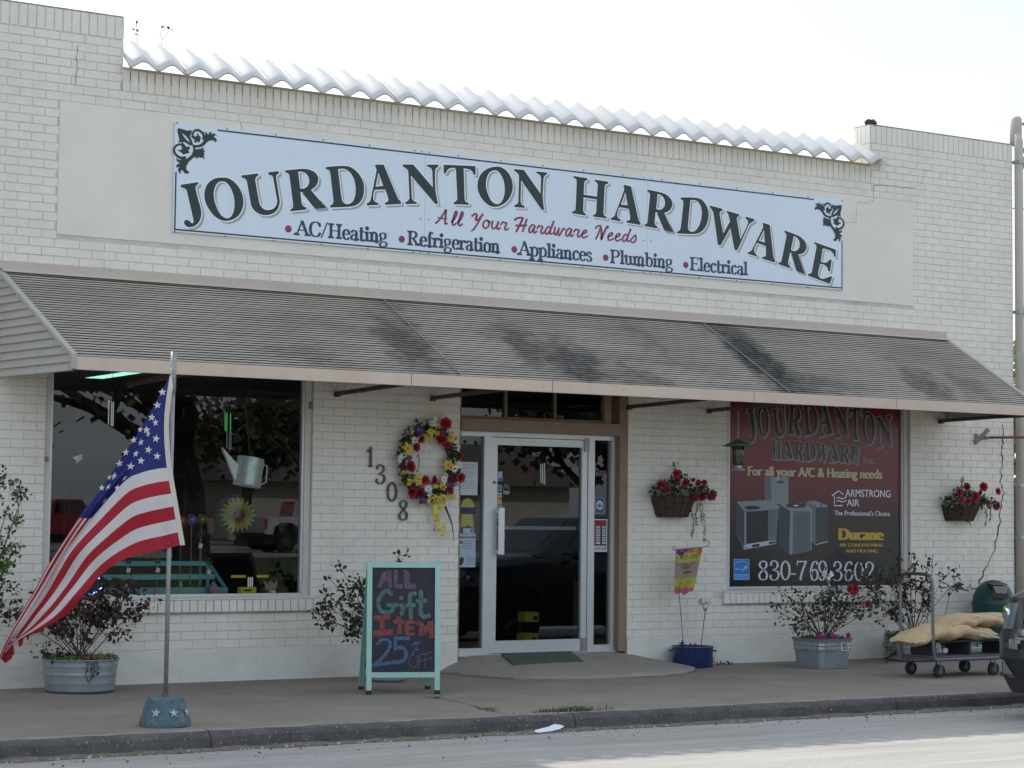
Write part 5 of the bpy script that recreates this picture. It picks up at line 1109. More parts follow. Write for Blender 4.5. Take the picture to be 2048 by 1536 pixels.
bush(rb,(5.848,-.5,.25),[(5.30,-.50,.72),(5.42,-.62,.86),(5.46,-.45,.62),(5.62,-.42,.84),(5.70,-.62,.93),(5.80,-.52,.80),(5.86,-.40,.95),(5.95,-.62,.90),(6.02,-.45,.84),(6.10,-.58,.94),(6.22,-.5,.78),(6.32,-.45,.86),(6.36,-.5,.70),(6.15,-.66,.66),(5.55,-.66,.62),(5.25,-.42,.66),(6.0,-.5,.7)],1700,.056,[leafred,leafgrn,leafred],spread=.095,subs=5,leafk=(0,0,2,1))
t2=thing('planter_tub',(13.64,-.86,0),'square galvanised tub with a ring handle, planted with a rose below the window graphic','planter')
def sqtub(root,cx,cy,rz,a0,a1,b0,b1,h,m,name='tub'):
    b=MB(); V=[];F=[]; ring=32; lv=18
    for j in range(lv+1):
        t=j/lv; ax=lerp(a0,a1,t); by=lerp(b0,b1,t); e=.006*sum(math.exp(-((t-q)/.025)**2) for q in (.60,.68,.76)); z=h*t+.003
        if j==lv: e=.014
        for i in range(ring):
            an=2*math.pi*(i+.5)/ring; c,s=math.cos(an),math.sin(an); p=7
            rr=1/((abs(c)**p+abs(s)**p)**(1/p)); x=(ax+e)*c*rr; y=(by+e)*s*rr
            V.append((cx+x*math.cos(rz)-y*math.sin(rz),cy+x*math.sin(rz)+y*math.cos(rz),z))
    for j in range(lv):
        for i in range(ring): F.append((j*ring+i,j*ring+(i+1)%ring,(j+1)*ring+(i+1)%ring,(j+1)*ring+i))
    F.append(tuple(range(ring))[::-1]); b.add(V,F)
    top=[V[lv*ring+i] for i in range(ring)]; b.add([(cx+(x-cx)*.93,cy+(y-cy)*.93,h-.03) for x,y,z in top]+[(x,y,z) for x,y,z in top],[tuple(range(ring))]+[(i,(i+1)%ring,ring+(i+1)%ring,ring+i) for i in range(ring)])
    return b.build(name,m,root,smooth=False)
rz=math.radians(5); sqtub(t2,13.64,-.86,rz,.205,.243,.20,.238,.305,galv); 
b=MB(); 
fx=Vector((math.sin(rz),-math.cos(rz),0)); ux=Vector((math.cos(rz),math.sin(rz),0)); c0=Vector((13.64,-.86,0))+fx*.240+ux*.075
P=[c0+ux*-.045+Vector((0,0,.26)),c0+ux*.045+Vector((0,0,.26)),c0+fx*.018+ux*.048+Vector((0,0,.185)),c0+fx*.018+ux*-.048+Vector((0,0,.185)),c0+ux*-.045+Vector((0,0,.26))]
b.tube(P,.0055,6); b.build('ring_handle',mat('handle_steel',(.55,.57,.6),.35,metal=.7),t2); soildisc(t2,13.64,-.86,.21,.275)
groundcover(t2,13.64,-.86,.22,.22,.285,260,[leafgrn,leafred],ls=.03)
for x,y,z in ((13.46,-1.02,.325),(13.64,-1.05,.315),(13.84,-1.03,.33),(13.50,-1.04,.32),(13.87,-1.0,.335),(13.66,-1.04,.325)): inst(FM['m'],'geranium_bloom',t2,(x,y,z),(0,R.random()*6,0),(.030,)*3)
rb=thing('rose_bush',(13.66,-.85,.29),'rose bush with two red blooms growing from the square tub below the window graphic','shrub')
bush(rb,(13.66,-.85,.28),[(13.20,-.72,.55),(13.25,-.6,.62),(13.30,-.8,.70),(13.40,-.7,.80),(13.52,-.62,.66),(13.60,-.80,.70),(13.75,-.7,.72),(13.88,-.75,.80),(13.98,-.65,.90),(14.10,-.72,.95),(14.22,-.68,.98),(14.35,-.7,.95),(14.48,-.72,.92),(14.60,-.7,.90),(14.30,-.8,.66),(14.40,-.75,.58),(14.15,-.8,.52),(13.35,-.85,.45),(14.05,-.72,.74),(14.5,-.7,.80)],1300,.046,[leafred,leafgrn,leafgrn],spread=.085,subs=5,leafk=(0,1,2,1))
inst(FM['r'],'rose_bloom',rb,(14.09,-.83,.79),(.2,1,0),(.062,)*3); inst(FM['r'],'rose_bloom',rb,(14.03,-.84,.80),(.2,2,0),(.045,)*3); inst(FM['r'],'rose_bloom',rb,(14.27,-.83,.64),(0,1,.3),(.045,)*3)
# hummingbird stakes
silver=mat('cast_silver',(.45,.46,.48),.35,metal=.7,nz=(60,.2)); wire=mat('green_wire',(.03,.05,.045),.5,metal=.4)
def birdstake(root,base,top,s=1):
    b=MB(); b.tube([base,top],.004,6); b.build('stake',wire,root)
    x,y,z=top; b=MB(); b.ball((x,y,z+.028*s),.028*s,10,7,sq=(.75,.7,1.25)); b.ball((x+.008*s,y-.006,z+.072*s),.015*s,8,6); b.tube([(x+.012*s,y-.01,z+.074*s),(x+.05*s,y-.02,z+.094*s)],[.004*s,.001],5)
    b.add([(x,y,z+.02*s),(x+.012*s,y,z-.04*s),(x+.030*s,y+.004,z-.035*s)],[(0,1,2)]); b.build('bird_body',silver,root,smooth=True)
    b=MB()
    for sg in (-1,1):
        V=[(x+sg*.012*s,y+.004,z+.035*s),(x+sg*.012*s,y+.004,z+.06*s)]; 
        for i in range(6): a=.2+i*.22; V.append((x+sg*(.03+.055*math.cos(a))*s,y+.01+sg*.01,z+(.05+.062*math.sin(a))*s+ (.006*s if i%2 else 0)))
        b.add(V,[(0,1,7,6),(0,6,5),(0,5,4),(0,4,3),(0,3,2)])
    b.build('bird_wings',silver,root)
bs=thing('bird_stake',(13.72,-.90,.28),'silver hummingbird on a double wire stake rising from the square tub','garden stake')
birdstake(bs,(13.74,-.90,.28),(13.69,-.90,.875),1.05); b=MB(); b.tube([(13.715,-.90,.3),(13.665,-.90,.87)],.003,6)
b.build('second_wire',wire,bs); b=MB(); b.lathe([(.001,0),(.03,.002),(.045,.015),(.042,.016),(.001,.006)],(13.71,-.96,.565),14); b.build('drip_cup',silver,bs)
b=MB(); 
for sg in (-1,1): b.add([(13.73,-.83,.66),(13.73+sg*.045-.02,-.84,.705),(13.73+sg*.06-.03,-.84,.685),(13.73+sg*.03,-.83,.645)],[(0,1,2,3)])
b.build('dark_butterfly',black,bs)
# blue pot with garden flag and bird
bp=thing('blue_pot',(12.44,-.25,0),'dark blue enamel stockpot used as a planter beside the entrance ramp','pot')
bl=mat('blue_enamel',(.012,.03,.12),.25,nz=(20,.2),coat=.5)
b=MB(); b.lathe([(.205,.0),(.212,.012),(.212,.19),(.217,.20),(.219,.207),(.213,.21),(.205,.19),(.001,.185)],(12.44,-.25,.002),40); b.build('pot_body',bl,bp,smooth=True)
for sg in (-1,1):
    b=MB(); c=Vector((12.44,-.25,.165)); d=Vector((.87*sg,-.5*sg,0)) if sg>0 else Vector((-.87,.5,0)); s_=Vector((-d.y,d.x,0)); b.tube([c+d*.21+s_*.05,c+d*.24+s_*.045,c+d*.25,c+d*.24-s_*.045,c+d*.21-s_*.05],.006,6); b.build('pot_handle',bl,bp)
soildisc(bp,12.44,-.25,.2,.185); 
b=MB()
for x,z in ((12.24,.24),(12.26,.26),(12.30,.235),(12.36,.23),(12.42,.225),(12.25,.22)):
    b.tube([(x,-.3,.19),(x+R.uniform(-.02,.02),-.32,z)],.003,4,k=0)
    for i in range(7): leaf(b,(x,-.32,z),rv(),.025,.018,1,up=rv())
b.tube([(12.62,-.3,.19),(12.66,-.33,.24),(12.67,-.34,.19),(12.66,-.33,.05)],.002,4,k=0); b.build('succulent',[bark,mat('purple_succulent',(.035,.028,.03),.6)],bp,kind='stuff')
ss=thing('fallen_succulent',(12.75,-.1,0),'purple succulent stems spilled on the pavement right of the blue pot','plant')
b=MB()
for i in range(60):
    x=12.68+R.random()*.32; y=-.13-R.random()*.08; leaf(b,(x,y,.005+R.random()*.045*(1-(x-12.68)/.4)),rv()+Vector((0,0,.2)),.03,.016,R.choice((0,0,1)),up=rv())
b.tube([(12.68,-.15,.01),(12.69,-.16,.09),(12.70,-.16,.13)],.003,4,k=1)
for i in range(12): a=i*.52; leaf(b,(12.70,-.16,.13),(math.cos(a),-.3,math.sin(a)),.04,.022,0,up=rv())
b.build('succulent_rosette',[mat('purple_succulent',(.035,.028,.03),.6),bark],ss)
gf=thing('garden_flag',(12.27,-.30,.2),'small bright hand lettered garden flag on a leaning wire stand in the blue pot','garden flag')
b=MB(); b.tube([(12.29,-.30,.19),(12.235,-.30,.70),(12.185,-.30,1.205),(12.16,-.30,1.235),(12.14,-.30,1.215),(12.155,-.30,1.19),(12.19,-.30,1.20),(12.555,-.30,1.225),(12.60,-.30,1.235),(12.61,-.30,1.265),(12.585,-.30,1.29),(12.56,-.30,1.285),(12.555,-.30,1.32)],.0038,6); b.build('flag_stand',mat('blue_green_wire',(.05,.09,.11),.4,metal=.5),gf)
gm=[mat('gflag_pink',(.50,.10,.20),.8,trans=.3),mat('gflag_lime',(.42,.42,.05),.8,trans=.3),mat('gflag_burlap',(.31,.235,.18),.9,nz=(120,.15),trans=.2),mat('gflag_orange',(.55,.16,.07),.8,trans=.3)]
def gpt(u,v,o=0):
    x0=lerp(12.185,12.155,v); x1=lerp(12.52,12.37,max(0,v)**1.1); return (lerp(x0,x1,u),-.305-o+.02*math.sin(7*u+5*v)*v-.03*v*u,lerp(1.20+.018*u,.745+.03*u,v))
def gx(b,u0,u1,v0,v1,k,nu=8,nv=6,o=0):
    V=[gpt(lerp(u0,u1,i/nu),lerp(v0,v1,j/nv),o) for j in range(nv+1) for i in range(nu+1)]; b.add(V,[(j*(nu+1)+i,j*(nu+1)+i+1,(j+1)*(nu+1)+i+1,(j+1)*(nu+1)+i) for j in range(nv) for i in range(nu)],k)
b=MB(); gx(b,0,1,0,.10,0); gx(b,0,1,.10,.30,1); gx(b,0,1,.30,.68,2); gx(b,0,1,.68,.92,1); gx(b,0,1,.92,1,0)
def gdisc(b,u,v,r,k,o=.002,n=10): b.add([gpt(u,v,o)]+[gpt(u+r*math.cos(i*6.283/n)*(1 if i%2 else .75),v+r*.7*math.sin(i*6.283/n)*(1 if i%2 else .75),o) for i in range(n)],[(0,i+1,(i+1)%n+1) for i in range(n)],k)
gdisc(b,.9,.07,.13,3); gdisc(b,.07,.9,.13,3); gdisc(b,.75,.05,.10,1,.0015); gdisc(b,.6,.96,.16,0); gdisc(b,.3,.93,.12,0)
gfc=b.build('garden_flag_cloth',gm,gf)
b=MB()
for P in ([(.12,.03),(.2,.10),(.24,.17),(.2,.2)],[(.22,.1),(.32,.04),(.42,.04)],[(.2,.12),(.1,.1),(.06,.05)],[(.24,.1),(.3,.12)]): 
    Q=spline(P,4); f=lambda u,v: gpt(u,v,.003); b.ribbon(Q,.05,f)
b.build('butterfly_print',mat('print_navy',(.03,.03,.13),.8),gfc)
b=MB()
def loops(u,v,n,du,hh):
    P=[]
    for i in range(n*8+1): t=i/8*6.283; P.append((u+du*i/8+.035*math.cos(t),v+hh*math.sin(t)))
    return P
for P in (loops(.28,.2,2,.09,.055),loops(.58,.19,4,.08,.045),loops(.25,.42,5,.07,.05),loops(.35,.55,6,.07,.03),loops(.25,.80,1,.1,.05),loops(.55,.79,2,.12,.06),[(.2,.36),(.3,.33),(.5,.36)],[(.6,.36),(.75,.34),(.8,.36)]): b.ribbon(P,.012,lambda u,v: gpt(u,v,.0025))
b.build('hand_lettering',black,gfc)
bs=thing('bird_stake',(12.48,-.34,.19),'silver hummingbird on a slanting stake in the blue pot','garden stake'); birdstake(bs,(12.478,-.34,.19),(12.53,-.34,.575),1.15)
# plant behind the chalkboard
t3=thing('planter_tub',(8.78,-.62,0),'potted rose mostly hidden behind the chalkboard sign','planter')
roundtub(t3,8.72,-.6,.17,.2,.25,galv,'pot'); soildisc(t3,8.72,-.6,.18,.22)
bush(t3,(8.72,-.6,.23),[(8.12,-.55,.70),(8.08,-.6,.82),(8.15,-.5,.95),(8.22,-.6,1.06),(8.05,-.5,.62),(8.98,-.5,.75),(9.05,-.55,.85),(8.95,-.6,.95),(9.0,-.5,.64),(8.5,-.5,.9),(8.9,-.5,1.0),(8.18,-.52,.55)],900,.055,[leafred,leafgrn,leafgrn],spread=.085,leafk=(0,1,1))
b=MB()
for k in range(5):
    x=8.86+.035*k; Q=spline([(8.7,-.6,.28),(x,-.66,.33),(x+.03,-.68,.2),(x+.03,-.68,.08+.03*k)],4); b.tube(Q,.002,4)
    for q in Q:
        for z in range(3): leaf(b,q,rv()+Vector((0,0,-.6)),.028,.013,0,up=rv())
b.build('hanging_herb',[leafgrn],t3,kind='stuff')
ds=thing('garden_spinner',(8.9,-.62,.2),'dark metal garden spinner leaning out from behind the chalkboard','garden stake')
b=MB(); b.tube([(8.78,-.65,.25),(8.98,-.66,.78)],.004,5); b.build('stake',wire,ds); b=MB()
for a in (0,.7,1.4,2.4,3.3): b.add([(8.98,-.67,.77),(8.98+.10*math.cos(a-.4),-.67,.77+.05*math.sin(a-.4)),(8.98+.09*math.cos(a),-.70,.77+.06*math.sin(a))],[(0,1,2)])
b.build('spinner_blades',mat('spinner_dark',(.02,.022,.03),.4,metal=.5),ds)
# bush behind the cart and plants round it
t4=thing('planter_tub',(15.25,-.45,0),'galvanised tub with a tall sparse rose, standing behind the platform cart','planter')
roundtub(t4,15.25,-.45,.27,.30,.27,galv); soildisc(t4,15.25,-.45,.28,.24); groundcover(t4,15.25,-.45,.3,.3,.26,420,[leafgrn,leaflt],ls=.035)
bush(t4,(15.25,-.45,.25),[(14.70,-.5,.62),(14.62,-.45,.80),(14.85,-.5,.88),(15.0,-.45,.98),(15.10,-.4,1.10),(15.20,-.5,1.16),(15.30,-.45,.98),(15.42,-.5,1.02),(15.52,-.4,.85),(15.70,-.45,.88),(15.85,-.5,.86),(14.9,-.5,.55),(15.4,-.5,.70),(14.66,-.5,.70),(15.05,-.5,.7),(15.15,-.42,.85)],800,.052,[leafred,leafred,leafgrn],spread=.085,leafk=(0,1,0,2))
b=MB()
for k in range(6):
    x=14.62+.03*k; Q=spline([(14.98,-.6,.28),(x,-.72,.30),(x-.02,-.74,.15),(x-.01,-.74,.02+.02*k)],4); b.tube(Q,.002,4)
    for q in Q:
        for z in range(4): leaf(b,q,rv()+Vector((0,0,-.6)),.03,.014,R.choice((0,1)),up=rv())
b.build('trailing_stems',[leafgrn,leafred],t4,kind='stuff')
t5=thing('planter_tub',(15.95,-.5,0),'low square galvanised planter of bright green foliage, behind the stacked sacks','planter')
sqtub(t5,15.95,-.55,.1,.24,.27,.16,.18,.20,galv); soildisc(t5,15.95,-.55,.15,.18); groundcover(t5,15.95,-.55,.30,.20,.16,900,[leaflt,leafgrn],ls=.06,over=.3)
dfs=thing('dragonfly_stake',(15.45,-.5,.25),'thin wire stakes with glass ornaments standing in the rose tub behind the cart','garden stake')
b=MB(); b.tube([(15.40,-.5,.27),(15.50,-.5,1.02)],.004,5); b.tube([(15.62,-.5,.27),(15.78,-.5,.80)],.0035,5); b.build('stake',wire,dfs)
b=MB(); b.tube([(15.50,-.5,1.02),(15.505,-.5,1.12)],[.018,.012],8); b.ball((15.51,-.5,1.14),.016,8,6); b.build('glass_bulb',mat('frosted_glass',(.55,.6,.62),.2),dfs)
b=MB()
for a in (-.25,.15,2.8,3.4): b.add([(15.78,-.5,.80),(15.78+.12*math.cos(a-.12),-.5,.80+.09*math.sin(a-.2)),(15.78+.2*math.cos(a),-.5,.80+.12*math.sin(a)),(15.78+.12*math.cos(a+.12),-.5,.82+.09*math.sin(a+.2))],[(0,1,2,3)])
b.build('dragonfly_wings',black,dfs)
# ------------------------------------------------------------------ platform cart with sacks
cart=thing('platform_cart',(13.85,-1.95,0),'grey steel platform cart with a tall hooped handle, carrying two sacks','cart')
cartm=mat('cart_steel',(.20,.21,.225),.5,metal=.4,nz=(12,.15),dirt=(14,(.14,.08,.05),.4)); rub=mat('caster_rubber',(.03,.028,.027),.7,nz=(30,.3))
cl=.84; wdt=.46; cx0,cy0=13.80,-2.38   # length along +x, width along +y
bx=lambda x,y,z:(cx0+x,cy0+y,z)
b=MB()
for y in (0,wdt): b.tube([bx(-.02,y,.175),bx(cl+.28,y,.175)],.017,8)
for x in (0,.4,.8,cl+.26): b.tube([bx(x,0,.175),bx(x,wdt,.175)],.015,8)
b.box(cx0-.02,cx0+cl+.28,cy0+.012,cy0+wdt-.012,.195,.207); b.build('deck_frame',cartm,cart)
b=MB(); b.tube(spline([bx(-.0,0,.16),bx(-.03,0,.22),bx(-.045,0,.40),bx(-.05,0,.80),bx(-.055,.0,.92),bx(-.055,.05,.985),bx(-.055,wdt*.5,1.0),bx(-.055,wdt-.05,.985),bx(-.055,wdt,.92),bx(-.05,wdt,.80),bx(-.045,wdt,.40),bx(-.03,wdt,.22),bx(0,wdt,.16)],5),.016,10); hh_=b.build('hoop_handle',cartm,cart,smooth=True)
b=MB(); b.tube(spline([bx(-.0545,.004,.90),bx(-.0555,.045,.985),bx(-.0555,wdt*.5,1.0005),bx(-.0555,wdt-.045,.985),bx(-.0545,wdt-.004,.90)],6),.0175,10); b.build('handle_grip',mat('worn_grip',(.07,.05,.045),.7,nz=(50,.4)),hh_,smooth=True)
for x,y in ((.04,.03),(.04,wdt-.03),(.76,.03),(.76,wdt-.03)):
    b=MB(); c=bx(x+.02,y,.064); V=[]; b.tube([(c[0],c[1]-.020,c[2]),(c[0],c[1]+.020,c[2])],.062,20,k=0); b.tube([(c[0],c[1]-.022,c[2]),(c[0],c[1]+.022,c[2])],.030,12,k=1)
    for s in (-.03,.03): b.beam((c[0],c[1]+s,.064),(c[0]-.01,c[1]+s,.16),.02,.004,up=(0,1,0),k=1)
    b.box(c[0]-.04,c[0]+.03,c[1]-.036,c[1]+.036,.155,.163,k=1); b.build('caster_wheel',[rub,cartm],cart)
b=MB(); b.box(cx0+.02,cx0+1.02,cy0+.05,cy0+wdt-.05,.335,.35); 
for x in (.04,.5,1.0): b.box(cx0+x-.012,cx0+x+.012,cy0+.06,cy0+wdt-.06,.207,.335)
b.build('upper_shelf',mat('cart_dark_board',(.05,.045,.05),.8),cart)
def sack(name,c,L_,W_,Hh,rz,label,mat_,bend=0,seed=1):
    r=random.Random(seed); b=MB(); nu,nv=40,22; V=[];F=[]
    for i in range(nu+1):
        u=i/nu*2-1
        for j in range(nv):
            a=2*math.pi*j/nv; e=(1-abs(u)**5)**.5 if abs(u)<1 else 0; fl_=max(.05,e)
            x=u*L_/2; y=W_/2*math.copysign(abs(math.cos(a))**.75,math.cos(a))*(.90+.10*fl_); z=Hh/2*math.copysign(abs(math.sin(a))**.9,math.sin(a))*(fl_)
            z+=.012*math.sin(9*u+3*math.cos(a)+seed)*fl_+.008*math.sin(17*u*math.cos(a)+seed*2)+r.uniform(-.002,.002)
            z-=bend*u*u*.09 if u<0 else bend*u*u*.05; y+=.01*math.sin(11*u+seed)
            V.append((c[0]+x*math.cos(rz)-y*math.sin(rz),c[1]+x*math.sin(rz)+y*math.cos(rz),c[2]+Hh/2+z))
    for i in range(nu):
        for j in range(nv): F.append((i*nv+j,(i+1)*nv+j,(i+1)*nv+(j+1)%nv,i*nv+(j+1)%nv))
    b.add(V,F); t=thing(name,(c[0],c[1],c[2]),label,'sack','sacks lying on the platform cart'); b.build('sack_body',mat_,t,smooth=True)
    b=MB()
    for sx_ in (-1,1):
        for k in range(9):
            y=-W_/2+W_*(k+.5)/9; x=sx_*(L_/2+.0); b.add([(c[0]+x*math.cos(rz)-(y-.03)*math.sin(rz),c[1]+x*math.sin(rz)+(y-.03)*math.cos(rz),c[2]+Hh/2-bend*(.09 if sx_<0 else .05)+.006),(c[0]+x*math.cos(rz)-(y+.03)*math.sin(rz),c[1]+x*math.sin(rz)+(y+.03)*math.cos(rz),c[2]+Hh/2-bend*(.09 if sx_<0 else .05)-.006),(c[0]+(x+sx_*.035)*math.cos(rz)-y*math.sin(rz),c[1]+(x+sx_*.035)*math.sin(rz)+y*math.cos(rz),c[2]+Hh/2-bend*(.09 if sx_<0 else .05)+r.uniform(-.02,.01))],[(0,1,2)])
    b.build('sack_seam',mat_,t); return t
sackm=mat('sack_paper',(.56,.41,.235),.75,nz=(7,.10),dirt=[(9,(.30,.20,.11),.35),(26,(.66,.52,.34),.3)],bump=(22,.9))
s1=sack('sack',(14.10,-2.17,.352),1.12,.44,.15,.02,'tan paper sack drooping over the handle end of the cart, lower of the two',sackm,1.0,2)
s2=sack('sack',(14.60,-2.12,.475),.98,.42,.125,-.03,'tan paper sack lying on top of the other sack, towards the car',sackm,.5,5)
b=MB(); 
for z,x in ((.40,14.35),(.385,14.5)): b.add([(x,-2.392,z+.012),(x+.16,-2.394,z-.015),(x+.14,-2.394,z-.022),(x+.02,-2.394,z-.004)],[(0,1,2,3)])
b.build('torn_paper',mat('torn_white',(.7,.7,.68),.8),s1)
b=MB(); f=lambda u,v:(14.62+u,-2.30+v,.573)
for i in range(9): b.add([f(-.3+i*.05,.0),f(-.275+i*.05,.0),f(-.27+i*.05,.02),f(-.295+i*.05,.02)],[(0,1,2,3)])
b.build('sack_stamp',mat('stamp_dark',(.12,.08,.05),.9),s2)
b=MB(); b.poly([(13.93+.035*math.cos(i*.5),.262+.026*math.sin(i*.5)) for i in range(12)],lambda u,v:(u-.03,cy0-.0175,v)); b.build('maker_sticker',mat('sticker_pale_blue',(.42,.50,.56),.5),cart)
# ------------------------------------------------------------------ green trash bin
tb=thing('trash_bin',(16.58,-.33,0),'dark green domed litter bin with a yellow sticker, at the right end of the shopfront','trash bin')
gb=mat('bin_green',(.008,.060,.055),.5,nz=(8,.2),dirt=(12,(.06,.09,.08),.3))
b=MB(); b.lathe([(.215,.0),(.225,.02),(.235,.55),(.24,.58),(.243,.59),(.236,.605),(.225,.68),(.19,.76),(.13,.82),(.06,.85),(.001,.858)],(16.58,-.33,.003),40); b.build('bin_body',gb,tb,smooth=True)
b=MB(); dv=Vector((-.45,-.89,0)).normalized(); sv=Vector((-dv.y,dv.x,0)); c=Vector((16.58,-.33,0))
b.add([c+dv*.235-sv*-.095+Vector((0,0,.80)),c+dv*.235-sv*.095+Vector((0,0,.80)),c+dv*.262-sv*.085+Vector((0,0,.665)),c+dv*.262-sv*-.085+Vector((0,0,.665))],[(0,1,2,3)]); b.add([c+dv*.05-sv*-.10+Vector((0,0,.835)),c+dv*.05-sv*.10+Vector((0,0,.835)),c+dv*.25-sv*.10+Vector((0,0,.812)),c+dv*.25-sv*-.10+Vector((0,0,.812))],[(0,1,2,3)],1); b.build('bin_opening',[black,gb],tb)
b=MB(); b.add([c+dv*.263-sv*-.09+Vector((0,0,.80)),c+dv*.263-sv*.09+Vector((0,0,.80)),c+dv*.263-sv*.055+Vector((0,0,.72)),c+dv*.263-sv*-.07+Vector((0,0,.715))],[(0,1,2,3)]); b.build('push_flap',mat('flap_worn',(.30,.27,.24),.5,metal=.4),tb)
b=MB(); dq=Vector((-.10,-.995,0)).normalized(); sq_=Vector((-dq.y,dq.x,0)); cc=c+dq*.242+Vector((0,0,.50)); b.add([cc]+[cc+(sq_*math.cos(i*.42)+Vector((0,0,1))*math.sin(i*.42))*.085-dq*(.03*math.cos(i*.42)**2) for i in range(15)],[(0,i+1,(i+1)%15+1) for i in range(15)]); b.build('yellow_sticker',mat('sticker_yellow',(.55,.50,.06),.5),tb)
# ------------------------------------------------------------------ conduit mast and wall bracket
cm=thing('conduit_mast',(17.31,-.02,0),'tall cream service pipe strapped up the right corner of the building','pipe')
b=MB(); b.tube([(17.31,-.03,.0),(17.31,-.03,5.98),(17.32,.02,6.10)],.052,14); b.tube([(17.325,.03,5.95),(17.325,.03,6.26),(17.325,.03,6.29)],[.072,.072,.05],14); b.build('mast_pipe',postm,cm,smooth=True)
b=MB(); b.tube([(17.33,.03,6.22),(18.4,.03,6.22)],.02,8); b.tube([(17.33,.03,5.90),(18.4,.03,5.93)],.034,8); b.build('mast_arm',postm,cm,smooth=True)
for z in (5.72,3.95,1.92,1.32,2.9): b=MB(); b.box(17.25,17.385,-.09,.03,z,z+.035); b.box(17.38,17.42,-.04,-.03,z-.05,z+.09); b.build('pipe_strap',galv,cm)
fb=thing('flag_bracket',(16.66,-.04,2.47),'grey metal flag bracket on the wall holding a brown wooden pole','bracket')
b=MB(); b.beam((16.62,-.012,2.40),(16.62,-.012,2.52),.07,.012,up=(1,0,0)); b.tube([(16.62,-.02,2.43),(16.66,-.10,2.51),(16.70,-.14,2.575)],[.028,.026,.028],12); b.tube([(16.64,-.04,2.47),(16.72,-.12,2.475)],.022,10); b.build('bracket_socket',mat('cast_grey',(.34,.35,.36),.45,metal=.4),fb)
b=MB(); b.tube([(16.68,-.10,2.478),(17.9,-.55,2.51)],.0145,10); b.build('wooden_pole',mat('red_brown_wood',(.17,.065,.045),.5),fb,smooth=True)
# rock on the parapet, twigs behind the coping
b=MB(); b.ball((15.16,.12,5.985),.072,9,6,sq=(1.15,.8,.62)); rk=b
rk.v=[(x+R.uniform(-.012,.012),y+R.uniform(-.01,.01),max(5.953,z+R.uniform(-.01,.012))) for x,y,z in rk.v]; tag(rk.build('rock',mat('dark_rock',(.05,.042,.05),.9,nz=(40,.4),bump=(60,1))),'dark broken lump of rock sitting on the corner of the right parapet','rock')
tw=thing('weed_twig',(6.6,.5,5.3),'thin weed stems with a few leaves rising behind the white coping at its left end','weed')
b=MB()
for P in ([(6.62,.55,5.7),(6.62,.55,5.92),(6.60,.55,6.0),(6.61,.55,6.08)],[(6.82,.55,5.7),(6.86,.55,5.92),(6.92,.55,6.02)],[(6.86,.55,5.93),(6.83,.55,6.0)],[(6.42,.5,5.7),(6.38,.5,5.87)],[(8.0,.55,5.7),(7.99,.55,5.86)],[(8.12,.55,5.7),(8.13,.55,5.84)]): b.tube(P,.0035,4,k=0)
for p in ((6.63,.55,5.97),(6.56,.55,5.98),(6.59,.55,6.05),(6.93,.55,6.05),(6.94,.55,6.04),(6.84,.55,6.03),(6.87,.55,6.07),(6.61,.55,6.06),(6.93,.54,6.03),(6.62,.55,5.94)): leaf(b,p,rv(),.04,.028,1,up=rv())
b.build('weed_stems',[bark,leafgrn],tw)
# shrub at the left edge
shb=thing('crepe_myrtle_shrub',(4.62,-1.0,0),'light green leafy shrub reaching in at the left edge before the wall','shrub')
bush(shb,(4.60,-1.0,.0),[(4.98,-1.0,1.80),(5.14,-1.05,1.66),(5.02,-1.0,1.50),(5.05,-1.0,1.36),(4.96,-.95,1.22),(5.02,-1.05,1.10),(4.98,-1.0,.98),(4.9,-1.0,1.6),(4.8,-.9,1.9),(4.7,-1.1,1.5),(4.95,-1,.86)],3200,.040,[leaflt,leafgrn],spread=.075,subs=8,thick=.010,leafk=(0,0,1))
# bird feeder hanging from the strut
bf=thing('bird_feeder',(12.90,-.42,2.0),'hanging clear bird feeder with a green tin roof, in front of the window graphic','bird feeder')
fx0,fy0=12.885,-.42; b=MB(); b.lathe([(.001,.075),(.025,.06),(.10,.03),(.165,.0),(.16,-.004),(.09,.022),(.001,.04)],(fx0,fy0,2.27),24); b.build('feeder_roof',mat('feeder_green',(.04,.13,.09),.5,nz=(20,.2)),bf,smooth=True)
b=MB(); b.lathe([(.058,.0),(.065,.02),(.065,.14),(.058,.20),(.045,.21)],(fx0,fy0,2.075),18); b.build('seed_jar',glassmat('feeder_glass',(.62,.60,.56),1.5,.05),bf,smooth=True)
b=MB(); b.lathe([(.045,.0),(.048,.12),(.001,.13)],(fx0,fy0,2.08),14); b.build('bird_seed',mat('seed',(.20,.17,.14),.9,nz=(90,.5)),bf)
b=MB(); b.lathe([(.001,-.03),(.07,-.03),(.075,-.015),(.045,-.005),(.04,.02),(.036,.03),(.036,.045)],(fx0,fy0,2.045),20); b.tube([(fx0,fy0,2.33),(fx0,fy0,2.66)],.003,5); b.build('feeder_base',galv,bf)
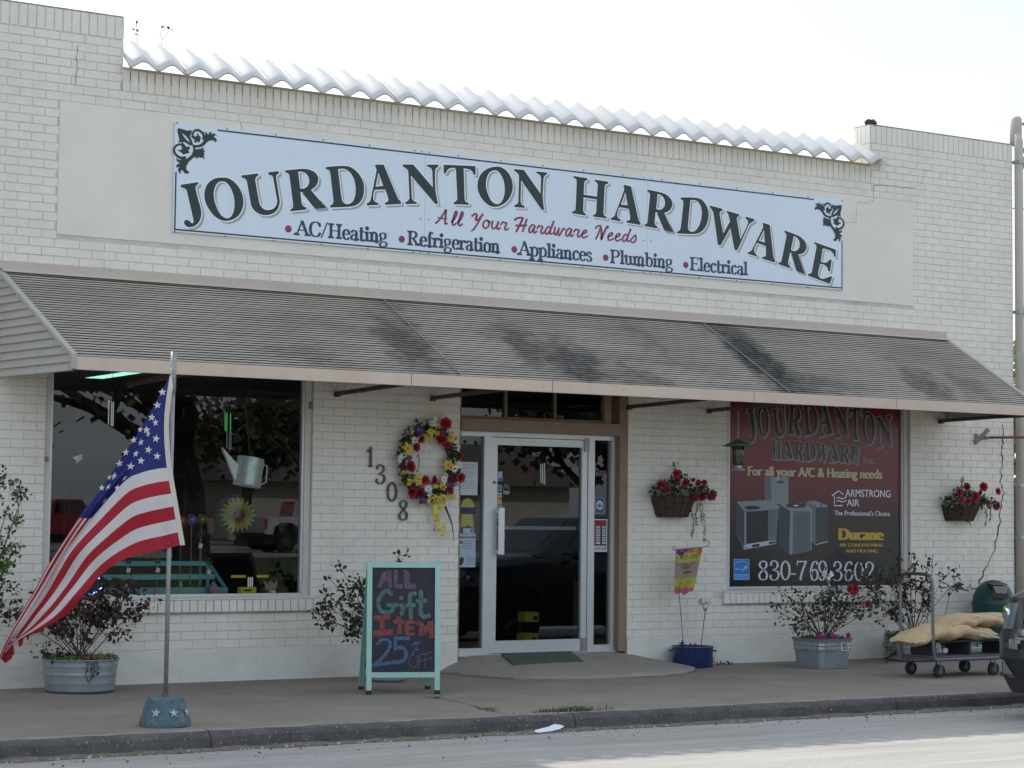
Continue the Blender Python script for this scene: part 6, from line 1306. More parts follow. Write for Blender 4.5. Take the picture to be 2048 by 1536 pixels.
# door mat
dm=thing('door_mat',(10.8,-.25,.07),'flat green ribbed door mat lying on the ramp before the door','door mat')
b=MB(); V=[];F=[]
cs=[(10.30,.03),(10.17,-.46),(10.98,-.48),(11.12,.03)]
def rampz(y): return .158 if y>0 else (lerp(.158,.095,min(1,-y/.42)) if y>-.42 else lerp(.095,.034,(-y-.42)/.5))
for j in range(9):
    for i in range(13):
        u,v=i/12,j/8; x=lerp(lerp(cs[0][0],cs[3][0],u),lerp(cs[1][0],cs[2][0],u),v); y=lerp(.0,-.45,v); V.append((x,y,rampz(y)+.016))
for j in range(8):
    for i in range(12): a=j*13+i; F.append((a,a+13,a+14,a+1))
b.add(V,F); b.add([V[8*13+i] for i in range(13)]+[(x,y,z-.02) for x,y,z in [V[8*13+i] for i in range(13)]]+[V[j*13] for j in range(9)]+[(x,y,z-.02) for x,y,z in [V[j*13] for j in range(9)]],[(i,13+i,14+i,i+1) for i in range(12)]+[(26+j,27+j,36+j,35+j) for j in range(8)])
b.build('mat_pile',mat('mat_green',(.075,.10,.075),.95,nz=(45,.5),dirt=(70,(.16,.18,.14),.6),bump=(90,1)),dm)
# ------------------------------------------------------------------ parked car (front corner in view, the rest reflected in the door glass)
suv=thing('parked_suv',(15.0,-5.36,-.118),'dark grey car at the kerb, its chrome trimmed front corner entering at the right edge','car')
body=mat('suv_paint',(.060,.068,.080),.28,metal=.6,coat=1); trim=mat('suv_black_trim',(.02,.021,.023),.5); chrome=mat('chrome',(.70,.72,.76),.12,metal=1); lens=mat('headlight_lens',(.20,.22,.24),.08,metal=.3,coat=1); autog=mat('car_glass',(.01,.014,.018),.04,coat=1,spec=.8); tyre=mat('tyre_rubber',(.018,.018,.018),.8); alloy=mat('alloy_wheel',(.32,.33,.35),.35,metal=.8)
def CP(d,y,z): return (12.42+d,-5.36+y,-.118+z)
def fr(s,z,o=0):
    sg=1 if s>=0 else -1; a=abs(s); ln=0 if z<.70 else .30*(z-.70)
    if z>.48 and z<.72: ln-=.035
    if z<.34: ln+=.10*(.34-z)/.14
    if a<.72: d=.07*(a/.72)**3; y=a; nd,ny=-1,.2*(a/.72)
    else:
        q=min(1,(a-.72)/.5)*math.pi/2; y=.72+.235*math.sin(q); d=.07+.42*(1-math.cos(q)); nd,ny=-math.cos(q),math.sin(q)
    return CP(d+ln+nd*o,sg*(y+ny*o),z)
def frgrid(b,s0,s1,z0,z1,o=0,ns=14,nz_=4,k=None,zf=None):
    V=[]
    for j in range(nz_+1):
        for i in range(ns+1):
            s=lerp(s0,s1,i/ns); a,c=(z0,z1) if zf is None else zf(s); V.append(fr(s,lerp(a,c,j/nz_),o))
    b.add(V,[(j*(ns+1)+i,j*(ns+1)+i+1,(j+1)*(ns+1)+i+1,(j+1)*(ns+1)+i) for j in range(nz_) for i in range(ns)],k)
st=[0,.12,.3,.6,1.0,1.4,1.9,2.5,3.1,3.7,4.2,4.5,4.68,4.74]
def hwid(d): return .955 if .5<d<4.3 else (.955-.10*((.5-d)/.5)**2 if d<=.5 else .955-.09*((d-4.3)/.44)**2)
def hood(d): return .99+.17*min(1,d/1.25)**.6 if d<1.3 else 1.16
b=MB(); V=[];F=[]; ring=[]
for d in st:
    w_=hwid(d); h=hood(d); fade=1
    pr=[(.0,.24),(.86*w_,.24),(.97*w_,.33),(1.0*w_,.55),(1.0*w_,.80),(.985*w_,h-.12),(.95*w_,h-.045),(.80*w_,h-.005),(.4*w_,h+.015),(0,h+.02)]
    full=[(y,z) for y,z in pr]+[(-y,z) for y,z in pr[::-1][1:-1]]
    for y,z in full: V.append(CP(d+(.42 if d<.02 else (.30 if d<.2 else 0))*(0),y,z))
    nr=len(full)
# body shell starts behind the shaped nose
for i in range(len(st)-1):
    for j in range(nr): F.append((i*nr+j,(i+1)*nr+j,(i+1)*nr+(j+1)%nr,i*nr+(j+1)%nr))
F.append(tuple((len(st)-1)*nr+j for j in range(nr)))
V=[ (x+ (max(0,.55-(x-12.42))*.75 if x<12.97 else 0),y,z) for x,y,z in V]
b.add(V,F); sb=b.build('body',body,suv,smooth=True)
b=MB(); frgrid(b,-1.22,1.22,.50,1.0,0,40,8); 
# nose top closing to the hood
V=[]; 
for i in range(41): 
    s=lerp(-1.22,1.22,i/40); p=fr(s,1.0); q=fr(s*.97,1.0); V+=[p,(max(p[0],13.0)+.0,p[1]*1+(-5.36-p[1])*.03,-.118+1.115)]
b.add(V,[(2*i,2*i+2,2*i+3,2*i+1) for i in range(40)]); b.build('front_panel',body,suv,smooth=True)
b=MB(); frgrid(b,-.56,.56,.60,.97,.008,16,4); frgrid(b,-.95,.95,.34,.50,.002,30,3); b.build('grille_mesh',trim,suv)
b=MB()
for z in (.66,.74,.82,.90): frgrid(b,-.54,.54,z,z+.022,.022,16,1)
for s_ in (-1,1):
    frgrid(b,s_*.50,s_*.62,.58,.99,.024,3,5); frgrid(b,s_*.46,s_*.52,.63,.66,.026,2,1); frgrid(b,s_*.44,s_*.52,.76,.79,.026,2,1)
frgrid(b,-.6,.6,.965,.992,.024,16,1); b.build('chrome_grille_frame',chrome,suv)
for s_ in (-1,1):
    b=MB(); frgrid(b,s_*.64,s_*1.08,.74,.98,.010,12,5,zf=lambda s:(.74+.06*max(0,abs(s)-.8),.97-.02*abs(s))); hl_=b.build('headlight',lens,suv,smooth=True)
    b=MB(); c=Vector(fr(s_*.80,.85,.004)); b.ball(c,.055,12,8,sq=(.4,1,1)); c=Vector(fr(s_*.95,.86,.004)); b.ball(c,.038,12,8,sq=(.6,1,1)); b.build('lamp_reflector',chrome,hl_,smooth=True)
    b=MB(); frgrid(b,s_*.60,s_*.78,.35,.47,.018,8,4,zf=lambda s:(.34,.34+.15*(abs(s)-.58)/.2)); b.build('bumper_fin',chrome,suv)
    b=MB(); frgrid(b,s_*.86,s_*1.2,.34,.50,.004,6,3); b.build('bumper_corner',body,suv,smooth=True)
b=MB(); frgrid(b,-1.18,1.18,.20,.335,.0,34,4); frgrid(b,-1.18,1.18,.335,.36,.02,34,1); b.build('lower_valance',trim,suv,smooth=True)
# greenhouse
gh=[(1.22,.80,1.15,0),(1.95,.66,1.62,1),(2.3,.66,1.665,1),(3.2,.66,1.665,1),(4.1,.64,1.62,1),(4.55,.72,1.16,0)]
b=MB(); V=[];F=[]
for d,w_,z,_ in gh: 
    V+=[CP(d,.90 if d<4.5 else .86,1.12),CP(d,w_,z if z<1.2 else z-.03),CP(d,w_*.85,z),CP(d,-w_*.85,z),CP(d,-w_,z if z<1.2 else z-.03),CP(d,-.90 if d<4.5 else -.86,1.12)]
for i in range(len(gh)-1):
    for j in range(5): F.append((6*i+j,6*(i+1)+j,6*(i+1)+j+1,6*i+j+1))
b.add(V,F); b.build('roof_and_pillars',body,suv,smooth=False)
b=MB()
def q4(*p): b.add([CP(*x) for x in p],[(0,1,2,3)])
q4((1.27,-.70,1.185),(1.27,.70,1.185),(1.90,.56,1.60),(1.90,-.56,1.60)); b.build('windscreen',autog,suv)
for sg in (1,-1):
    for (a0,a1,b0,b1) in ((1.62,2.62,2.08,2.60),(2.70,3.55,2.68,3.50),(3.63,4.28,3.58,4.05)):
        b=MB(); yb,yt=sg*.90,sg*.695; b.add([CP(a0,yb,1.17),CP(a1,yb,1.17),CP(b1,yt,1.60),CP(b0,yt,1.60)],[(0,1,2,3)]); b.build('side_window',autog,suv)
    b=MB(); b.add([CP(2.66,sg*.958,.35),CP(2.668,sg*.958,.35),CP(2.668,sg*.958,1.1),CP(2.66,sg*.958,1.1)],[(0,1,2,3)]); b.add([CP(1.55,sg*.958,.45),CP(1.558,sg*.958,.45),CP(1.558,sg*.958,1.1),CP(1.55,sg*.958,1.1)],[(0,1,2,3)]); b.box(12.42+2.35,12.42+2.5,-5.36+sg*.965-.008,-5.36+sg*.965+.008,.80,.83); b.build('door_line',trim,suv)
    b=MB(); b.ball(CP(1.72,sg*1.04,1.16),.10,10,7,sq=(.6,.9,.8)); b.build('wing_mirror',body,suv,smooth=True)
    for d in (.92,3.72):
        b=MB(); c=CP(d,sg*.80,.37); b.tube([(c[0],c[1]-.12*sg,c[2]),(c[0],c[1]+.13*sg,c[2])],.36,28); wh=b.build('wheel',tyre,suv)
        b=MB(); b.tube([(c[0],c[1]+.131*sg,c[2]),(c[0],c[1]+.137*sg,c[2])],.05,12)
        for k in range(5): a=k*1.2566; b.beam((c[0],c[1]+.134*sg,c[2]),(c[0]+.23*math.cos(a),c[1]+.134*sg,c[2]+.23*math.sin(a)),.05,.01,up=(0,1,0))
        P=[(c[0]+.235*math.cos(k*.2094),c[1]+.133*sg,c[2]+.235*math.sin(k*.2094)) for k in range(31)]; b.tube(P,.012,5); b.build('rim',alloy,wh)
        b=MB(); P=[CP(d+.42*math.cos(k*math.pi/14),sg*.953,.36+.42*math.sin(k*math.pi/14)) for k in range(15)]; b.tube(P,.03,6); b.add([CP(d,sg*.957,.36)]+[CP(d+.42*math.cos(k*math.pi/14),sg*.957,.36+.42*math.sin(k*math.pi/14)) for k in range(15)],[(0,k+1,k+2) for k in range(14)]); b.build('wheel_arch',trim,suv)
# ------------------------------------------------------------------ papers and stickers on the glass
def paper(name,x0,x1,z0,z1,y,m,label,cat,extra=()):
    t=thing(name,((x0+x1)/2,y,z0),label,cat); b=MB(); b.add([(x0,y,z0),(x1,y,z0),(x1,y,z1),(x0,y,z1)],[(0,1,2,3)]); b.build('sheet',m,t)
    return t
def strip(t,x0,x1,z0,z1,y,m,name='print'): b=MB(); b.add([(x0,y,z0),(x1,y,z0),(x1,y,z1),(x0,y,z1)],[(0,1,2,3)]); b.build(name,m,t)
pw=mat('paper_white',(.55,.59,.62),.7); pbl=mat('paper_blue',(.38,.46,.56),.7); ink=mat('ink_grey',(.12,.13,.15),.8); inkr=mat('ink_red',(.30,.04,.05),.8); inkb=mat('ink_blue',(.03,.12,.33),.6); inkp=mat('ink_purple',(.05,.035,.11),.8)
t=paper('notice',9.864,10.075,1.72,2.045,.112,pw,'plain white typed notice taped high in the left sidelight','notice')
b=MB()
for k in range(14):
    if k in (3,8): continue
    b.add([(9.885+.01*(k%3),.1112,2.015-k*.018),(10.05-.012*(k%4),.1112,2.015-k*.018),(10.05-.012*(k%4),.1112,2.020-k*.018),(9.885+.01*(k%3),.1112,2.020-k*.018)],[(0,1,2,3)])
b.build('typed_lines',mat('ink_faint',(.32,.36,.40),.8),t)
t=thing('ribbon_poster',(9.96,.112,1.40),'yellow rosette shaped paper ribbon with a purple band in the left sidelight','poster')
rb_=mat('rosette_yellow',(.36,.34,.10),.8); b=MB(); c=(9.965,1.60); b.poly([(c[0]+.082*(1 if i%2 else .88)*math.cos(i*math.pi/16),c[1]+.095*(1 if i%2 else .88)*math.sin(i*math.pi/16)) for i in range(32)],wall(.112)); b.poly([(9.90,1.55),(10.02,1.55),(10.04,1.40),(9.99,1.41),(9.965,1.43),(9.94,1.41),(9.885,1.40)],wall(.1122)); b.build('rosette',rb_,t)
strip(t,9.866,10.06,1.535,1.60,.1114,inkp,'purple_band'); b=MB(); sans(b,'FAMILY TREE',9.875,10.05,1.553,.028,wall(.1110)); b.build('band_lettering',rb_,t) if False else None
t=paper('auction_flyer',9.864,10.06,1.015,1.345,.112,pbl,'pale blue auction flyer with red heading low in the left sidelight','flyer')
b=MB(); sans(b,'BINGO & AUCTION',9.87,10.055,1.297,.020,wall(.1112),.0015); b.build('flyer_heading',inkr,t)
b=MB(); sans(b,'Saturday March 1, 2014',9.885,10.045,1.328,.010,wall(.1112)); 
for k in range(9):
    if k<4: b.add([(9.91,.1112,1.265-k*.022),(10.03,.1112,1.265-k*.022),(10.03,.1112,1.270-k*.022),(9.91,.1112,1.270-k*.022)],[(0,1,2,3)])
for k in range(6): b.add([(9.955,.1112,1.12-k*.016),(10.045,.1112,1.12-k*.016),(10.045,.1112,1.124-k*.016),(9.955,.1112,1.124-k*.016)],[(0,1,2,3)])
b.build('flyer_text',ink,t); b=MB(); b.poly([(9.872,1.04),(9.885,1.10),(9.90,1.12),(9.92,1.10),(9.935,1.12),(9.925,1.06),(9.90,1.03)],wall(.1111)); b.build('flyer_picture',mat('ink_dark',(.04,.04,.06),.8),t); strip(t,9.87,9.91,1.245,1.27,.1113,inkr,'flyer_photo')
t=paper('small_card',9.915,10.04,1.347,1.395,.1125,pbl,'small pale blue card above the auction flyer','card'); b=MB(); b.poly([(10.015+.016*math.cos(i*.5),1.37+.016*math.sin(i*.5)) for i in range(12)],wall(.1118)); b.build('logo',inkb,t)
# door stickers
def stk(name,x0,x1,z0,z1,base_,label,parts): 
    t=paper(name,x0,x1,z0,z1,.1135,mat('stk_'+base_[0],base_[1],.5),label,'sticker'); 
    for (a,c,d,e,m_) in parts: strip(t,a,c,d,e,.1128,mat('stk_'+m_[0],m_[1],.5))
    return t
grw=('white',(.40,.45,.48)); 
t=stk('door_sticker',10.292,10.362,1.865,1.96,('silver',(.28,.31,.33)),'topmost door sticker, grey with a blue foot and hiker figure',[(10.296,10.358,1.868,1.895,('blue',(.03,.15,.38)))]); b=MB(); b.poly([(10.30,1.90),(10.33,1.955),(10.345,1.97),(10.352,1.94),(10.335,1.90)],wall(.1127)); b.build('figure',mat('stk_white',grw[1],.5),t)
t=stk('door_sticker',10.292,10.356,1.765,1.825,grw,'green and white card sticker, second from the top on the door',[(10.298,10.350,1.772,1.818,('teal',(.06,.18,.16)))])
t=stk('door_sticker',10.292,10.356,1.70,1.752,grw,'VISA card sticker on the door glass',[]); b=MB(); sans(b,'VISA',10.300,10.348,1.720,.016,wall(.1127),.001); b.build('lettering',inkb,t); strip(t,10.294,10.354,1.703,1.712,.1127,mat('stk_amber',(.5,.33,.06),.5))
t=stk('door_sticker',10.292,10.356,1.635,1.69,('amber',(.50,.38,.12)),'yellow card sticker on the door glass, just above the PULL sticker',[]); b=MB(); b.poly([(10.335+.016*math.cos(i*.5),1.662+.016*math.sin(i*.5)) for i in range(12)],wall(.1127)); b.build('disc',mat('stk_orange',(.55,.28,.05),.5),t)
t=stk('door_sticker',10.292,10.362,1.455,1.625,('paleblue',(.26,.40,.55)),'tall blue PULL sticker above the door handle',[(10.292,10.362,1.455,1.49,('blue',(.03,.15,.38)))]); b=MB(); sans(b,'PULL',10.296,10.352,1.60,.017,wall(.1127),.001); b.build('lettering',inkb,t)
b=MB(); b.poly([(10.305,1.50),(10.325,1.58),(10.34,1.57),(10.335,1.54),(10.35,1.50),(10.338,1.50),(10.325,1.53)],wall(.1127)); b.build('figure',mat('stk_white',grw[1],.5),t)
t=thing('arch_sticker',(10.405,.113,1.74),'arched outline sticker on the door glass beside the card stickers','sticker'); am=mat('stk_lineart',(.25,.24,.22),.6)
b=MB(); b.ribbon([(10.372,1.74)]+[(10.407+.035*math.cos(math.pi-math.pi*i/10),1.79+.040*math.sin(math.pi*i/10)) for i in range(11)]+[(10.442,1.74)],.006,wall(.1135)); b.add([(10.372,.1135,1.735),(10.442,.1135,1.735),(10.442,.1135,1.772),(10.372,.1135,1.772)],[(0,1,2,3)])
for i in range(5): a=math.pi*(i+.5)/5; b.ribbon([(10.407+.010*math.cos(a),1.79+.010*math.sin(a)),(10.407+.026*math.cos(a),1.79+.030*math.sin(a))],.005,wall(.1135))
b.build('arch_print',am,t)
t=paper('nfib_sticker',10.335,10.405,1.29,1.375,.1135,mat('stk_black',(.03,.035,.03),.5),'small dark member sticker with pale letters below the push bar','sticker'); b=MB(); sans(b,'NFIB',10.343,10.397,1.335,.022,wall(.1127),.001); b.add([(10.345,.1127,1.305),(10.395,.1127,1.305),(10.395,.1127,1.312),(10.345,.1127,1.312)],[(0,1,2,3)]); b.build('lettering',mat('stk_cream',(.42,.42,.36),.5),t)
# right sidelight
t=thing('flag_sticker',(11.53,.113,1.95),'small faded stars and stripes sticker high in the right sidelight','sticker'); b=MB()
for k in range(7): b.add([(11.475,.1135,1.935+k*.009),(11.605,.1135,1.937+k*.009),(11.605,.1135,1.9415+k*.009),(11.475,.1135,1.9395+k*.009)],[(0,1,2,3)],k%2)
b.add([(11.475,.1130,1.968),(11.525,.1130,1.968),(11.525,.1130,2.0),(11.475,.1130,2.0)],[(0,1,2,3)],2); b.build('flag_print',[mat('fs_red',(.22,.05,.06),.6),mat('fs_white',(.30,.20,.22),.6),mat('fs_blue',(.03,.03,.14),.6)],t)
t=paper('emblem_sticker',11.468,11.578,1.555,1.72,.1135,mat('stk_navy',(.02,.07,.14),.5),'navy upright sticker with a white oval emblem in the right sidelight','sticker'); wht=mat('stk_bright',(.52,.56,.58),.5)
b=MB(); b.ribbon([(11.472,1.559),(11.574,1.559),(11.574,1.716),(11.472,1.716),(11.472,1.559)],.005,wall(.1129),cap=False); b.poly([(11.523+.042*math.cos(i*.35),1.64+.050*math.sin(i*.35)) for i in range(18)],wall(.1127)); b.build('emblem_oval',wht,t)
b=MB(); b.add([(11.49,.1122,1.628),(11.556,.1122,1.628),(11.556,.1122,1.645),(11.49,.1122,1.645)],[(0,1,2,3)]); b.add([(11.517,.1121,1.605),(11.529,.1121,1.605),(11.529,.1121,1.668),(11.517,.1121,1.668)],[(0,1,2,3)]); b.build('emblem_cross',inkb,t)
t=paper('hours_sign',11.443,11.62,1.165,1.50,.1135,mat('stk_bright',(.52,.56,.58),.5),'black and red opening hours sign with white boxes in the right sidelight','sign')
b=MB(); b.add([(11.445,.1129,1.19),(11.608,.1129,1.19),(11.608,.1129,1.488),(11.445,.1129,1.488)],[(0,1,2,3)]); b.build('sign_face',mat('stk_black',(.03,.035,.03),.5),t); strip(t,11.446,11.605,1.435,1.485,.1124,inkr,'red_header'); strip(t,11.446,11.475,1.235,1.434,.1124,inkr,'red_side')
b=MB(); sans(b,'HOURS',11.462,11.585,1.447,.024,wall(.1119),.001); b.build('header_lettering',mat('stk_pink',(.45,.15,.17),.6),t)
b=MB()
for k in range(7):
    for (a,c) in ((11.482,11.532),(11.556,11.602)): b.add([(a,.1124,1.245+k*.027),(c,.1124,1.245+k*.027),(c,.1124,1.264+k*.027),(a,.1124,1.264+k*.027)],[(0,1,2,3)])
b.add([(11.452,.1124,1.198),(11.600,.1124,1.198),(11.600,.1124,1.228),(11.452,.1124,1.228)],[(0,1,2,3)]); b.build('hour_boxes',wht,t)
b=MB()
for k in range(7):
    for j,(a,c) in enumerate(((11.487,11.528),(11.561,11.597))): sans(b,('8:00' if k>0 else '') if j==0 else ('5:30' if k>1 else '1:00') ,a,c,1.249+k*.027,.010,wall(.1120)) if (k>0) else None
sans(b,'Thank You',11.46,11.59,1.206,.013,wall(.1120)); b.build('hour_figures',mat('ink_dark',(.04,.04,.06),.8),t)
# ------------------------------------------------------------------ things on show inside the left window
def hang(parent,x,y,z): b=MB(); b.tube([(x,y,z),(x,y,2.97)],.0015,4); b.build('hanging_cord',mat('cord',(.2,.2,.19),.8),parent)
wc=thing('watering_can',(7.75,.38,1.77),'galvanised watering can hanging behind the left shop window','watering can')
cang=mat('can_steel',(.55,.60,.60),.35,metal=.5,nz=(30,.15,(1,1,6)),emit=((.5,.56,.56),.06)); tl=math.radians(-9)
def RW(x,z,y=.38): return (7.75+x*math.cos(tl)-z*math.sin(tl),y,1.92+x*math.sin(tl)+z*math.cos(tl))
b=MB(); V=[];F=[]; n=26; lv=16
for j in range(lv+1):
    t_=j/lv; r=.125+.006*(1-t_)+(.0035 if j in (3,5,11,12,13,14) else 0)
    for i in range(n): a=2*math.pi*i/n; p=RW(r*math.cos(a),-.15+.27*t_); V.append((p[0],.38+r*math.sin(a),p[2]))
for j in range(lv):
    for i in range(n): F.append((j*n+i,j*n+(i+1)%n,(j+1)*n+(i+1)%n,(j+1)*n+i))
F.append(tuple(range(n))); b.add(V,F); b.build('can_body',cang,wc,smooth=True)
b=MB(); p=[RW(-.125,-.13),RW(-.125,.03),RW(-.31,.16),RW(-.30,.17)]; b.add([(q[0],.36,q[2]) for q in p[:3]]+[(q[0],.40,q[2]) for q in p[:3]],[(0,1,2),(5,4,3),(0,2,5,3),(1,4,5,2)]); b.build('can_spout',cang,wc)
b=MB(); b.tube([RW(.125,.08),RW(.175,.07),RW(.19,-.08),RW(.13,-.12)],.006,6); b.build('can_handle',cang,wc)
b=MB(); b.tube([RW(-.03,.12),RW(-.03,.15),RW(0,.16),RW(.03,.15),RW(.03,.12)],.005,6); b.tube([(7.76,.38,2.06),(7.70,.38,2.5),(7.70,.38,2.97)],.012,6); b.build('can_hook',mat('dark_strap',(.03,.03,.03),.7),wc)
def chime(x,y,z0,z1,m,label,dx=(0,.03,.05),dz=(0,-.01,-.012)):
    t=thing('wind_chime',(x,y,z0),label,'wind chime','wind chimes hanging behind the glass'); 
    for i,d in enumerate(dx): b=MB(); b.tube([(x+d,y+.01*i,z0+dz[i]),(x+d-.002,y+.01*i,z1+dz[i])],.0055,6); b.build('chime_tube',m,t)
    b=MB(); b.lathe([(.001,.02),(.045,.01),(.045,0),(.001,0)],(x+.025,y,z1+.03),14); b.tube([(x+.025,y,z1+.04),(x+.025,y,2.96)],.0015,4); b.build('chime_top',black,t)
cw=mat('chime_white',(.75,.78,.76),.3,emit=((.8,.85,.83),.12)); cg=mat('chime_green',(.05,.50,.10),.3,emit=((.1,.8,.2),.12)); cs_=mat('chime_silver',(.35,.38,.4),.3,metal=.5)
chime(6.335,.30,2.30,2.52,cw,'white wind chime tubes near the left side of the shop window')
chime(7.465,.30,2.28,2.455,cg,'bright green wind chime tubes above the watering can',dx=(0,.022,.062)); chime(7.52,.42,2.10,2.26,cs_,'thin silver wind chime tubes just above the watering can',dx=(0,.03,.055,.085,.11),dz=(0,.0,-.02,-.05,-.01)) if False else None
chime(7.55,.45,2.12,2.28,cs_,'thin silver wind chime tubes just above the watering can')
t=thing('door_chime',(10.95,.30,1.85),'silver wind chime tubes hanging behind the door glass','wind chime'); 
for i,d in enumerate((0,.022,.045)): b=MB(); b.tube([(10.93+d,.30,1.86-.01*i),(10.925+d,.30,2.05+.005*i)],.0055,6); b.build('chime_tube',cw,t)
b=MB(); b.tube([(10.95,.3,2.07),(10.95,.3,2.96)],.0015,4); b.build('hanging_cord',black,t)
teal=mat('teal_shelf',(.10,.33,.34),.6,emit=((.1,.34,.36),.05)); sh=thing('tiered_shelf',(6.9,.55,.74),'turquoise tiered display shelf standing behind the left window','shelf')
for (x0,x1,y0,z0,z1) in ((6.50,7.50,.75,1.02,1.06),(6.36,7.50,.55,.90,.945),(6.25,7.54,.33,.775,.83)):
    b=MB(); b.box(x0,x1,y0,y0+.02,z0,z1); b.box(x0,x1,y0+.02,y0+.2,z1-.015,z1); b.build('shelf_board',teal,sh)
b=MB(); b.box(7.50,7.53,.75,.77,.74,1.06); b.box(7.51,7.54,.33,.35,.74,.774); b.beam((7.52,.36,.83),(7.51,.76,1.06),.02,.03); b.build('shelf_leg',teal,sh)
neon=thing('neon_sign',(6.10,.13,.78),'blue and red neon sign glowing low behind the left window, mostly behind the flag','neon sign')
nb=mat('neon_blue',(.2,.3,1),.3,emit=((.12,.22,1),6)); nr_=mat('neon_red',(1,.2,.1),.3,emit=((1,.09,.05),4))
b=MB(); cxn,czn=5.965,.875; b.tube([(cxn+.285*math.copysign(abs(math.cos(a*.1047))**.8,math.cos(a*.1047)),.13,czn+.098*math.copysign(abs(math.sin(a*.1047))**.9,math.sin(a*.1047))) for a in range(61)],.0055,6); b.build('neon_oval',nb,neon)
b=MB()
b.tube([(5.79,.13,.93),(5.77,.13,.87),(5.79,.13,.82),(5.83,.13,.82),(5.84,.13,.88),(5.82,.13,.93),(5.79,.13,.93)],.004,5); b.tube([(5.88,.13,.82),(5.88,.13,.93),(5.93,.13,.92),(5.92,.13,.88),(5.88,.13,.875)],.004,5); b.tube([(6.03,.13,.93),(5.98,.13,.93),(5.98,.13,.82),(6.03,.13,.82)],.004,5); b.tube([(6.09,.13,.83),(6.10,.13,.93),(6.13,.13,.86),(6.15,.13,.84),(6.165,.13,.93)],.004,5); b.build('neon_letters',nr_,neon)
b=MB(); b.box(5.66,6.27,.16,.18,.765,.985); b.build('neon_backing',mat('neon_back',(.02,.03,.05),.5),neon)
sf=thing('sunflower_balloon',(7.68,.5,1.4),'round balloon printed with a yellow sunflower behind the right part of the left window','balloon')
b=MB(); b.ball((7.68,.55,1.50),.20,18,10,sq=(1,.4,.95)); b.build('balloon_foil',mat('foil_green',(.03,.10,.06),.3,metal=.3),sf,smooth=True)
b=MB()
for i in range(20): a=i*.314; leaf(b,(7.68+.06*math.cos(a),.462,1.50+.05*math.sin(a)),(math.cos(a),-.02,math.sin(a)),.13,.04,0,up=Vector((0,-1,0)))
b.ball((7.69,.47,1.49),.055,10,6,1,sq=(1,.3,1)); b.build('sunflower_petals',[mat('sunf_yellow',(.36,.34,.07),.6),mat('sunf_brown',(.05,.02,.04),.8)],sf)
lab=('orange glass globe on a stick behind the left window','purple glass globe on a stick behind the left window','olive glass globe on a stick behind the left window')
for i,(x,z,c) in enumerate(((7.13,1.44,(.35,.11,.02)),(7.235,1.45,(.16,.13,.36)),(7.335,1.455,(.16,.15,.03)))):
    t=thing('globe_stake',(x,.5,.83),lab[i],'garden stake','glass globes on sticks behind the left window'); b=MB(); b.ball((x,.5,z),.055,14,9); b.build('glass_globe',mat('globe_%d'%i,c,.15,coat=1),t,smooth=True); b=MB(); b.tube([(x,.5,.85),(x,.5,z-.05)],.004,5); b.build('stick',mat('stick_pale',(.35,.34,.30),.7),t)
# small goods on the ledge
for i,(x,y,w_,h,c,nm,lb) in enumerate(((7.69,.2,.155,.10,(.50,.45,.02),'boxed_tool','yellow boxed tool on the window ledge'),(7.36,.22,.10,.16,(.28,.18,.19),'birdhouse','pink shingled birdhouse on the window ledge'),(6.50,.2,.06,.14,(.22,.26,.14),'figurine','pale frog figurine at the left end of the ledge'),(7.02,.2,.06,.16,(.26,.30,.10),'figurine','lime green figurine in the middle of the ledge'),(6.8,.22,.10,.09,(.24,.22,.19),'figurine','small wire animal figurine beside the pole'),(7.46,.2,.07,.07,(.30,.22,.22),'figurine','pink cube ornament beside the birdhouse'),(7.92,.22,.11,.17,(.30,.20,.12),'angel_ornament','straw coloured angel ornament at the right end of the ledge'))):
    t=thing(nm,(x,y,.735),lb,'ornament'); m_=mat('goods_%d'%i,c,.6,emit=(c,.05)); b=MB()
    if nm=='boxed_tool': b.box(x-w_/2,x+w_/2,y,y+.08,.736,.736+h); b.build('carton',m_,t); b=MB(); b.box(x-w_/2+.07,x+w_/2-.01,y-.002,y-.001,.75,.78); b.box(x-.05,x+.03,y-.002,y-.001,.80,.815); b.build('carton_print',black,t)
    elif nm=='birdhouse': b.box(x-.03,x+.03,y,y+.06,.736,.80); b.add([(x-.06,y-.01,.80),(x+.06,y-.01,.80),(x+.06,y+.07,.80),(x-.06,y+.07,.80),(x,y+.03,.90)],[(0,1,4),(1,2,4),(2,3,4),(3,0,4),(3,2,1,0)]); b.build('house_body',m_,t)
    elif nm=='angel_ornament': b.lathe([(.05,0),(.02,.08),(.001,.12)],(x,y,.74),10); b.ball((x,y,.87),.022,8,6); b.add([(x,y,.84),(x-.07,y,.90),(x-.05,y,.80)],[(0,1,2)]); b.add([(x,y,.84),(x+.07,y,.90),(x+.05,y,.80)],[(0,1,2)]); b.build('angel_body',m_,t); b=MB(); b.add([(x-.02,y-.03,.755),(x+.03,y-.03,.745),(x+.04,y-.03,.80),(x-.01,y-.03,.81)],[(0,1,2,3)]); b.build('price_tag',mat('tag_white',(.6,.62,.6),.7,emit=((.6,.62,.6),.05)),t)
    else: b.ball((x,y,.736+h*.3),w_*.5,9,6); b.ball((x,y,.736+h*.75),w_*.32,9,6); b.tube([(x,y,.736),(x,y,.736+h)],w_*.2,6); b.build('figurine_body',m_,t,smooth=True)
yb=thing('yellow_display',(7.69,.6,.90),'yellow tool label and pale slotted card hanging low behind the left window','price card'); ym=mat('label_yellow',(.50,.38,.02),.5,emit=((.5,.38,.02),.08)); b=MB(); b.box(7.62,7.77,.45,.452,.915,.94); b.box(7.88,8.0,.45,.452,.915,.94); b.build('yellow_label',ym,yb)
b=MB(); 
for dx in (0,.02,.04): b.box(7.79+dx,7.802+dx,.45,.452,.83,.92)
b.build('pale_slots',cw,yb)
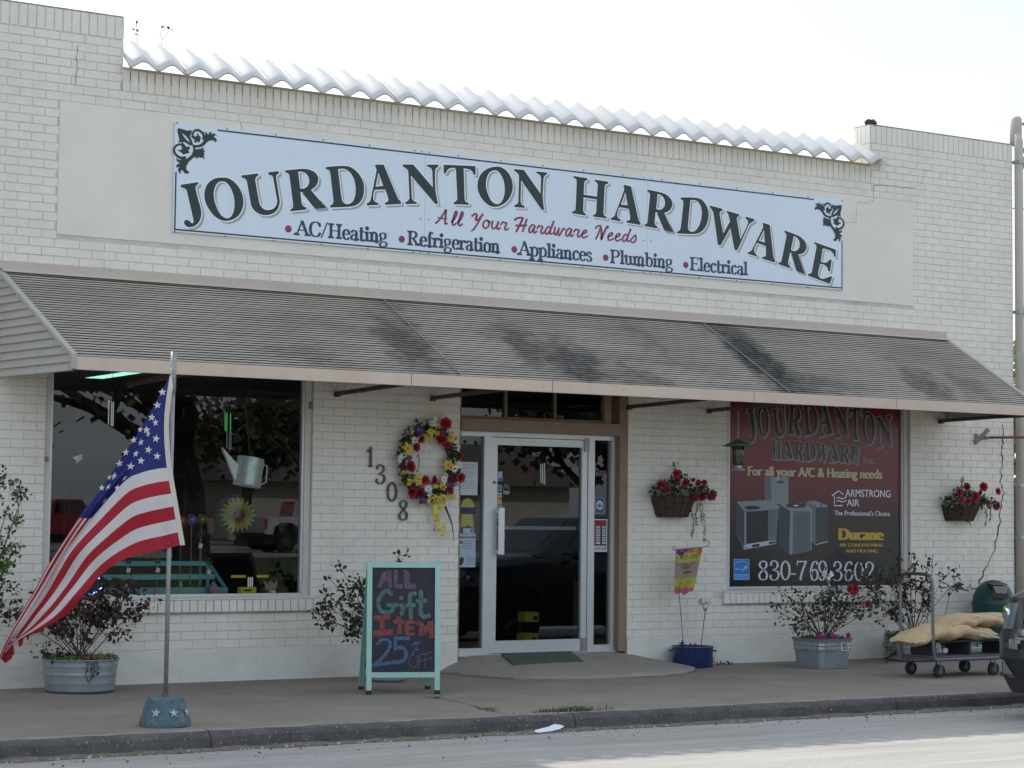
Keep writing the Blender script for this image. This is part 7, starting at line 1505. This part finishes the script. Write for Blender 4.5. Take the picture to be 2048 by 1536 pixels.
wb=thing('hanging_card',(6.09,.4,1.9),'curled pale card hanging near the left edge of the shop window','card'); b=MB(); P=[(6.035,2.0),(6.06,1.985),(6.075,1.96),(6.08,1.93)]; b.add([(6.035,.38,2.0),(6.115,.36,2.03),(6.145,.42,1.99),(6.08,.42,1.94),(6.075,.38,1.965)],[(0,1,2,3,4)]); b.build('card',mat('card_pale',(.5,.55,.57),.6,emit=((.5,.55,.57),.05)),wb); hang(wb,6.1,.4,2.0)
for (x,z,lb) in ((6.55,1.0,'white tagged stake at the left of the turquoise shelf'),(6.83,1.0,'white tagged stake in the middle of the turquoise shelf'),(7.24,1.22,'white tagged stake under the purple globe'),(7.33,.98,'white tagged dark flower stake at the right of the shelf')):
    t=thing('tagged_stake',(x,.28,.74),lb,'garden stake','tagged stakes on the turquoise shelf'); b=MB(); b.tube([(x,.3,.76),(x,.3,z+.08)],.003,4); b.build('stake',mat('stick_pale',(.35,.34,.30),.7),t)
    b=MB(); b.add([(x-.02,.29,z-.02),(x+.015,.29,z-.03),(x+.025,.29,z+.01),(x-.01,.29,z+.02)],[(0,1,2,3)]); b.build('price_tag',mat('tag_white',(.6,.62,.6),.7),t)
    b=MB()
    for k in range(6): a=k*1.05; leaf(b,(x,.3,z+.09),(math.cos(a),-.3,math.sin(a)),.05,.035,0,up=rv())
    b.build('ornament_petals',mat('dark_ornament',(.07,.04,.03),.5),t)
# ceiling lamp, inside goods
cl_=thing('ceiling_light',(7.6,2.6,2.9),'aqua tinted fluorescent fixture glowing on the shop ceiling behind the left window','ceiling light'); b=MB(); b.box(7.08,7.28,1.5,3.1,2.90,2.94); b.build('diffuser',mat('diffuser',(.5,.7,.65),.5,emit=((.45,.85,.75),.55)),cl_)
for (x0,x1,y,z1,c,lb) in ((5.3,6.4,4.5,1.6,(.08,.07,.06),'dim shelving deep inside the shop at left'),(7.2,8.6,4.0,1.9,(.07,.06,.06),'dim shelving deep inside the shop behind the watering can'),(10.0,11.0,4.2,1.5,(.05,.05,.055),'dim counter deep inside behind the door')):
    t=thing('shop_shelving',(x0,y,0),lb,'shelf'); b=MB(); m_=mat('shelving_%d'%int(x0*10),c,.8)
    for k in range(5): b.box(x0,x1,y,y+.4,z1*k/4,z1*k/4+.03)
    b.box(x0,x0+.03,y,y+.4,0,z1); b.box(x1-.03,x1,y,y+.4,0,z1); b.build('shelf_frame',m_,t)
    for k in range(4):
        b=MB(); x=x0+.05
        while x<x1-.15: w_=R.uniform(.06,.16); b.box(x,x+w_,y+.03,y+.3,z1*k/4+.031,z1*k/4+.03+R.uniform(.1,.3)*z1/2,k=R.randrange(4)); x+=w_+.02
        b.build('shelf_goods',[mat('g_red',(.12,.02,.02),.7),mat('g_blue',(.02,.04,.10),.7),mat('g_tan',(.15,.12,.08),.7),mat('g_grey',(.10,.10,.10),.7)],t)
for (x,z,lb) in ((11.20,.42,'upper'),(11.19,.20,'lower')):
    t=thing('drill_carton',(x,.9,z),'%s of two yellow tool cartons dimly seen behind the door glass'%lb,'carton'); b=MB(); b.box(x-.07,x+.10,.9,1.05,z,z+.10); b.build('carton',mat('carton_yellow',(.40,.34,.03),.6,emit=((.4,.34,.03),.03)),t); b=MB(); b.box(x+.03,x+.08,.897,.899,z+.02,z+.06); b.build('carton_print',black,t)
t=thing('wooden_board',(11.5,.35,.2),'leaning brown board behind the right sidelight','board'); b=MB(); b.box(11.40,11.66,.40,.42,.17,.86); b.beam((11.47,.35,.2),(11.58,.38,1.1),.03,.02); b.build('board',mat('board_brown',(.14,.075,.04),.7),t)
# ------------------------------------------------------------------ what the glass reflects, across the street
def tree(x,y,h,cr,tr,label,nl=2600,ls=.35,seed=1,lm=None,z0=-.13,bare=.3,lean=0,cz=.62):
    r=random.Random(seed); t=thing('tree',(x,y,z0),label,'tree','trees across the street'); b=MB(); tips=[]
    def limb(p,d,ln,rad,lv):
        P=[p]; q=p.copy(); dd=d.copy()
        for i in range(4): dd=(dd+Vector((r.uniform(-.25,.25),r.uniform(-.25,.25),r.uniform(-.08,.14)))).normalized(); q=q+dd*ln/4; P.append(q.copy())
        b.tube(P,[rad*(1-.45*i/4) for i in range(5)],7 if lv<2 else 5 if lv<3 else 3,caps=False)
        if lv>=4: tips.append(q); return
        for k in range(3 if lv else 5):
            a=r.uniform(0,6.28); nd=(dd*.55+Vector((math.cos(a),math.sin(a),r.uniform(.05,.6)))*.75).normalized(); limb(P[r.choice((2,3,4)) if lv else r.choice((3,4))],nd,ln*r.uniform(.55,.8),rad*.5,lv+1)
        if lv>1: tips.append(q)
    limb(Vector((x,y,z0)),Vector((lean,0,1)).normalized(),h*.42,tr,0); b.build('trunk',mat('tree_bark',(.055,.045,.036),.95,nz=(6,.4)),t,kind='stuff')
    lf=MB(); per=max(1,nl//max(1,len(tips)))
    for q in tips:
        if r.random()<bare: continue
        for i in range(per):
            p=q+Vector((r.gauss(0,1),r.gauss(0,1),r.gauss(0,.8)))*cr*.11; v=Vector((r.uniform(-1,1),r.uniform(-1,1),r.uniform(-1,1))).normalized(); s_=v.orthogonal().normalized()*ls*r.uniform(.3,.8)*.5; u_=v.cross(s_).normalized()*ls*r.uniform(.3,.8)*.5
            lf.add([p-s_-u_,p+s_-u_,p+s_+u_,p-s_+u_],[(0,1,2,3)],r.choice((0,0,1)))
    lf.build('crown',lm or [mat('oak_leaf',(.05,.065,.03),.6),mat('oak_leaf_pale',(.09,.10,.04),.6)],t,kind='stuff'); return t
tree(23.6,-40,11,9,.62,'big dark live oak reflected in the middle of the left window',2600,.36,3,bare=.35)
tree(31,-47,9,7,.30,'half bare tree reflected in the right part of the left window',1500,.30,8,bare=.5)
tree(17.5,-52,9,7,.28,'half bare tree reflected in the left part of the left window',1300,.32,12,bare=.45)
tree(50,-58,9,9,.35,'bushy tree reflected in the upper door glass',4200,.5,21,bare=.05); tree(63,-66,9,10,.4,'bushy tree reflected at the right of the door glass',4200,.5,22,bare=.05); tree(40,-74,8,8,.35,'distant tree reflected above the parked trucks',2600,.5,23,bare=.1)
tree(9,-78,9,9,.35,'distant tree reflected at the left edge of the left window',2600,.5,25,bare=.1); tree(76,-62,9,10,.4,'bushy tree reflected beside the right sidelight',3000,.5,26,bare=.1)
tree(31.5,13.5,5.2,5,.22,'bright green tree glimpsed behind the right end of the building',3600,.22,31,lm=[leaflt,mat('spring_leaf',(.16,.24,.05),.6,trans=.3)],bare=0)
def pickup(x,y,c,label,s=1,rz=0,lift=0):
    t=thing('pickup_truck',(x,y,-.12),label,'pickup truck','trucks parked across the street'); m_=mat('truck_paint_%d'%int(c[0]*1000),c,.3,coat=.8); t.rotation_euler=(0,0,rz); z0=.55+lift
    def G(pts,yw,name,mm,par=t):
        b=MB(); n=len(pts); b.add([(px,-yw,pz) for px,pz in pts]+[(px,yw,pz) for px,pz in pts],[tuple(range(n))[::-1],tuple(range(n,2*n))]+[(i,(i+1)%n,n+(i+1)%n,n+i) for i in range(n)]); return b.build(name,mm,par,rel=False)
    bd=G([(0,z0),(.35,z0-.02),(.45,z0+.30),(.75,z0+.48),(1.15,z0+.48),(1.45,z0+.30),(1.55,z0),(3.6,z0),(3.7,z0+.3),(4.0,z0+.48),(4.4,z0+.48),(4.7,z0+.3),(4.8,z0),(5.4,z0+.02),(5.45,z0+.6),(5.3,z0+.66),(3.9,z0+.72),(2.05,z0+.74),(0,z0+.68)],.95,'body',m_)
    G([(2.05,z0+.735),(2.12,z0+1.28),(2.3,z0+1.38),(3.3,z0+1.38),(3.9,z0+.72)],.80,'cab',m_)
    for sg in (-1,1):
        for pts in ([(2.2,z0+.82),(2.25,z0+1.25),(2.75,z0+1.28),(2.75,z0+.82)],[(2.85,z0+.82),(2.85,z0+1.28),(3.25,z0+1.28),(3.7,z0+.82)]): b=MB(); b.add([(px,sg*.81,pz) for px,pz in pts],[(0,1,2,3)]); b.build('side_window',autog,t,rel=False)
        for px in (.95,4.2): b=MB(); b.tube([(px,sg*.68,.43),(px,sg*.97,.43)],.43,20); wh=b.build('wheel',tyre,t,rel=False); b=MB(); b.tube([(px,sg*.97,.43),(px,sg*.985,.43)],.20,12); b.build('rim',mat('truck_rim',(.12,.10,.07),.5,metal=.5),wh,rel=False)
        b=MB(); b.box(-.01,.10,sg*.955-.01,sg*.955+.01,z0+.22,z0+.64); b.build('tail_light',mat('tail_red',(.30,.03,.01),.3,emit=((1,.05,.0),.15)),t,rel=False)
    b=MB(); b.box(-.12,.02,-.9,.9,z0-.12,z0+.04); b.build('rear_bumper',trim,t,rel=False); b=MB(); b.box(.1,5.3,-.7,.7,.35,z0); b.build('underbody',trim,t,rel=False)
    return t
pickup(34.3,-59.5,(.52,.54,.56),'white pickup truck reflected at the right of the left window',lift=.22); pickup(36.0,-64.5,(.36,.02,.025),'red pickup truck reflected behind the white one',lift=.2); pickup(24.0,-61.5,(.20,.02,.03),'dark red pickup truck reflected left of the white one',lift=.15); pickup(28.6,-64,(.32,.28,.22),'tan pickup truck reflected between the red and white ones',lift=.15); pickup(9.5,-48,(.03,.035,.04),'black pickup truck reflected at the left edge of the left window')
hs=thing('house',(60,-95,0),'pale house reflected far behind the trees','house'); b=MB(); b.box(48,72,-104,-94,-.12,3.4); b.build('house_walls',mat('house_wall',(.4,.39,.36),.8),hs); b=MB(); b.add([(47,-93,3.4),(73,-93,3.4),(73,-105,3.4),(47,-105,3.4),(49,-99,6.2),(71,-99,6.2)],[(0,1,5,4),(1,2,5),(2,3,4,5),(3,0,4),(3,2,1,0)]); b.build('house_roof',mat('house_roof',(.12,.10,.09),.9),hs)
# ------------------------------------------------------------------ beyond the right corner, and the neighbour at left
nbd=thing('neighbour_building',(-1,3,0),'plain rendered neighbouring building just outside the left edge','building'); b=MB(); b.box(-14,4.28,0,10,-.1,5.75); b.build('neighbour_wall',plinthm,nbd)
dp=thing('metal_container',(21.3,5.0,0),'dark teal metal container glimpsed past the right corner','container'); b=MB(); b.box(19.9,25,4.5,7,.9,2.05); b.build('container_body',mat('container_teal',(.01,.035,.05),.5),dp); b=MB(); b.box(19.9,25,4.45,7,-.1,.88); b.build('container_base',mat('container_grey',(.06,.06,.065),.8,nz=(6,.6),dirt=(9,(.2,.19,.18),.5)),dp)
sdl=thing('lean_to_roof',(22,6,2.3),'brown boarded lean-to roof edge glimpsed past the right corner','roof'); b=MB(); b.box(19.5,27,5.5,9,3.02,3.32); b.beam((23.6,6.0,1.5),(25.6,6.6,3.1),.25,.25); b.build('roof_edge',mat('roof_brown',(.09,.05,.035),.8),sdl); b=MB(); b.box(19.5,27,5.48,5.499,3.12,3.2); b.build('pale_trim',postm,sdl)
ut=thing('utility_wires',(40,25,8),'thin overhead wires crossing the sky at the right edge','wires')
b=MB()
for z in (12.9,7.4,6.6): b.tube([(30,38,z-.4),(54,36,z),(90,34,z+.5)],.02,4)
b.build('wire_span',mat('wire_dark',(.05,.05,.05),.7),ut); b=MB(); b.tube([(90,34,-.1),(90,34,14.5)],.15,8); b.build('wire_pole',bark,ut)
